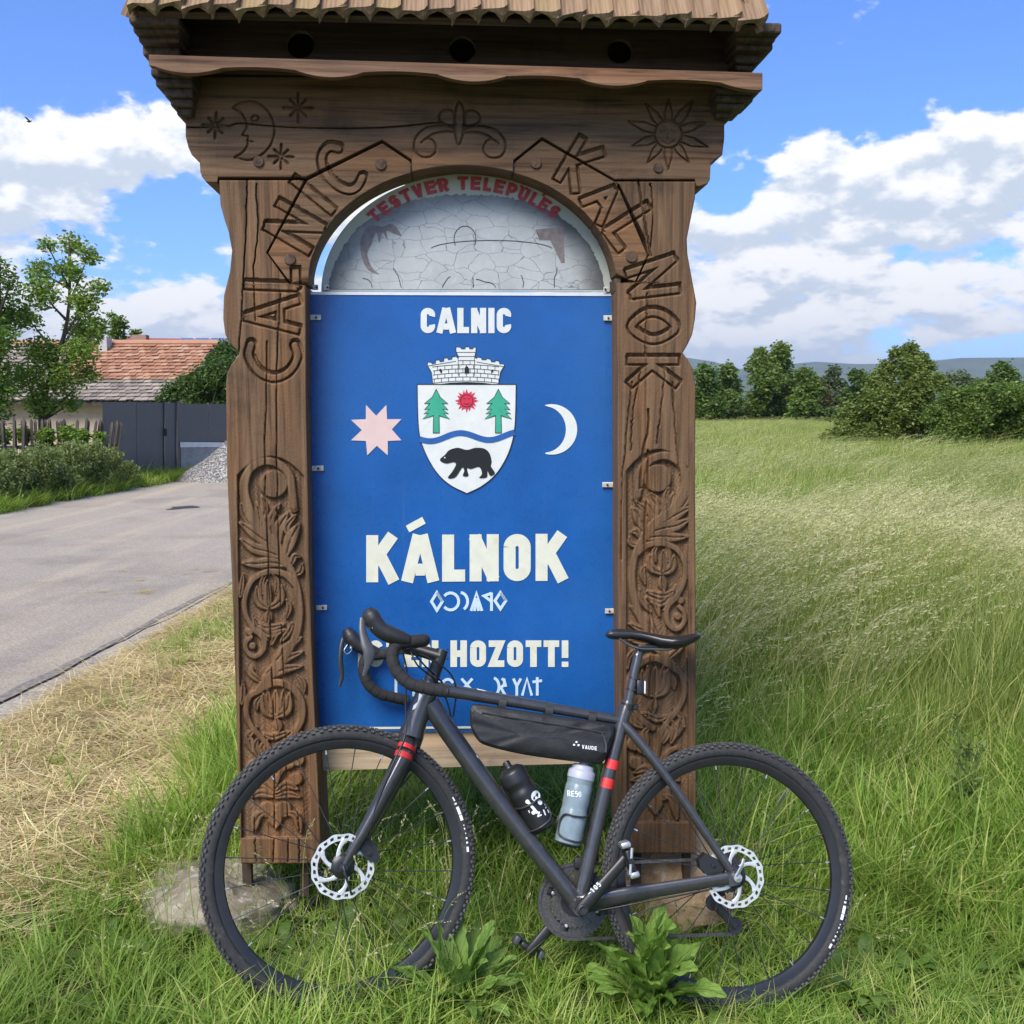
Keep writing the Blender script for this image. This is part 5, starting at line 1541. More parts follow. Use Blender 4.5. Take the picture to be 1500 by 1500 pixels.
wrap('skull_print', [(0, blob(785, 1166, 7.5, 8, .5)), (0, blob(791, 1175, 4.5, 3.5, .9)), (0, bar(771, 1172, 786, 1190, 4)), (0, bar(774, 1189, 800, 1178, 4)), (0, blob(772, 1174, 3, 3)), (0, blob(781, 1190, 3, 3)), (0, blob(801, 1178, 3, 3)),
                     (0, bar(785, 1191, 790, 1189, 2)), (0, bar(787, 1196, 793, 1193, 2)), (0, bar(790, 1189, 787, 1196, 2)), (0, bar(796, 1186, 799, 1194, 2)), (0, bar(799, 1184, 804, 1182, 2)), (0, bar(803, 1186, 805, 1191, 2))], DECAL, D0, ax1, .0380, r1, bo1)
wrap('skull_eyes', [(0, blob(787, 1165, 1.6, 2, .5, 8)), (0, blob(782, 1169, 1.6, 2, .5, 8))], BLK, D0, ax1, .0388, r1, bo1)
_tx = []
for i, ch in enumerate('RE50'):
    for p in glyph(ch, .55, .16):
        a_, c_ = strip(np.stack([832 + i * 5.0 + p[:, 0] * 7 + .12 * 0, 1158 + p[:, 1] * 8.5 + i * .4], 1), 1.2)
        for k in range(len(a_) - 1): _tx.append((0, [a_[k], a_[k + 1], c_[k + 1], c_[k]]))
_tx.append((0, blob(846, 1162.5, 1.5, 1.5, 0, 8)))
wrap('bottle_print', _tx, DECAL, E0, ax2, .0370, r2_, bo2)

# frame bag: puffed body from its side outline
bagr = Root('frame_bag', tuple(K(800, 1085)), None, 'slim black zipped frame bag strapped under the top tube of the bicycle', 'frame bag')
BAGM = mat('bag_fabric', (.012, .013, .014), .55, var=.3, scale=35, bump=.0016)
out = curve([(688, 1048), (690, 1036), (699, 1031), (740, 1037), (800, 1046), (870, 1056), (897, 1061), (900, 1070), (897, 1085), (889, 1108), (881, 1118), (872, 1119), (820, 1113), (760, 1104), (712, 1092), (698, 1082), (690, 1066)], 90, True)
def bag():
    c = np.array([795, 1076.]); b = MB(); V = []; n = len(out)
    lay_ = [(-.028, .90), (-.032, .95), (-.030, .985), (-.020, 1.0), (0, 1.0), (.020, 1.0), (.030, .985), (.034, .95), (.036, .90), (.038, .72), (.039, .4), (.039, .12)]
    # distance-based inset so the ends stay round
    for off, s in lay_:
        if s >= .9:
            dv = (out - c); k = 1 - (1 - s) * np.array([.45, 1.6]); P = c + dv * k
        else:
            P = c + (out - c) * [.955 * (.3 + .7 * s / .72), s * .84 / .72 * .96]
        w_ = .0018 * np.sin(P[:, 0] * .11 + P[:, 1] * .3) * (off > .03)
        V.append(K(P[:, 0], P[:, 1], off + w_))
    V = np.concatenate(V); m = len(lay_)
    Fs = [(i * n + j, i * n + (j + 1) % n, (i + 1) * n + (j + 1) % n, (i + 1) * n + j) for i in range(m - 1) for j in range(n)]
    Fs += [tuple(range(n)), tuple((m - 1) * n + j for j in range(n))]
    b.add(V, Fs); return b
bago = bag().build('bag_body', BAGM, bagr, 50)
b = MB(); Q = kp([(706, 1044), (760, 1053), (830, 1064), (886, 1074)], K, .0405, 30); b.tube(Q, [.0028] * 30, 6, True, (1, .5)); b.build('zip', SATIN, bagr, 40)
b = MB(); b.tube(kp([(881, 1072), (884, 1077), (886, 1081), (883, 1080), (881, 1075)], K, .043, 10), .0016, 6); b.tube(kp([(885, 1082), (888, 1092), (887, 1102)], K, .043, 6), .003, 6); b.build('zip_pull', GREYM, bagr, 40)
b = MB(); b.tube(kp([(700, 1082), (694, 1074), (690, 1062), (689, 1048), (692, 1037)], K, .025, 20), .0024, 6); b.build('piping', BLK, bagr, 40)
for x in (735, 803, 866):
    y = 1011 + (x - 632) * .159
    b = MB(); A, C = K(x - 5.5, y + 5 - .8), K(x + 5.5, y + 5 + .8); r = px2m(13 - (x - 632) * .012, A)
    b.tube([A, C], r, 18, True, (1.15, .92)); b.build('strap', SATIN, bagr, 40)
_tx = []
for i, ch in enumerate('VAUDE'):
    for p in glyph(ch, .62, .18):
        _tx.append(np.stack([852.5 + i * 4.6 + p[:, 0] * 5.6, 1091 + p[:, 1] * 5.6 + i * .55 + p[:, 0] * .7], 1))
lines('bag_print', _tx, 1.0, DECAL, 1, bago, lambda P, k: kp(P, K, .0428 + .0001 * k), root=bagr)
b = MB()
for x, y in ((844.5, 1087), (841, 1091), (847.5, 1091.5)):
    Q = kp(blob(x, y, 1.7, 1.5, 0, 8), K, .0428); b.prism(Q, Q - B_N * .0008)
b.build('bag_emblem', DECAL, bagr)
# ------------------------------------------------------------------ ground, road, field
def sst(x, a, b):
    t = np.clip((np.asarray(x, float) - a) / (b - a), 0, 1); return t * t * (3 - 2 * t)
def gz(x, y):
    """height of the ground"""
    x = np.asarray(x, float); y = np.asarray(y, float)
    k = sst(x, -2.15, -1.2) * (1 - sst(y, 3.4, 6.0))
    return k * (.012 - .068 * np.clip(x, -1.2, 1.2)) + .05 * sst(x, -2.3, -1.5) * sst(y, 4, 6) * (1 - sst(y, 9, 14))
def onground(px, py, z=0.0):
    return unp(px, py, (0, 0, z), (0, 0, 1))
def soil():
    m = bpy.data.materials.new('ground_soil'); m.use_nodes = True
    w = NT(m.node_tree); tc = w.n('ShaderNodeTexCoord'); ob = tc.outputs['Object']
    sp = w.n('ShaderNodeSeparateXYZ'); w.l(ob, sp.inputs[0])
    n1 = w.noise(ob, 14, 7, .65); n2 = w.noise(ob, 1.3, 5, .6); n3 = w.noise(ob, .12, 4, .55)
    dirt_ = w.ramp(n1, [(.3, (.030, .024, .016)), (.7, (.090, .072, .046))])
    lawn = w.ramp(n1, [(.3, (.035, .060, .016)), (.7, (.085, .125, .036))])
    straw = w.ramp(n1, [(.3, (.16, .125, .070)), (.7, (.42, .345, .20))])
    field = w.ramp(w.m('ADD', w.m('MULTIPLY', n3, .7), w.m('MULTIPLY', n2, .3)), [(.35, (.120, .160, .050)), (.5, (.190, .215, .085)), (.68, (.300, .295, .145))])
    c = w.mix(w.smooth(n2, .45, .62), lawn, dirt_)
    x_, y_ = sp.outputs[0], sp.outputs[1]
    hay = w.m('MULTIPLY', w.smooth(w.m('ADD', x_, w.m('MULTIPLY', w.m('SUBTRACT', n2, .5), 1.2)), -1.05, -1.45), w.smooth(w.m('ADD', y_, w.m('MULTIPLY', n2, .8)), 3.2, 3.7))
    c = w.mix(hay, c, straw)
    c = w.mix(w.smooth(y_, 9, 22), c, field)
    p = w.n('ShaderNodeBsdfPrincipled'); w.l(c, p.inputs['Base Color']); p.inputs['Roughness'].default_value = .95
    p.inputs['Specular IOR Level'].default_value = .15
    b = w.n('ShaderNodeBump'); b.inputs['Strength'].default_value = .8; b.inputs['Distance'].default_value = .03
    w.l(n1, b.inputs['Height']); w.l(b.outputs[0], p.inputs['Normal'])
    o = w.n('ShaderNodeOutputMaterial'); w.l(p.outputs[0], o.inputs[0])
    return m
def grid_sheet(name, xs, ys, zf, m_, kind='structure', holes=None):
    X, Y = np.meshgrid(xs, ys); Z = zf(X, Y)
    V = np.stack([X, Y, Z], -1).reshape(-1, 3); n, k = X.shape
    i = np.arange(n * k).reshape(n, k)
    q = np.stack([i[:-1, :-1], i[:-1, 1:], i[1:, 1:], i[1:, :-1]], -1).reshape(-1, 4)
    o = link(name, mesh_np(name, V, q, smooth=True), m_); o['kind'] = kind
    return o
xs = np.concatenate([-np.geomspace(9000, 12, 26), np.linspace(-10, 8, 181), np.geomspace(9, 9000, 28)])
ys = np.concatenate([[-3000, -800, -200, -60, -20, -8, -3], np.linspace(-1, 12, 131), np.geomspace(12.6, 9500, 44)])
SOIL = soil()
tag(grid_sheet('ground', xs, ys, lambda x, y: gz(x, y) - .012, SOIL))

# the road: its two edges, from where the photograph shows them
RN0, RN1 = onground(0, 1040), onground(335, 855)       # near edge of the asphalt
RF0, RF1 = onground(0, 757), onground(335, 698)        # far edge
rdir = norm((RN1 - RN0) / np.linalg.norm(RN1 - RN0) + (RF1 - RF0) / np.linalg.norm(RF1 - RF0)); rdir[2] = 0; rdir = norm(rdir)
rperp = np.array([-rdir[1], rdir[0], 0])               # towards the left
rn = RN0 @ rperp; rn = (RN0 @ rperp + RN1 @ rperp) / 2; rf = (RF0 @ rperp + RF1 @ rperp) / 2
def roadpt(s, t, z=0.0):
    return rdir * s + rperp * t + np.array([0, 0, z])
def asphalt():
    m = bpy.data.materials.new('asphalt_grey'); m.use_nodes = True
    w = NT(m.node_tree); tc = w.n('ShaderNodeTexCoord'); ob = tc.outputs['Object']
    ch = w.noise(ob, 60, 6, .8); big = w.noise(ob, .7, 5, .6)
    mp = w.n('ShaderNodeMapping'); mp.inputs['Scale'].default_value = (2.2, .12, 1); mp.inputs['Rotation'].default_value = (0, 0, math.atan2(rdir[0], rdir[1])); w.l(ob, mp.inputs[0])
    trk = w.noise(mp.outputs[0], 1, 4, .55)
    c = w.ramp(ch, [(.32, (.205, .172, .130)), (.5, (.352, .305, .238)), (.70, (.53, .47, .37))])
    c = w.mix(w.smooth(big, .46, .66), c, w.mix(1.0, c, (.80, .79, .80), 'MULTIPLY'))
    c = w.mix(w.smooth(trk, .48, .64), c, w.mix(1.0, c, (1.18, 1.15, 1.08), 'MULTIPLY'))
    vor = w.n('ShaderNodeTexVoronoi'); vor.inputs['Scale'].default_value = 130; w.l(ob, vor.inputs['Vector'])
    c = w.mix(w.m('MULTIPLY', w.smooth(vor.outputs[0], .22, .08), .55), c, (.62, .60, .56))
    p = w.n('ShaderNodeBsdfPrincipled'); w.l(c, p.inputs['Base Color']); p.inputs['Roughness'].default_value = .88
    b = w.n('ShaderNodeBump'); b.inputs['Strength'].default_value = 1.0; b.inputs['Distance'].default_value = .012
    w.l(ch, b.inputs['Height']); w.l(b.outputs[0], p.inputs['Normal'])
    o = w.n('ShaderNodeOutputMaterial'); w.l(p.outputs[0], o.inputs[0]); return m
def road_sheet(name, t0, t1, z, m_, s0=-6, s1=420, wob_=.06, n=260, seed=0):
    r = np.random.default_rng(seed); s = np.concatenate([np.linspace(s0, 40, n), np.geomspace(41, s1, 30)])
    w0 = np.convolve(r.normal(0, 1, len(s) + 8), np.ones(9) / 3, 'valid') * wob_; w1 = np.convolve(r.normal(0, 1, len(s) + 8), np.ones(9) / 3, 'valid') * wob_
    A = np.array([roadpt(a, t0 + b, z) for a, b in zip(s, w0)]); B = np.array([roadpt(a, t1 + b, z) for a, b in zip(s, w1)])
    k = 9; V = np.concatenate([A + (B - A) * u for u in np.linspace(0, 1, k)]); m = len(s)
    q = [(j * m + i, j * m + i + 1, (j + 1) * m + i + 1, (j + 1) * m + i) for j in range(k - 1) for i in range(m - 1)]
    me = mesh_np(name, V, q); o = link(name, me, m_); o['kind'] = 'structure'
    bm = bmesh.new(); bm.from_mesh(me); bmesh.ops.recalc_face_normals(bm, faces=bm.faces)
    if bm.faces[0].normal.z < 0: bmesh.ops.reverse_faces(bm, faces=bm.faces)
    bm.to_mesh(me); bm.free()
    return o
GRAVEL_G = mat('gravel_ground', (.33, .295, .245), .95, var=.5, scale=70, bump=.004, dirt=((.13, .115, .09), 3, .55))
ASPH = asphalt()
road_sheet('gravel_shoulder', rn - .55, rn + .2, .004, GRAVEL_G, wob_=.05, seed=2)
road_sheet('gravel_shoulder', rf - .2, rf + 1.0, .004, GRAVEL_G, wob_=.10, seed=3)
road_sheet('road', rn, rf, .012, ASPH, wob_=.03, seed=1)
# dark seam along the near edge, a pothole patch, and bits of straw blown on the road
SEAM = mat('damp_seam', (.19, .168, .138), .95, var=.5, scale=40, bump=.004)
road_sheet('road_seam', rn + .02, rn + .052, .0165, SEAM, s0=2, s1=60, wob_=.022, seed=7)
b = MB(); c = onground(266, 743.5, .0165); P = [c + np.array([(.20 + .08 * math.sin(3 * q + 1)) * math.cos(q), (.30 + .1 * math.sin(2 * q)) * math.sin(q), 0]) for q in np.linspace(0, 2 * math.pi, 22)[:-1]]
b.poly(np.array(P)); o = b.build('road_patch', mat('pothole_tar', (.040, .037, .034), .9, var=.4, scale=20), None, fixn=False); o['kind'] = 'structure'

# distant hills
def hills(name, D, prof, m_):
    az = np.linspace(-.75, .75, 240)
    h = np.interp(750 + F * np.tan(az), *zip(*prof))
    hh = (HORIZON - h) / F * D
    r = np.random.default_rng(3)
    V = []; nrow = 8
    for k in range(nrow):
        f_ = k / (nrow - 1); d = D * (1 - .35 * (1 - f_))
        nz = np.convolve(r.normal(0, 1, len(az) + 10), np.ones(11) / 11, 'valid')
        z = hh * f_ ** 1.2 + nz * 12 * f_ * (1 - f_) * 4 - 4
        V.append(np.stack([d * np.sin(az), d * np.cos(az), z], 1))
    V.append(np.stack([D * 1.3 * np.sin(az), D * 1.3 * np.cos(az), -5 + 0 * az], 1))
    V = np.concatenate(V); m = len(az)
    q = [(j * m + i, j * m + i + 1, (j + 1) * m + i + 1, (j + 1) * m + i) for j in range(nrow) for i in range(m - 1)]
    o = link(name, mesh_np(name, V, q, smooth=True), m_); o['kind'] = 'structure'
HILL_D = 5200
HAZE = .00012
hills('hills', HILL_D, [(-200, 560), (0, 552), (300, 545), (700, 540), (1000, 524), (1040, 530), (1080, 541), (1130, 537), (1190, 532), (1250, 536), (1320, 536), (1400, 530), (1500, 531), (1700, 540), (2000, 555)],
      mat('forest_hill', (.050, .085, .040), .95, var=.5, scale=.004, dirt=((.13, .16, .07), .0022, .56)))

# ------------------------------------------------------------------ grass: blade tufts placed by geometry nodes
TUFTS = bpy.data.collections.new('grass_tufts')       # sources only; not linked to the scene
def blades(n, rad, h, w, bend, seed, lean=(0, 0), curl=.35, hv=.35, seg=4, heads=0, headmat=False):
    """numpy blades: tapered bent strips"""
    r = np.random.default_rng(seed)
    V = []; Q = []; k = 0
    a = r.uniform(0, 2 * math.pi, n); q = rad * np.sqrt(r.random(n)); x0 = q * np.cos(a); y0 = q * np.sin(a)
    H = h * (1 - hv + 2 * hv * r.random(n)) ; ph = r.uniform(0, 2 * math.pi, n)
    B = bend * (.3 + r.random(n) * 1.1)
    for i in range(n):
        t = np.linspace(0, 1, seg + 1)
        dx = np.cos(ph[i]) * B[i] * t ** 2 * H[i] + lean[0] * t ** 1.6 * H[i] * (.5 + r.random()); dy = np.sin(ph[i]) * B[i] * t ** 2 * H[i] + lean[1] * t ** 1.6 * H[i]
        z = H[i] * (t - .5 * curl * B[i] * t ** 2.5)
        c = np.stack([x0[i] + dx, y0[i] + dy, z], 1)
        pw = ph[i] + math.pi / 2 + r.uniform(-.5, .5)
        wd = w * (.7 + .6 * r.random()) * (1 - t ** 1.7 * .95)
        s = np.array([math.cos(pw), math.sin(pw), 0])
        V.append(np.concatenate([c - s * wd[:, None] / 2, c + s * wd[:, None] / 2]))
        m = seg + 1
        Q += [(k + j, k + m + j, k + m + j + 1, k + j + 1) for j in range(seg)]
        k += 2 * m
    return np.concatenate(V), np.array(Q)
def seedstems(n, rad, h, seed, lean=(.35, .05), head=.14, hw=.012, thin=.0022):
    """thin stalks whose drooping plumes carry short spikelets"""
    r = np.random.default_rng(seed); V = []; Q = []; V2 = []; Q2 = []; k = 0; k2 = 0
    for i in range(n):
        a = r.uniform(0, 2 * math.pi); q = rad * math.sqrt(r.random()); H = h * r.uniform(.75, 1.15); sg = 7
        t = np.linspace(0, 1, sg + 1); L = np.array(lean) * r.uniform(.5, 1.4) + r.normal(0, .08, 2)
        c = np.stack([q * math.cos(a) + L[0] * H * t ** 2.4, q * math.sin(a) + L[1] * H * t ** 2.4, H * (t - .22 * t ** 4)], 1)
        s = np.array([1, 0, 0]) * thin / 2
        V.append(np.concatenate([c - s, c + s])); m = sg + 1
        Q += [(k + j, k + m + j, k + m + j + 1, k + j + 1) for j in range(sg)]; k += 2 * m
        ns = 12
        d = norm(c[-1] - c[-2])
        for j in range(ns):
            u = j / ns; p = np.array([np.interp(1 - head / H * (1 - u) * 1.2, t, c[:, ax]) for ax in range(3)]) + d * head * .25 * u
            p[2] -= .12 * head * u * u
            dr = norm(d * 1.2 + r.normal(0, .45, 3)); l = hw * r.uniform(1.2, 2.4) * (1 - .45 * u)
            sd = norm(np.cross(dr, r.normal(0, 1, 3))) * hw * .22
            V2.append([p - sd, p + dr * l * .5 - sd, p + dr * l, p + dr * l * .5 + sd]); Q2.append((k2, k2 + 1, k2 + 2, k2 + 3)); k2 += 4
    return np.concatenate(V), np.array(Q), np.concatenate(V2), np.array(Q2)
G_LAWN = leafmat('grass_green', [(0.0786, 0.1682, 0.0196), (0.1495, 0.2775, 0.0364), (0.2359, 0.3784, 0.056), (0.354, 0.471, 0.105), (0.5348, 0.5214, 0.196)], .42, patch=((.15, .24, .035), 1.1, .5))
G_TALL = leafmat('tall_grass_green', [(0.1322, 0.2202, 0.0387), (0.2227, 0.3134, 0.0665), (0.341, 0.4068, 0.1089), (0.5846, 0.5469, 0.2299)], .42, patch=((.24, .26, .10), .22, .52))
G_SEED = leafmat('seed_head_pale', [(.38, .385, .18), (.49, .47, .26), (.60, .56, .36)], .35, patch=((.24, .29, .10), .22, .50))
G_STRAW = leafmat('dry_straw', [(0.2575, 0.19, 0.0888), (0.4915, 0.3915, 0.1933), (0.6437, 0.5413, 0.2821), (0.7724, 0.6794, 0.3971)], .25)
def tuft(name, parts_):
    Vs, Qs, mi, ms = [], [], [], []; k = 0
    for (V, Q), m_ in parts_:
        Vs.append(V); Qs.append(np.asarray(Q) + k); k += len(V)
        if m_ not in ms: ms.append(m_)
        mi += [ms.index(m_)] * len(Q)
    me = mesh_np(name, np.concatenate(Vs), np.concatenate(Qs))
    for m_ in ms: me.materials.append(m_)
    me.polygons.foreach_set('material_index', np.array(mi, np.int32))
    o = bpy.data.objects.new(name, me)
    return o
def collection(name, objs):
    c = bpy.data.collections.new(name)
    for o in objs: c.objects.link(o)
    return c
def scatter(name, pts, rot, scl, idx, col_, label=None):
    """one object: points that carry instances picked from a collection"""
    me = bpy.data.meshes.new(name); n = len(pts)
    me.vertices.add(n); me.vertices.foreach_set('co', np.asarray(pts, np.float32).ravel())
    for an, ty, dat in (('rot', 'FLOAT_VECTOR', rot), ('scl', 'FLOAT_VECTOR', scl), ('idx', 'INT', idx)):
        at = me.attributes.new(an, ty, 'POINT')
        at.data.foreach_set('vector' if ty == 'FLOAT_VECTOR' else 'value', np.asarray(dat, np.float32 if ty == 'FLOAT_VECTOR' else np.int32).ravel())
    o = bpy.data.objects.new(name, me); COL.objects.link(o); o['kind'] = 'stuff'
    ng = bpy.data.node_groups.new(name, 'GeometryNodeTree')
    ng.interface.new_socket('Geometry', in_out='INPUT', socket_type='NodeSocketGeometry'); ng.interface.new_socket('Geometry', in_out='OUTPUT', socket_type='NodeSocketGeometry')
    N = ng.nodes.new; gi = N('NodeGroupInput'); go = N('NodeGroupOutput'); ip = N('GeometryNodeInstanceOnPoints'); ci = N('GeometryNodeCollectionInfo')
    ci.inputs['Collection'].default_value = col_; ci.inputs['Separate Children'].default_value = True; ci.inputs['Reset Children'].default_value = True
    ip.inputs['Pick Instance'].default_value = True
    def na(nm, ty):
        q = N('GeometryNodeInputNamedAttribute'); q.data_type = ty; q.inputs[0].default_value = nm
        return [s for s in q.outputs if s.enabled and s.name == 'Attribute'][0]
    e2r = N('FunctionNodeEulerToRotation')
    L = ng.links.new
    L(gi.outputs[0], ip.inputs['Points']); L(ci.outputs[0], ip.inputs['Instance']); L(na('idx', 'INT'), ip.inputs['Instance Index'])
    L(na('rot', 'FLOAT_VECTOR'), e2r.inputs[0]); L(e2r.outputs[0], ip.inputs['Rotation']); L(na('scl', 'FLOAT_VECTOR'), ip.inputs['Scale'])
    L(ip.outputs[0], go.inputs[0])
    md = o.modifiers.new('scatter', 'NODES'); md.node_group = ng
    return o
def spread(n, sampler, keep=None):
    P = sampler(n)
    return P if keep is None else P[keep(P)]
sm_ = np.random.default_rng(21)
def box_pts(n, x0, x1, y0, y1):
    return np.stack([sm_.uniform(x0, x1, n), sm_.uniform(y0, y1, n)], 1)
def vnoise(x, y, s, seed=0):
    r = np.random.default_rng(seed); G = r.random((64, 64))
    u = (x * s) % 64; v = (y * s) % 64; i = u.astype(int) % 64; j = v.astype(int) % 64; a = u - np.floor(u); b_ = v - np.floor(v)
    a = a * a * (3 - 2 * a); b_ = b_ * b_ * (3 - 2 * b_)
    return (G[i, j] * (1 - a) + G[(i + 1) % 64, j] * a) * (1 - b_) + (G[i, (j + 1) % 64] * (1 - a) + G[(i + 1) % 64, (j + 1) % 64] * a) * b_
# clear of the road; road-side limit in x for a given y
def road_x(y): return (RN0[0] + (RN1[0] - RN0[0]) * (y - RN0[1]) / (RN1[1] - RN0[1]))
def place(name, P, hfun, col_, nvar, tilt=.12, wmul=1.0, yaw=None, zoff=-.012, base=1.0):
    n = len(P); h = hfun(P[:, 0], P[:, 1]) * sm_.uniform(.75, 1.25, n)
    z = gz(P[:, 0], P[:, 1]) + zoff
    rot = np.stack([sm_.normal(0, tilt, n), sm_.normal(0, tilt, n), sm_.uniform(0, 2 * math.pi, n) if yaw is None else sm_.normal(yaw, .35, n)], 1)
    w_ = np.sqrt(h) * wmul
    return scatter(name, np.column_stack([P, z]), rot, np.column_stack([w_, w_, h]), sm_.integers(0, nvar, n), col_)
lawn_t = [tuft('lawn_tuft', [(blades(46, .085, 1.0 * .2, .0066, .75, 100 + i, hv=.45), G_LAWN)]) for i in range(6)]
lawn_t += [tuft('lawn_tuft', [(blades(26, .07, .22, .0085, .9, 140 + i, hv=.4), G_LAWN)]) for i in range(3)]
LAWN = collection('lawn_tufts', lawn_t)
# near lawn: in front, under and beside the gate (tuft height .2 at scale 1)
def lawn_h(x, y):
    h = .36 + .85 * sst(y, 2.75, 3.5) + .5 * vnoise(x, y, 2.1, 5) - .15; h = h * (1 - .62 * np.exp(-((x + .74) / .30) ** 2 - ((y - 2.66) / .26) ** 2)) * (1 - .5 * sst(-x, 1.0, 1.5))
    return np.clip(h, .25, 2.4)
P = box_pts(6800, -2.6, 4.2, 1.6, 5.2)
P = P[(P[:, 0] > road_x(P[:, 1]) + .25)]
hayness = sst(-P[:, 0] + .5 * (vnoise(P[:, 0], P[:, 1], 2.3, 9) - .5), 1.05, 1.40) * sst(P[:, 1], 2.95, 3.35)
P = P[sm_.random(len(P)) > hayness * .985]
place('lawn_grass', P, lawn_h, LAWN, 9, .16)
# green fringe along the road edge
P = box_pts(1500, -.02, .42, 3.3, 24); P[:, 0] = road_x(P[:, 1]) + .42 + P[:, 0]
P = P[sm_.random(len(P)) < .06 + .94 * sst(P[:, 1], 5.2, 6.8)]
place('verge_grass', P, lambda x, y: .34 + .34 * vnoise(x, y, 1.5, 3), LAWN, 9, .2)
# straw: cut stalks lying every way
def lying(n, rad, seed, L=.22, w=.0036):
    r = np.random.default_rng(seed); V = []; Q = []; k = 0
    for i in range(n):
        a = r.normal(.35, .8); l = L * r.uniform(.35, 1.3); c = np.array([r.uniform(-rad, rad), r.uniform(-rad, rad), r.uniform(.004, .05)])
        d = np.array([math.cos(a), math.sin(a), r.normal(0, .14)]); s = np.array([-math.sin(a), math.cos(a), 0]) * w * r.uniform(.5, 1.3) / 2; b_ = r.normal(0, .12)
        pts = [c + d * l * (t - .5) + np.array([-d[1], d[0], .3]) * b_ * l * (t - .5) ** 2 * 2 for t in (0, .33, .66, 1)]
        V += [p - s for p in pts] + [p + s for p in pts]; Q += [(k + j, k + 4 + j, k + 5 + j, k + 1 + j) for j in range(3)]; k += 8
    return np.array(V), np.array(Q)
STRAW = collection('straw_bits', [tuft('straw_bits', [(lying(90, .16, 300 + i), G_STRAW)]) for i in range(5)])
P = box_pts(6500, -3.4, -.9, 2.8, 12)
P = P[(P[:, 0] > road_x(P[:, 1]) + .30)]
hn = sst(-P[:, 0] + .5 * (vnoise(P[:, 0], P[:, 1], 2.3, 9) - .5), 0.98, 1.25) * sst(P[:, 1], 2.85, 3.2)
P = P[sm_.random(len(P)) < hn]
scatter('dry_straw', np.column_stack([P, gz(P[:, 0], P[:, 1]) + .0]), np.column_stack([sm_.normal(0, .1, (len(P), 2)), sm_.normal(0, .5, len(P))]), np.repeat(sm_.uniform(.7, 1.25, (len(P), 1)), 3, 1), sm_.integers(0, 5, len(P)), STRAW)
# tall meadow grass: green skirts and pale leaning plumes
tall_t = [tuft('meadow_tuft', [(blades(46, .14, .62, .0062, .42, 400 + i, (.12, 0), hv=.4, seg=5), G_TALL)]) for i in range(4)]
for i in range(5):
    a, b_, c, d = seedstems(14, .15, .92, 450 + i, (.34, .03), .17, .015)
    tall_t.append(tuft('meadow_tuft', [(blades(26, .14, .60, .0058, .42, 420 + i, (.16, 0), hv=.4, seg=5), G_TALL), ((a, b_), G_TALL), ((c, d), G_SEED)]))
MEADOW = collection('meadow_tufts', tall_t)
def tall_h(x, y):
    h = .22 + .68 * sst(y + .35 * np.clip(x - 1.0, -1, 3), 3.5, 5.0)
    h = np.where((x > -.9) & (x < .75), .34 + .45 * sst(y, 3.4, 4.6), h)
    return h * (.82 + .36 * vnoise(x, y, .9, 8))
def meadow_idx(P):
    pale = vnoise(P[:, 0], P[:, 1], .42, 14) + .30 * np.exp(-((P[:, 1] - 6.8) / 2.3) ** 2)
    return np.where(sm_.random(len(P)) < np.clip((pale - .36) * 2.2, .10, .95) * (.16 + .84 * sst(P[:, 1], 4.0, 5.4)) * (1 - .62 * sst(P[:, 1], 11, 22)), sm_.integers(4, 9, len(P)), sm_.integers(0, 4, len(P)))
def meadow(name, n, y0, y1, mul, wide):
    y = np.sqrt(sm_.uniform(y0 ** 2, y1 ** 2, n)); x = sm_.uniform(-.16, .64, n) * y
    P = np.column_stack([x, y]); P = P[(P[:, 0] > road_x(P[:, 1]) + 1.1) & ~((P[:, 1] < 3.3) & (P[:, 0] < .9))]
    h = tall_h(P[:, 0], P[:, 1]) * sm_.uniform(.8, 1.2, len(P)) * mul
    m = len(P)
    rot = np.column_stack([sm_.normal(0, .07, (m, 2)), sm_.normal(0, .45, m)])
    return scatter(name, np.column_stack([P, gz(P[:, 0], P[:, 1]) - .01]), rot, np.column_stack([wide * (.35 + .65 * h), wide * (.35 + .65 * h), h]), meadow_idx(P), MEADOW)
meadow('meadow_grass', 1900, 3.15, 8, 1.0, 1.0)
meadow('meadow_grass', 4200, 8, 20, 1.0, 1.35)
meadow('meadow_grass', 7000, 20, 50, 1.0, 2.2)
meadow('meadow_grass', 7000, 50, 125, 1.0, 4.5)
# scattered thin seed stalks in the near lawn
a, b_, c, d = seedstems(3, .12, .5, 470, (.12, .05), .10, .009, .0016)
THIN = collection('thin_stalks', [tuft('thin_stalk', [((q[0], q[1]), G_TALL), ((q[2], q[3]), G_SEED)]) for q in (seedstems(3, .12, .5, 470 + i, (.12, .05), .10, .009, .0016) for i in range(4))])
P = np.concatenate([box_pts(46, -1.0, -.1, 2.35, 3.1), box_pts(60, -2.0, 3.0, 2.4, 4.0)])
place('seed_stalks', P, lambda x, y: .75 + 0 * x, THIN, 4, .1)
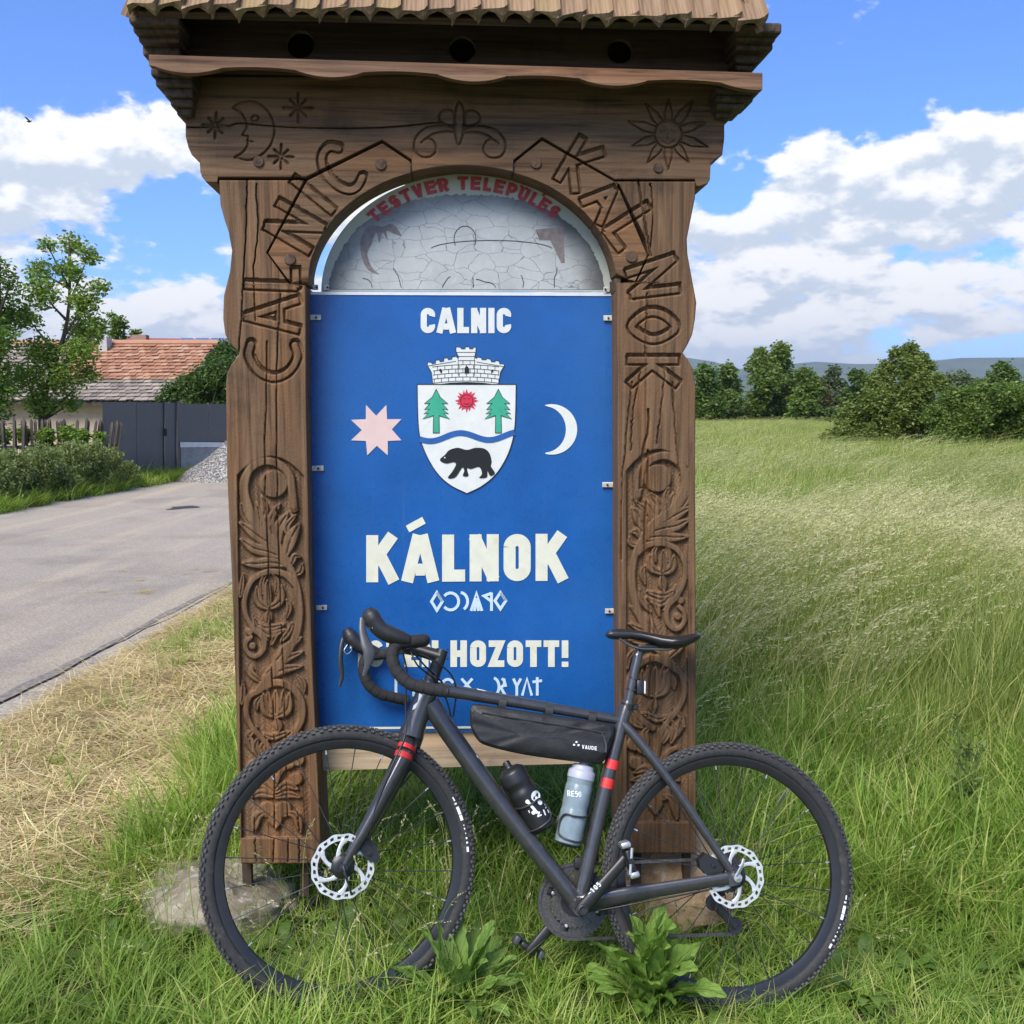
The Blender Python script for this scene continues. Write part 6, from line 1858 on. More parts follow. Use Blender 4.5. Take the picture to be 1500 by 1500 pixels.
# broad-leaved ground weeds among the grass
def rosette(n, L, w, seed):
    r = np.random.default_rng(seed); V = []; Q = []; k = 0
    for i in range(n):
        a = r.uniform(0, 6.28); l = L * r.uniform(.5, 1.1); up = r.uniform(.5, 1.5); d = np.array([math.cos(a), math.sin(a), 0]); s = np.array([-d[1], d[0], 0])
        for j, t in enumerate((0, .35, .7, 1)):
            c = d * l * t + np.array([0, 0, l * (up * t - .75 * up * t * t)]) ; q = w * (.25, 1, .8, .05)[j] * l
            V += [c - s * q, c + [0, 0, -.08 * q], c + s * q]
        Q += [(k + 3 * j + e, k + 3 * j + e + 1, k + 3 * j + e + 4, k + 3 * j + e + 3) for j in range(3) for e in range(2)]; k += 12
    return np.array(V), np.array(Q)
G_WEED = leafmat('weed_leaf', [(0.078, 0.1495, 0.026), (0.1365, 0.2275, 0.0416), (0.208, 0.3055, 0.0715)], .4, .5)
WEED = collection('ground_weeds', [tuft('ground_weed', [(rosette(22, .062, .24, 500 + i), G_WEED)]) for i in range(4)])
P = np.concatenate([box_pts(420, -2.0, 3.2, 2.1, 4.2), box_pts(70, .9, 2.4, 2.8, 4.2)])
P = P[(P[:, 0] > road_x(P[:, 1]) + .9)]
place('ground_weeds', P, lambda x, y: 1.0 + .9 * vnoise(x, y, 3, 4), WEED, 4, .2)

# long pale plumes that sweep to the right in a band across the meadow
PLUME = collection('plumes', [tuft('plume', [((q[0], q[1]), G_SEED), ((q[2], q[3]), G_SEED)]) for q in (seedstems(7, .16, .95, 490 + i, (.50, .02), .24, .017, .0034) for i in range(5))])
def plume_pts(n, y0, y1):
    y = np.sqrt(sm_.uniform(y0 ** 2, y1 ** 2, n)); x = sm_.uniform(.14, .62, n) * y
    P = np.column_stack([x, y]); return P[vnoise(x, y, .55, 31) + .25 * vnoise(x, y, 1.7, 32) > .58]
P = plume_pts(1500, 4.6, 10.5)
h_ = sm_.uniform(.62, 1.02, len(P)) * np.clip(tall_h(P[:, 0], P[:, 1]) + .12, .4, 1.1)
scatter('meadow_plumes', np.column_stack([P, gz(P[:, 0], P[:, 1]) - .01]), np.column_stack([sm_.normal(0, .08, (len(P), 2)), sm_.normal(0, .4, len(P))]), np.column_stack([h_, h_, h_]), sm_.integers(0, 5, len(P)), PLUME)
# bits of straw blown on to the road
P = np.concatenate([onground(sm_.uniform(120, 225, 9), sm_.normal(867, 2.5, 9), .014), onground(sm_.uniform(150, 330, 8), sm_.normal(838, 6, 8), .014)])
scatter('straw_on_road', P, np.column_stack([np.zeros((len(P), 2)), sm_.uniform(0, 6, len(P))]), np.repeat(sm_.uniform(.16, .34, (len(P), 1)), 3, 1) * [1, 1, .3], sm_.integers(0, 5, len(P)), STRAW)
# ------------------------------------------------------------------ stones under the posts
def stone(name, c, size, seed, m_, label, cuts=.30):
    r = np.random.default_rng(seed)
    bm = bmesh.new(); bmesh.ops.create_icosphere(bm, subdivisions=5, radius=1)
    V = np.array([v.co[:] for v in bm.verts]); Fs = [[v.index for v in f.verts] for f in bm.faces]; bm.free()
    N = norm(np.array([1, 1, 1.]));
    d = r.normal(0, 1, (16, 3)); d /= np.linalg.norm(d, axis=1)[:, None]
    k = r.uniform(.62, .95, 16)
    V = V.copy()
    for a, q in zip(d, k):                      # split faces: planes cut the boulder
        s = V @ a; e = np.maximum(s - q, 0); V -= e[:, None] * a * .9
    for f_, am in ((3, .08), (8, .05), (19, .026), (43, .013)):
        ph = r.uniform(0, 6, 3)
        V *= 1 + am * (np.sin(V[:, :1] * f_ + ph[0] + 2 * np.sin(V[:, 1:2] * f_ * .7)) * np.sin(V[:, 1:2] * f_ + ph[1]) + np.sin(V[:, 2:] * f_ + ph[2]))
    V = V * np.asarray(size) + np.asarray(c)
    b = MB(); b.add(V, Fs); o = b.build(name, m_, None, 38)
    return tag(o, label, 'stone', 'stones under the gate posts')
def rock(name, a, b_, c_, lichen):
    m = bpy.data.materials.new(name); m.use_nodes = True
    w = NT(m.node_tree); tc = w.n('ShaderNodeTexCoord'); ob = tc.outputs['Object']
    n1 = w.noise(ob, 9, 8, .7); n2 = w.noise(ob, 32, 6, .7); n3 = w.noise(ob, 4, 5, .6)
    c = w.ramp(n1, [(.30, a), (.5, b_), (.70, c_)])
    c = w.mix(w.m('MULTIPLY', w.smooth(n2, .52, .66), .7), c, lichen)
    c = w.mix(w.smooth(n3, .54, .70), c, w.mix(1.0, c, (.55, .56, .50), 'MULTIPLY'))
    p = w.n('ShaderNodeBsdfPrincipled'); w.l(c, p.inputs['Base Color']); p.inputs['Roughness'].default_value = .95
    b = w.n('ShaderNodeBump'); b.inputs['Strength'].default_value = .9; b.inputs['Distance'].default_value = .012
    w.l(w.m('ADD', n1, w.m('MULTIPLY', n2, .5)), b.inputs['Height']); w.l(b.outputs[0], p.inputs['Normal'])
    o = w.n('ShaderNodeOutputMaterial'); w.l(p.outputs[0], o.inputs[0]); return m
ROCK1 = rock('grey_rock', (.11, .092, .062), (.22, .192, .135), (.34, .305, .225), (.44, .42, .34))
ROCK2 = rock('ochre_rock', (.15, .09, .045), (.33, .21, .11), (.44, .33, .20), (.46, .43, .36))
c = S(322, 1335, .10); c[2] = .01
stone('stone', c, (.305, .21, .235), 3, ROCK1, 'large pale grey rock with lichen under the left carved post')
c = S(985, 1310, .14); c[2] = .04
stone('stone', c, (.215, .17, .20), 9, ROCK2, 'ochre brown rock under the right carved post behind the rear wheel')

# ------------------------------------------------------------------ leafy plants in front of the bicycle
DOCK = leafmat('dock_leaf', [(0.13, 0.247, 0.0364), (0.195, 0.338, 0.0585), (0.286, 0.429, 0.0975)], .38, .42, veins=True)
DOCK2 = leafmat('lance_leaf', [(0.1255, 0.2422, 0.0477), (0.2093, 0.3488, 0.0767), (0.3139, 0.4553, 0.1109)], .35, .42, veins=True)
def leafmesh(L, w, up, arch_, seed, wave=.16, fold=.25):
    """broad leaf: blade with a midrib fold, wavy edges, arching over"""
    r = random.Random(seed); nu, nv = 21, 9; V = []
    ph = r.uniform(0, 6)
    for i in range(nu):
        t = i / (nu - 1)
        a = up - arch_ * t * t
        x = 0; z = 0
        # integrate along the arch
        m_ = 12; x = sum(math.cos(up - arch_ * (t * k / m_) ** 2) for k in range(m_)) / m_ * L * t; z = sum(math.sin(up - arch_ * (t * k / m_) ** 2) for k in range(m_)) / m_ * L * t
        ww = w * (math.sin(math.pi * min(1, t * .93 + .06) ** .85) ** .8) * (1 if t > .12 else .35 + t * 5.4)
        for j in range(nv):
            s = (j / (nv - 1) - .5) * 2
            e = abs(s); wv = wave * w * e * e * math.sin(11 * t + ph + s * 2)
            y = s * ww * .5 * (1 + (.10 * math.sin(40 * t + ph) + r.uniform(-.05, .05)) * (e > .9))
            lift = fold * ww * .5 * e + wv + .016 * L * math.sin(30 * t + 6 * e) * e + r.uniform(-1, 1) * .006 * L * e
            V.append((x - math.sin(a) * lift, y, z + math.cos(a) * lift))
    Q = [(i * nv + j, i * nv + j + 1, (i + 1) * nv + j + 1, (i + 1) * nv + j) for i in range(nu - 1) for j in range(nv - 1)]
    me = mesh_np('leaf', V, Q, smooth=True)
    at = me.attributes.new('leaf_uv', 'FLOAT_VECTOR', 'POINT')
    at.data.foreach_set('vector', np.array([(i / (nu - 1), (j / (nv - 1) - .5) * 2, 0) for i in range(nu) for j in range(nv)], np.float32).ravel())
    return me
def leafy(name, c, specs, m_, label, cat):
    r = Root(name, tuple(c), None, label, cat)
    cache = {}
    for (L, w, yaw, up, ar, sd) in specs:
        key = sd
        if key not in cache:
            cache[key] = leafmesh(1.0, w, up, ar, sd); cache[key].materials.append(m_)
        o = link('leaf', cache[key], None, r)
        o.matrix_local = Matrix.Rotation(yaw, 4, 'Z') @ Matrix.Diagonal((L, L, L, 1))
    return r
rp = random.Random(17)
c = onground(950, 1475, .0); c[1] -= .01; c[2] = float(gz(c[0], c[1]))
sp_ = []
for k in range(50):
    ring = k / 50
    sp_.append((1.18 * rp.uniform(.15, .235) * (1.06 - .22 * ring), (.25, .29, .23, .30)[k % 4], k * 2.4 + rp.uniform(-.3, .3), 1.50 - .78 * ring + rp.uniform(-.1, .1), .55 + .9 * ring, (31, 32, 33, 34, 35, 36, 37, 38)[k % 8] + 10 * int(ring * 3)))
leafy('broadleaf_weed', c, sp_, DOCK, 'bright green broad-leaved dock plant growing in front of the rear wheel', 'plant')
c = onground(672, 1488, .0); c[2] = float(gz(c[0], c[1]))
sp_ = []
for k in range(44):
    ring = k / 44
    sp_.append((1.2 * rp.uniform(.13, .22), (.20, .23, .19)[k % 3], k * 2.4 + rp.uniform(-.3, .3), 1.25 - .95 * ring + rp.uniform(-.1, .1), .3 + .8 * ring, 60 + k % 6 + 10 * int(ring * 3)))
leafy('lanceleaf_weed', c, sp_, DOCK2, 'green plant with many narrow pointed leaves between the two wheels at the bottom', 'plant')
c = onground(1412, 1235, 0.0); c[2] = 0
def tall_weed(name, c, h, n, m_, label):
    r = Root(name, tuple(c), None, label, 'plant')
    b = MB(); q = random.Random(5)
    tops = []
    for k in range(3):
        dx, dy = (k - 1) * .05 + .01, q.uniform(-.03, .03)
        P = np.array([[c[0], c[1], c[2]], [c[0] + dx * .5, c[1] + dy, c[2] + h * .5], [c[0] + dx, c[1] + dy, c[2] + h * (1 - .12 * k)]])
        b.tube(curve(P, 10), np.linspace(.006, .003, 10), 6); tops.append(curve(P, 30))
    b.build('stem', m_, r, 60)
    for i in range(n):
        T = tops[i % 3]; p = T[q.randrange(5, 30)]
        me = TW[i % 4]
        o = link('leaf', me, None, r); L = q.uniform(.03, .07)
        M = Matrix.Translation(Vector(p - np.array(c))) @ Matrix.Rotation(q.uniform(0, 6.28), 4, 'Z') @ Matrix.Diagonal((L, L, L, 1)); o.matrix_local = M
    return r
TWM = leafmat('grey_weed_leaf', [(.10, .15, .035), (.15, .21, .055), (.20, .27, .085)], .3, .5)
TW = [leafmesh(1.0, .26, .7, .9, 80 + k) for k in range(4)]
for me in TW: me.materials.append(TWM)
tall_weed('upright_weed', c, .46, 90, TWM, 'dark grey-green upright weed at the edge of the tall grass on the right')
def dead_head(px, py, Y, s, label, name='dried_seed_head'):
    P = atY(px, py, Y); b = MB()
    r = Root(name, (P[0], P[1], 0), None, label, 'plant')
    m_ = mat('dried_brown', (.075, .055, .042), .9, var=.4, scale=60)
    b.tube([(P[0] - .05, P[1], .0), (P[0] - .02, P[1], P[2] * .6), tuple(P)], [.004, .003, .003], 6); b.build('stem', m_, r, 60)
    b = MB(); q = random.Random(int(px))
    for k in range(40):
        d = norm(np.array([q.gauss(0, 1), q.gauss(0, 1), q.gauss(.2, .9)])); b.tube([P, P + d * s * q.uniform(.6, 1.1)], [.005, .001], 4)
    b.lathe([(0, -s * .5), (s * .5, -s * .2), (s * .55, .0), (s * .3, s * .4), (0, s * .5)], P, (0, 0, 1), 10); b.build('seed_head', m_, r, 60)
dead_head(1242, 798, 9.0, .05, 'dry brown seed head standing out of the pale meadow grass')

# ------------------------------------------------------------------ leaf clouds for trees and bushes
def leafcloud(puffs, n, size, seed, flat_=.35, twig=0.0):
    """rhomb leaves through the volume of several puffs, denser near their shells"""
    r = np.random.default_rng(seed); puffs = np.asarray(puffs, float)          # cx, cy, cz, r
    vol = puffs[:, 3] ** 2.2; k = r.choice(len(puffs), n, p=vol / vol.sum())
    d = r.normal(0, 1, (n, 3)); d /= np.linalg.norm(d, axis=1)[:, None]
    # leaves gather in twig clusters
    ncl = max(8, n // 14); cl = r.normal(0, 1, (ncl, 3)); cl /= np.linalg.norm(cl, axis=1)[:, None]
    d = cl[r.integers(0, ncl, n)] + r.normal(0, .17, (n, 3)); d /= np.linalg.norm(d, axis=1)[:, None]
    rad = puffs[k, 3] * (r.random(n) ** .42) * (1 + .28 * (r.random(n) ** 4))
    wig = 1 + .22 * np.sin(7 * d[:, 0] + k) * np.sin(6 * d[:, 2] + 2 * k)
    C = puffs[k, :3] + d * (rad * wig)[:, None]
    a = r.normal(0, 1, (n, 3)); a[:, 2] = a[:, 2] * flat_ - .25; a /= np.linalg.norm(a, axis=1)[:, None]
    u = np.cross(a, r.normal(0, 1, (n, 3))); u /= np.linalg.norm(u, axis=1)[:, None]
    s = size * (.6 + .8 * r.random(n))[:, None]
    V = np.stack([C, C + a * s * .5 + u * s * .26, C + a * s, C + a * s * .5 - u * s * .26], 1).reshape(-1, 3)
    Q = np.arange(4 * n).reshape(n, 4)
    return V, Q
LEAF_A = leafmat('leaf_fresh', [(0.056, 0.1232, 0.0196), (0.1092, 0.203, 0.0308), (0.182, 0.28, 0.0532), (0.266, 0.357, 0.084)], .42, .45)
LEAF_B = leafmat('leaf_dark', [(0.032, 0.0696, 0.0182), (0.064, 0.1189, 0.028), (0.1088, 0.1711, 0.042), (0.16, 0.2248, 0.063)], .32, .45)
LEAF_C = leafmat('leaf_grey', [(0.0813, 0.1187, 0.0625), (0.125, 0.1688, 0.0875), (0.1938, 0.2313, 0.125)], .35, .5)
LEAF_E = leafmat('leaf_bush', [(0.0459, 0.0806, 0.0168), (0.0878, 0.13, 0.0264), (0.135, 0.1885, 0.0432), (0.2025, 0.2535, 0.066)], .35, .45)
LEAF_D = leafmat('leaf_mid', [(0.0486, 0.1, 0.0192), (0.0945, 0.1625, 0.0312), (0.1553, 0.225, 0.048), (0.216, 0.2812, 0.072)], .38, .45)
BARK = mat('bark', (.075, .060, .045), .95, var=.4, scale=14, bump=.01)
def px_puffs(P, Y, seed, spread_=.6):
    r = np.random.default_rng(seed); out_ = []
    for x, y, rr in P:
        Yk = Y(x) if callable(Y) else Y
        c = atY(x, y, Yk); R = px2m(rr, c)
        out_.append((c[0], c[1] + r.normal(0, 1) * R * spread_, c[2], R))
    return out_
def tree(name, Y, P, n, leaf_m, m_, label, cat, base, group=None, trunk=.09, seed=1, limbs=True):
    pf = px_puffs(P, Y, seed); B = atY(base[0], base[1], Y); B[2] = min(B[2], 0.0) if B[2] < .6 else 0.0
    r = Root(name, (B[0], B[1], B[2]), None, label, cat, group)
    V, Q = leafcloud(pf, n, leaf_m, seed + 50)
    me = mesh_np('crown', r.loc(V), Q); link('crown', me, m_, r)
    b = MB(); top = max(p[2] for p in pf); ctr = np.mean([p[:3] for p in pf], axis=0)
    T = curve([B, B + [.04, 0, (ctr[2] - B[2]) * .5], [ctr[0], ctr[1], ctr[2]], [ctr[0] + .1, ctr[1], top]], 16)
    b.tube(T, np.linspace(trunk, trunk * .15, 16), 8)
    if limbs:
        for p in pf:
            hd = math.hypot(p[0] - T[8][0], p[1] - T[8][1]); k = min(12, max(1, int(16 * (p[2] - p[3] * .5 - 1.3 * hd - B[2]) / max(.3, top - B[2]))))
            b.tube(curve([T[k], (T[k] + np.array(p[:3])) / 2 + [0, 0, -.06 * p[3]], p[:3]], 7), np.linspace(trunk * .38, trunk * .08, 7), 5)
    b.build('trunk', BARK, r, 60)
    return r
GRP = 'trees beside the village road'
tree('tree', 20.5, [(95, 352, 17), (78, 362, 12), (128, 372, 16), (62, 398, 18), (104, 398, 20), (146, 420, 14), (75, 432, 24), (125, 442, 22), (46, 468, 18), (100, 480, 28), (142, 478, 16), (165, 462, 7), (66, 515, 26), (120, 515, 24), (45, 552, 22), (92, 552, 26), (128, 548, 15), (62, 588, 24), (100, 590, 15)],
     11000, .085, LEAF_A, 'tall airy green tree in front of the tiled house on the left', 'tree', (62, 640), GRP, .085, 3)
tree('tree', 19.5, [(-4, 398, 24), (16, 418, 16), (2, 455, 30), (-30, 470, 40), (14, 500, 26), (-8, 545, 36), (12, 575, 20), (-30, 600, 40)],
     8000, .08, LEAF_A, 'green tree cut off by the left edge of the photo', 'tree', (-20, 650), GRP, .10, 4)
tree('tree', 58, [(176, 474, 11), (172, 488, 10), (198, 487, 6), (182, 500, 10)], 1500, .2, LEAF_D, 'small treetop showing between the two house roofs', 'tree', (178, 620), GRP, .12, 5)
tree('bush', 28.5, [(328, 515, 18), (312, 532, 20), (335, 545, 24), (300, 556, 22), (272, 560, 15), (250, 574, 16), (285, 582, 20), (322, 580, 24), (236, 584, 9), (340, 590, 24)],
     15000, .095, LEAF_B, 'dark green bush behind the grey fence, right of the tiled roof', 'bush', (300, 640), None, .06, 6)
tree('bush', 19.6, [(10, 638, 12), (40, 636, 12), (72, 638, 12), (100, 634, 11), (126, 638, 10), (145, 640, 8)], 5000, .07, LEAF_A, 'low green bush growing through the picket fence', 'bush', (70, 650), None, .03, 8, False)
GT = 'trees along the far side of the meadow'
FARY = 92
for k, (P, m_, n, lab, base) in enumerate((
    ([(1032, 548, 15), (1040, 572, 20), (1024, 580, 18), (1046, 596, 18), (1026, 603, 16)], LEAF_D, 3600, 'mid green tree right beside the carved post, leftmost of the far trees', 1036),
    ([(1066, 545, 14), (1070, 566, 20), (1060, 590, 20), (1080, 596, 18)], LEAF_B, 3400, 'rounded dark tree left of the tallest far tree', 1068),
    ([(1112, 518, 10), (1106, 536, 16), (1140, 514, 14), (1128, 536, 18), (1150, 530, 14), (1118, 560, 24), (1148, 560, 24), (1136, 588, 28), (1160, 590, 20), (1108, 590, 20)], LEAF_D, 8200, 'tallest broad tree of the far treeline', 1132),
    ([(1180, 550, 13), (1188, 570, 18), (1178, 592, 20)], LEAF_D, 2800, 'bright tree on the right shoulder of the tallest far tree', 1184),
    ([(1198, 562, 11), (1206, 582, 15), (1202, 598, 14)], mat('leaf_rust', (.10, .085, .045), .7) and leafmat('leaf_rusty', [(.07, .075, .03), (.11, .10, .045), (.15, .12, .06)], .35), 2000, 'small rusty brown-green tree in the far treeline', 1203),
    ([(1222, 545, 9), (1216, 560, 11), (1228, 566, 11), (1222, 586, 14)], LEAF_C, 2200, 'pale grey-green willow-like tree in the far treeline', 1222),
    ([(1250, 550, 10), (1262, 560, 13), (1252, 580, 16), (1270, 585, 14)], LEAF_B, 2600, 'dark tree between the pale tree and the large bush', 1256),
    ([(1042, 604, 12), (1062, 602, 10), (1026, 606, 12)], LEAF_A, 1700, 'low light green shrub at the foot of the leftmost far trees', 1044),
    ([(1090, 606, 11), (1110, 607, 10), (1076, 608, 9)], LEAF_B, 1500, 'low dark shrub under the far trees', 1092),
    ([(1175, 606, 10), (1192, 607, 10), (1215, 606, 10), (1235, 606, 9)], LEAF_B, 1800, 'row of dark undergrowth at the right end of the far treeline', 1200))):
    tree('shrub' if base in (1044, 1092, 1200) else 'tree', FARY + (k % 3) * 4, P, int(n * 2.0), .34, m_, lab, 'shrub' if base in (1044, 1092, 1200) else 'tree', (base, 617), GT, .22, 20 + k, False)
GB = 'bushes at the edge of the meadow'
tree('bush', 33, [(1310, 518, 10), (1334, 512, 12), (1346, 528, 14), (1302, 538, 14), (1326, 540, 20), (1366, 536, 9), (1290, 562, 20), (1336, 568, 28), (1368, 560, 14), (1275, 590, 24), (1316, 600, 34), (1350, 606, 30), (1250, 612, 22), (1290, 632, 34), (1232, 638, 20), (1338, 645, 30), (1212, 644, 11), (1265, 650, 20)],
     44000, .105, LEAF_E, 'large dark green bush with tall shoots at the meadow edge', 'bush', (1300, 676), GB, .07, 41)
tree('bush', 31, [(1398, 585, 20), (1380, 610, 24), (1430, 578, 22), (1418, 610, 28), (1462, 580, 22), (1450, 612, 28), (1490, 585, 22), (1488, 620, 30), (1400, 640, 28), (1440, 650, 28), (1480, 658, 28), (1520, 600, 40), (1530, 650, 40), (1375, 648, 22)],
     40000, .10, LEAF_D, 'wide leafy bush at the right edge of the photo', 'bush', (1440, 690), GB, .07, 43)
tree('tree', 52, [(1466, 540, 12), (1456, 556, 14), (1478, 554, 15), (1488, 566, 12), (1452, 572, 12), (1468, 575, 20)], 6500, .18, LEAF_B, 'dark round tree rising behind the wide bush on the right', 'tree', (1468, 640), GB, .12, 45)
tree('tree', 66, [(1392, 560, 14), (1410, 558, 14), (1425, 568, 16), (1400, 580, 20)], 5000, .22, LEAF_C, 'grey-green tree showing between the two big bushes', 'tree', (1405, 630), GB, .12, 46)

# roadside weeds on the far side of the road
pf = px_puffs([(20, 690, 30), (60, 680, 28), (100, 672, 26), (140, 668, 22), (165, 672, 18), (185, 690, 14), (40, 712, 26), (90, 705, 28), (140, 698, 22), (170, 705, 12), (-10, 700, 40), (10, 674, 16), (70, 668, 14), (115, 664, 11), (200, 702, 8)], lambda x: float(onground(x, 757 - .176 * x)[1]) + 1.5, 61, .35)
pf = [(a, b_, max(c, R * .6), R) for a, b_, c, R in pf]
V, Q = leafcloud(pf, 42000, .05, 62, .9)
WEEDS = leafmat('roadside_weed_leaf', [(0.0546, 0.104, 0.026), (0.1105, 0.169, 0.0442), (0.182, 0.2405, 0.078), (0.312, 0.3315, 0.156)], .35, .55)
o = link('roadside_weeds', mesh_np('roadside_weeds', V, Q), WEEDS); o['kind'] = 'stuff'
def far_strip(n, s0, s1, t0, t1, h, name):
    s = sm_.uniform(s0, s1, n); t = sm_.uniform(t0, t1, n)
    P = np.array([roadpt(a, b_) for a, b_ in zip(s, t)])[:, :2]
    return place(name, P, lambda x, y: h + 0 * x, LAWN, 9, .15, 2.0)
far_strip(700, 9, 32, rf + .45, rf + 1.1, 1.0, 'verge_grass'); far_strip(900, 9, 40, rf + 1.0, rf + 2.4, 1.5, 'verge_grass')

# ------------------------------------------------------------------ picket fence, grey fence, gravel heap
PICK = wood('picket_wood', 2, (.035, .030, .026), (.085, .074, .064), (.16, .14, .12), .9)
pfr = Root('picket_fence', tuple(atY(85, 655, 18.5) * [1, 1, 0]), None, 'weathered grey-brown picket fence in front of the tiled house', 'fence')
rr_ = random.Random(12)
pk = []
for i in range(34):
    x = -40 + i * 6.1 + rr_.uniform(-.6, .6); top = 614 + (x > 95) * (x - 95) * .05 + rr_.uniform(-3, 2)
    Yp = 18.5 + (x + 40) * .010
    T = atY(x, top, Yp); w_ = rr_.uniform(.045, .058); ln = rr_.uniform(-.07, .07) + (.10 if x > 110 else 0)
    b = MB(); H = T[2]
    f_ = np.array([[-w_ / 2, 0, 0], [w_ / 2, 0, 0], [w_ / 2, 0, H - .05], [0, 0, H], [-w_ / 2, 0, H - .05]])
    f_[:, 0] += T[0] + ln * f_[:, 2]; f_[:, 1] += T[1]
    b.prism(f_, f_ + [0, .022, 0]); b.build('picket', PICK, pfr)
for z in (.32, .85):
    b = MB(); A, C = atY(-45, 640, 18.5), atY(172, 640, 20.6); A[2] = C[2] = z; b.tube([A + [0, .05, 0], C + [0, .05, 0]], .035, 6); b.build('rail', PICK, pfr)
GREYF = mat('fence_anthracite', (.085, .092, .100), .5, var=.05, scale=3)
WHITEC = mat('white_coping', (.62, .63, .62), .8, var=.1, scale=6)
CONC = mat('concrete_grey', (.30, .30, .29), .9, var=.2, scale=8)
gf = Root('metal_fence', tuple(atY(240, 655, 22.5) * [1, 1, 0]), None, 'dark grey sheet metal fence with gate beside the road', 'fence')
def fy(x): return 20.5 + (x - 150) * .026
def panel(name, x0, x1, yt, yb_, m_, th=.04, dy=0.0, parent=gf):
    q = np.array([atY(x0, yt, fy(x0) + dy), atY(x1, yt + (x1 - x0) * .012, fy(x1) + dy), atY(x1, yb_, fy(x1) + dy), atY(x0, yb_, fy(x0) + dy)])
    if yb_ > 680: q[2, 2] = q[3, 2] = .03
    b = MB(); b.prism(q, q + [0, th, 0]); return b.build(name, m_, parent)
gl = panel('gate_leaf', 150, 199, 589, 690, GREYF); panel('gate_leaf', 200, 240, 589.6, 690, GREYF)
panel('gate_post', 241, 244, 589, 690, GREYF, .1, -.05); panel('gate_door', 245, 258, 590, 690, GREYF); panel('gate_post', 259, 263, 589, 690, GREYF, .1, -.05)
panel('fence_sheet', 264, 305, 591, 651, GREYF); panel('fence_sheet', 306, 352, 591.5, 652, GREYF); panel('fence_sheet', 353, 420, 592, 653, GREYF)
panel('coping', 264, 420, 648, 655, WHITEC, .22, -.09); panel('plinth', 265, 420, 655.5, 690, CONC, .16, -.04)
b = MB(); P = atY(243, 633, fy(243) - .09); b.box(P, .05, .05, .16); b.build('gate_handle', BLK, gf)
# heap of gravel: a mound covered with single stones
GRAV = bpy.data.materials.new('crushed_stone'); GRAV.use_nodes = True
w = NT(GRAV.node_tree); oi = w.n('ShaderNodeObjectInfo'); p = w.n('ShaderNodeBsdfPrincipled'); w.l(w.ramp(oi.outputs['Random'], [(.1, (.20, .19, .175)), (.5, (.33, .315, .29)), (.9, (.46, .44, .41))]), p.inputs['Base Color']); p.inputs['Roughness'].default_value = .95
o_ = w.n('ShaderNodeOutputMaterial'); w.l(p.outputs[0], o_.inputs[0])
def pebble(seed):
    r = np.random.default_rng(seed); bm = bmesh.new(); bmesh.ops.create_icosphere(bm, subdivisions=1, radius=.5)
    for v in bm.verts: v.co = v.co * r.uniform(.7, 1.2)
    me = bpy.data.meshes.new('pebble'); bm.to_mesh(me); bm.free(); me.materials.append(GRAV); return bpy.data.objects.new('pebble', me)
PEB = collection('pebbles', [pebble(k) for k in range(4)])
gc = atY(332, 690, 22.6); gc[2] = 0
def heap_h(x, y): 
    d = np.hypot((x - gc[0]) / 1.25, (y - gc[1]) / 1.2); return np.maximum(0, .86 * (1 - d / .82) + .05 * np.sin(5 * x) * np.sin(4 * y) * (d < .9))
gx, gy = np.meshgrid(np.linspace(gc[0] - 1.4, gc[0] + 1.4, 40), np.linspace(gc[1] - 1.4, gc[1] + 1.4, 40))
i = np.arange(1600).reshape(40, 40); q = np.stack([i[:-1, :-1], i[:-1, 1:], i[1:, 1:], i[1:, :-1]], -1).reshape(-1, 4)
heap = link('gravel_heap', mesh_np('gravel_heap', np.stack([gx, gy, heap_h(gx, gy) - .02], -1).reshape(-1, 3), q, smooth=True), mat('crushed_stone_base', (.36, .35, .325), .95, var=.4, scale=18, bump=.02))
tag(heap, 'pale grey heap of crushed stone against the dark grey fence', 'gravel heap')
P = box_pts(9000, gc[0] - 1.35, gc[0] + 1.35, gc[1] - 1.35, gc[1] + 1.2); P = P[heap_h(P[:, 0], P[:, 1]) > .0]
sc_ = sm_.uniform(.015, .045, (len(P), 1)); pts = np.column_stack([P, heap_h(P[:, 0], P[:, 1])])
scatter('loose_gravel', pts, sm_.uniform(0, 6, (len(P), 3)), np.repeat(sc_, 3, 1), sm_.integers(0, 4, len(P)), PEB)
# gravel apron before the gate
q = np.array([onground(x, y, .008) for x, y in ((205, 706), (340, 697), (345, 675), (225, 672), (200, 688))]); b = MB(); b.poly(q); o = b.build('gravel_apron', mat('apron_gravel', (.40, .385, .35), .95, var=.4, scale=12, bump=.02), None, fixn=False); o['kind'] = 'structure'
if o.data.polygons[0].normal.z < 0: o.data.flip_normals()
P = np.column_stack([sm_.uniform(210, 342, 700), sm_.uniform(678, 702, 700)]); G = onground(P[:, 0], P[:, 1], .008)
scatter('loose_gravel', G, sm_.uniform(0, 6, (700, 3)), np.repeat(sm_.uniform(.02, .05, (700, 1)), 3, 1), sm_.integers(0, 4, 700), PEB)

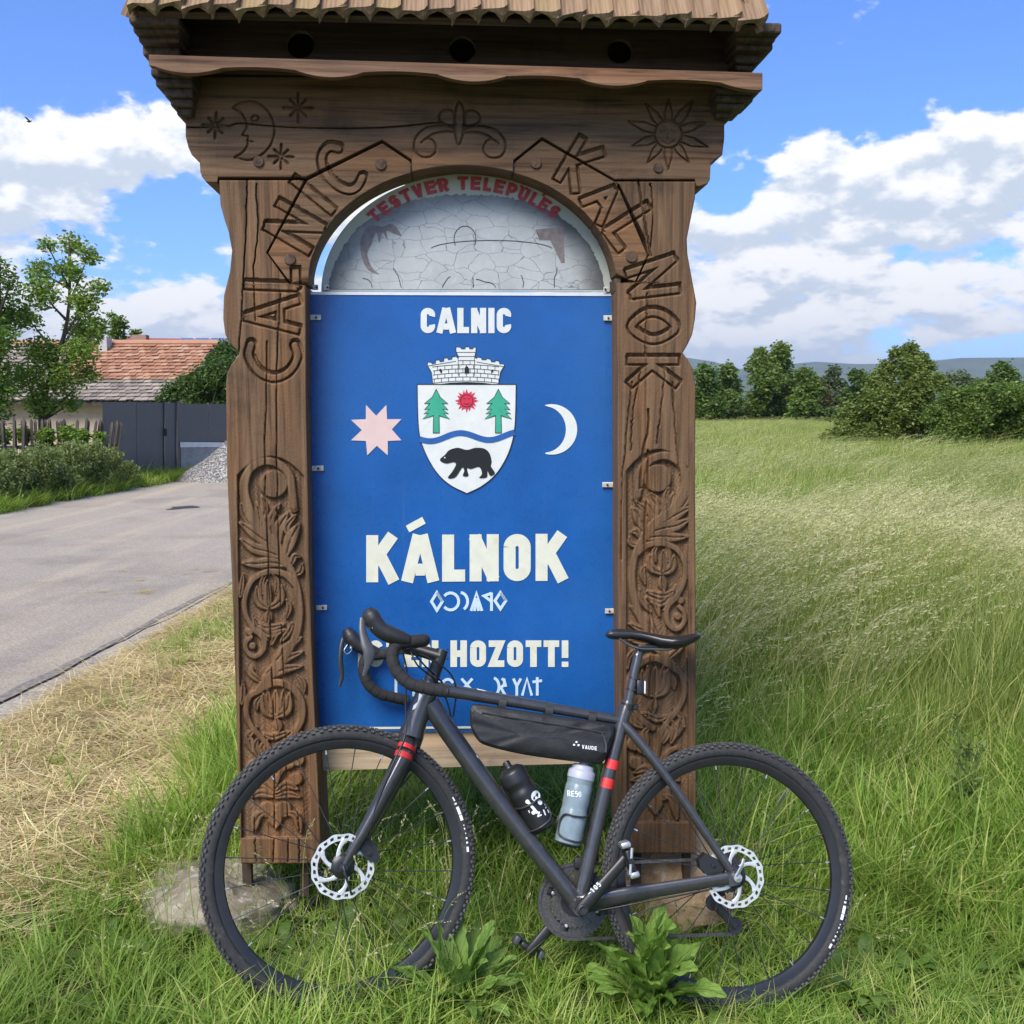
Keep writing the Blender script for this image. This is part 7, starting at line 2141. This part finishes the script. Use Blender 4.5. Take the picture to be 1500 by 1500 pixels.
# ------------------------------------------------------------------ houses
def tilemat(name, cols):
    m = bpy.data.materials.new(name); m.use_nodes = True
    w = NT(m.node_tree); g = w.n('ShaderNodeNewGeometry'); tc = w.n('ShaderNodeTexCoord'); n = w.noise(tc.outputs['Object'], 1.6, 5, .65)
    r = w.m('ADD', w.m('MULTIPLY', g.outputs['Random Per Island'], .55), w.m('MULTIPLY', n, .5))
    p = w.n('ShaderNodeBsdfPrincipled'); w.l(w.ramp(r, [(.15 + .7 * i / (len(cols) - 1), c) for i, c in enumerate(cols)]), p.inputs['Base Color']); p.inputs['Roughness'].default_value = .85
    o = w.n('ShaderNodeOutputMaterial'); w.l(p.outputs[0], o.inputs[0]); return m
TILE_R = tilemat('tile_red', [(.16, .085, .05), (.33, .155, .085), (.40, .215, .13), (.44, .29, .20)])
TILE_G = tilemat('tile_grey', [(.10, .09, .075), (.20, .17, .14), (.29, .25, .205), (.36, .31, .25)])
TILE_D = tilemat('tile_dark_red', [(.16, .035, .035), (.26, .05, .045), (.33, .085, .07)])
WALL = mat('house_plaster', (.46, .36, .27), .9, var=.12, scale=5, dirt=((.30, .24, .18), 2, .56))
hs = Root('house', tuple(atY(150, 640, 31) * [1, 1, 0]), None, 'old low house with a weathered red and grey tiled roof behind the trees', 'house')
EY, RY = 29.6, 33.6
ez, rz = atY(150, 588, EY)[2], atY(150, 505, RY)[2]
xl, xr = atY(-160, 588, EY)[0], atY(298, 560, (EY + RY) / 2)[0]
def tiles(name, t0, t1, nrow, m_, x0, x1, step=.205):
    b = MB(); r = random.Random(int(t0 * 100) + 3)
    u = norm(np.array([0, RY - EY, rz - ez])); nn_ = np.array([0, -u[2], u[1]]); L = math.hypot(RY - EY, rz - ez)
    for k in range(nrow):
        s = L * (t0 + (t1 - t0) * k / nrow); ln = L * (t1 - t0) / nrow
        n = int((x1 - x0) / step)
        for i in range(n):
            x = x0 + (i + .5 * (k % 2) + .5) * step
            if x > x1: continue
            a = np.array([x, EY, ez]) + u * s; h0 = .055 + r.uniform(-.012, .02); w2 = step * .47; e = u * (ln * 1.15); sl = r.uniform(-.02, .02)
            V = np.array([a - [w2, 0, 0] + nn_ * h0 + u * sl, a + nn_ * (h0 + .012) - u * .03 + u * sl, a + [w2, 0, 0] + nn_ * h0 + u * sl, a + [w2, 0, 0] + e + nn_ * .02, a - [w2, 0, 0] + e + nn_ * .02,
                          a - [w2, 0, 0] + nn_ * (h0 - .03) + u * sl, a + [w2, 0, 0] + nn_ * (h0 - .03) + u * sl])
            b.add(V, [(0, 1, 2, 3, 4), (0, 5, 6, 2, 1)])
    o = b.build(name, m_, hs, fixn=False); o['kind'] = 'stuff'; return o
tiles('roof_tiles', .34, 1.0, 11, TILE_R, atY(100, 540, 32)[0], xr); tiles('roof_tiles', .0, .34, 6, TILE_G, xl, xr); tiles('roof_tiles', .34, 1.0, 11, TILE_G, xl, atY(100, 540, 32)[0])
b = MB(); q = np.array([(xl, EY + .05, ez - .04), (xr, EY + .05, ez - .04), (xr, RY, rz - .03), (xl, RY, rz - .03), (xr, 2 * RY - EY, ez), (xl, 2 * RY - EY, ez)])
b.add(q, [(0, 1, 2, 3), (3, 2, 4, 5), (0, 5, 4, 1), (1, 4, 2), (0, 3, 5)]); b.build('roof', mat('roof_boards', (.10, .08, .06), .9), hs)
b = MB(); b.tube([(xl, RY, rz + .05), (xr, RY, rz + .05)], .11, 8); b.build('ridge', TILE_R, hs)
b = MB(); b.box(((xl + xr) / 2, (RY + EY) / 2 + 2.2, ez / 2 - .05), xr - xl - .5, 7.4, ez - .1); b.build('wall', WALL, hs)
b = MB(); b.box(((xl + xr) / 2, EY + .1, ez - .06), xr - xl, .1, .10); b.build('gutter', mat('gutter_dark', (.05, .045, .04), .7), hs)
C_ = atY(155, 520, 33.2); b = MB(); b.box((C_[0], 33.2, C_[2]), .26, .45, 1.1); b.build('chimney', mat('chimney_plaster', (.42, .42, .41), .9, var=.15, scale=6), hs)
for px, py in ((104, 612), (28, 612), (-60, 612)):
    C_ = atY(px, py, EY + .62); b = MB(); b.box((C_[0], EY + .63, C_[2]), .75, .06, .85); f_ = b.build('window', mat('window_frame_white', (.7, .7, .68), .6), hs)
    for s_ in (-1, 1):
        b = MB(); b.box((C_[0] + s_ * .17, EY + .60, C_[2]), .28, .03, .72); b.build('pane', mat('window_glass', (.03, .04, .05), .08, spec=.8), (hs, f_))
h2_ = Root('house', tuple(atY(270, 620, 52) * [1, 1, 0]), None, 'house farther back with dark red roof and solar panels', 'house')
A, B_ = atY(182, 507, 50), atY(380, 509, 50); C_, D_ = atY(380, 497, 53), atY(186, 495, 53)
b = MB(); b.prism(np.array([A, B_, C_, D_]), np.array([A, B_, C_, D_]) + [0, .05, -.12]); b.build('roof', TILE_D, h2_)
b = MB(); b.box(((A[0] + B_[0]) / 2, 52.8, A[2] / 2 - .06), (B_[0] - A[0]) - .6, 5, A[2] - .15); b.build('wall', WALL, h2_)
SOLAR = mat('solar_cells', (.012, .018, .055), .18, var=.1, spec=.7); FRM = mat('solar_frame', (.55, .56, .57), .4, .5)
for k in range(5):
    x0 = 264 + k * 22.5
    q = np.array([atY(x0 + 2, 506, 49.98), atY(x0 + 23, 506.2, 49.98), atY(x0 + 20, 497.6, 52.4), atY(x0, 497.4, 52.4)]) + [0, -.03, .08]
    b = MB(); b.prism(q, q - [0, 0, .05]); f_ = b.build('solar_panel', FRM, h2_)
    c0 = q.mean(0); q2 = c0 + (q - c0) * .93 + [0, -.004, .012]; b = MB(); b.prism(q2, q2 - [0, 0, .01]); b.build('cells', SOLAR, (h2_, f_))
C_ = atY(206, 496, 52); b = MB(); b.box(C_, .7, .5, .35); b.build('chimney', mat('chimney_brick', (.28, .18, .13), .9), h2_)
# a bird in the sky
b = MB(); P = atY(43, 178, 40); b.tube([P - [.10, 0, 0], P, P + [.09, 0, .01]], [.012, .045, .01], 8)
for s_ in (1, -1): b.add([P + [.03, 0, .02], P + [-.04, 0, .02], P + [-.07, s_ * .25, .10], P + [.0, s_ * .22, .10], P + [.03, 0, .03], P + [-.04, 0, .03], P + [-.07, s_ * .25, .105], P + [.0, s_ * .22, .105]], [(0, 1, 2, 3), (7, 6, 5, 4), (0, 4, 5, 1), (1, 5, 6, 2), (2, 6, 7, 3), (3, 7, 4, 0)])
tag(b.build('bird', BLK, None), 'tiny dark bird flying in the sky at the far left', 'bird')

# ------------------------------------------------------------------ air: one even haze round everything
b = MB(); b.box((0, 3200, 215), 19400, 13400, 446)
hz = b.build('haze', None, None); hz['kind'] = 'stuff'
hm = bpy.data.materials.new('haze_air'); hm.use_nodes = True
w = NT(hm.node_tree); pv = w.n('ShaderNodeVolumePrincipled'); pv.inputs['Color'].default_value = (.86, .93, 1.0, 1); pv.inputs['Density'].default_value = HAZE
pv.inputs['Anisotropy'].default_value = .3
o = w.n('ShaderNodeOutputMaterial'); w.l(pv.outputs[0], o.inputs['Volume']); hz.data.materials.append(hm)
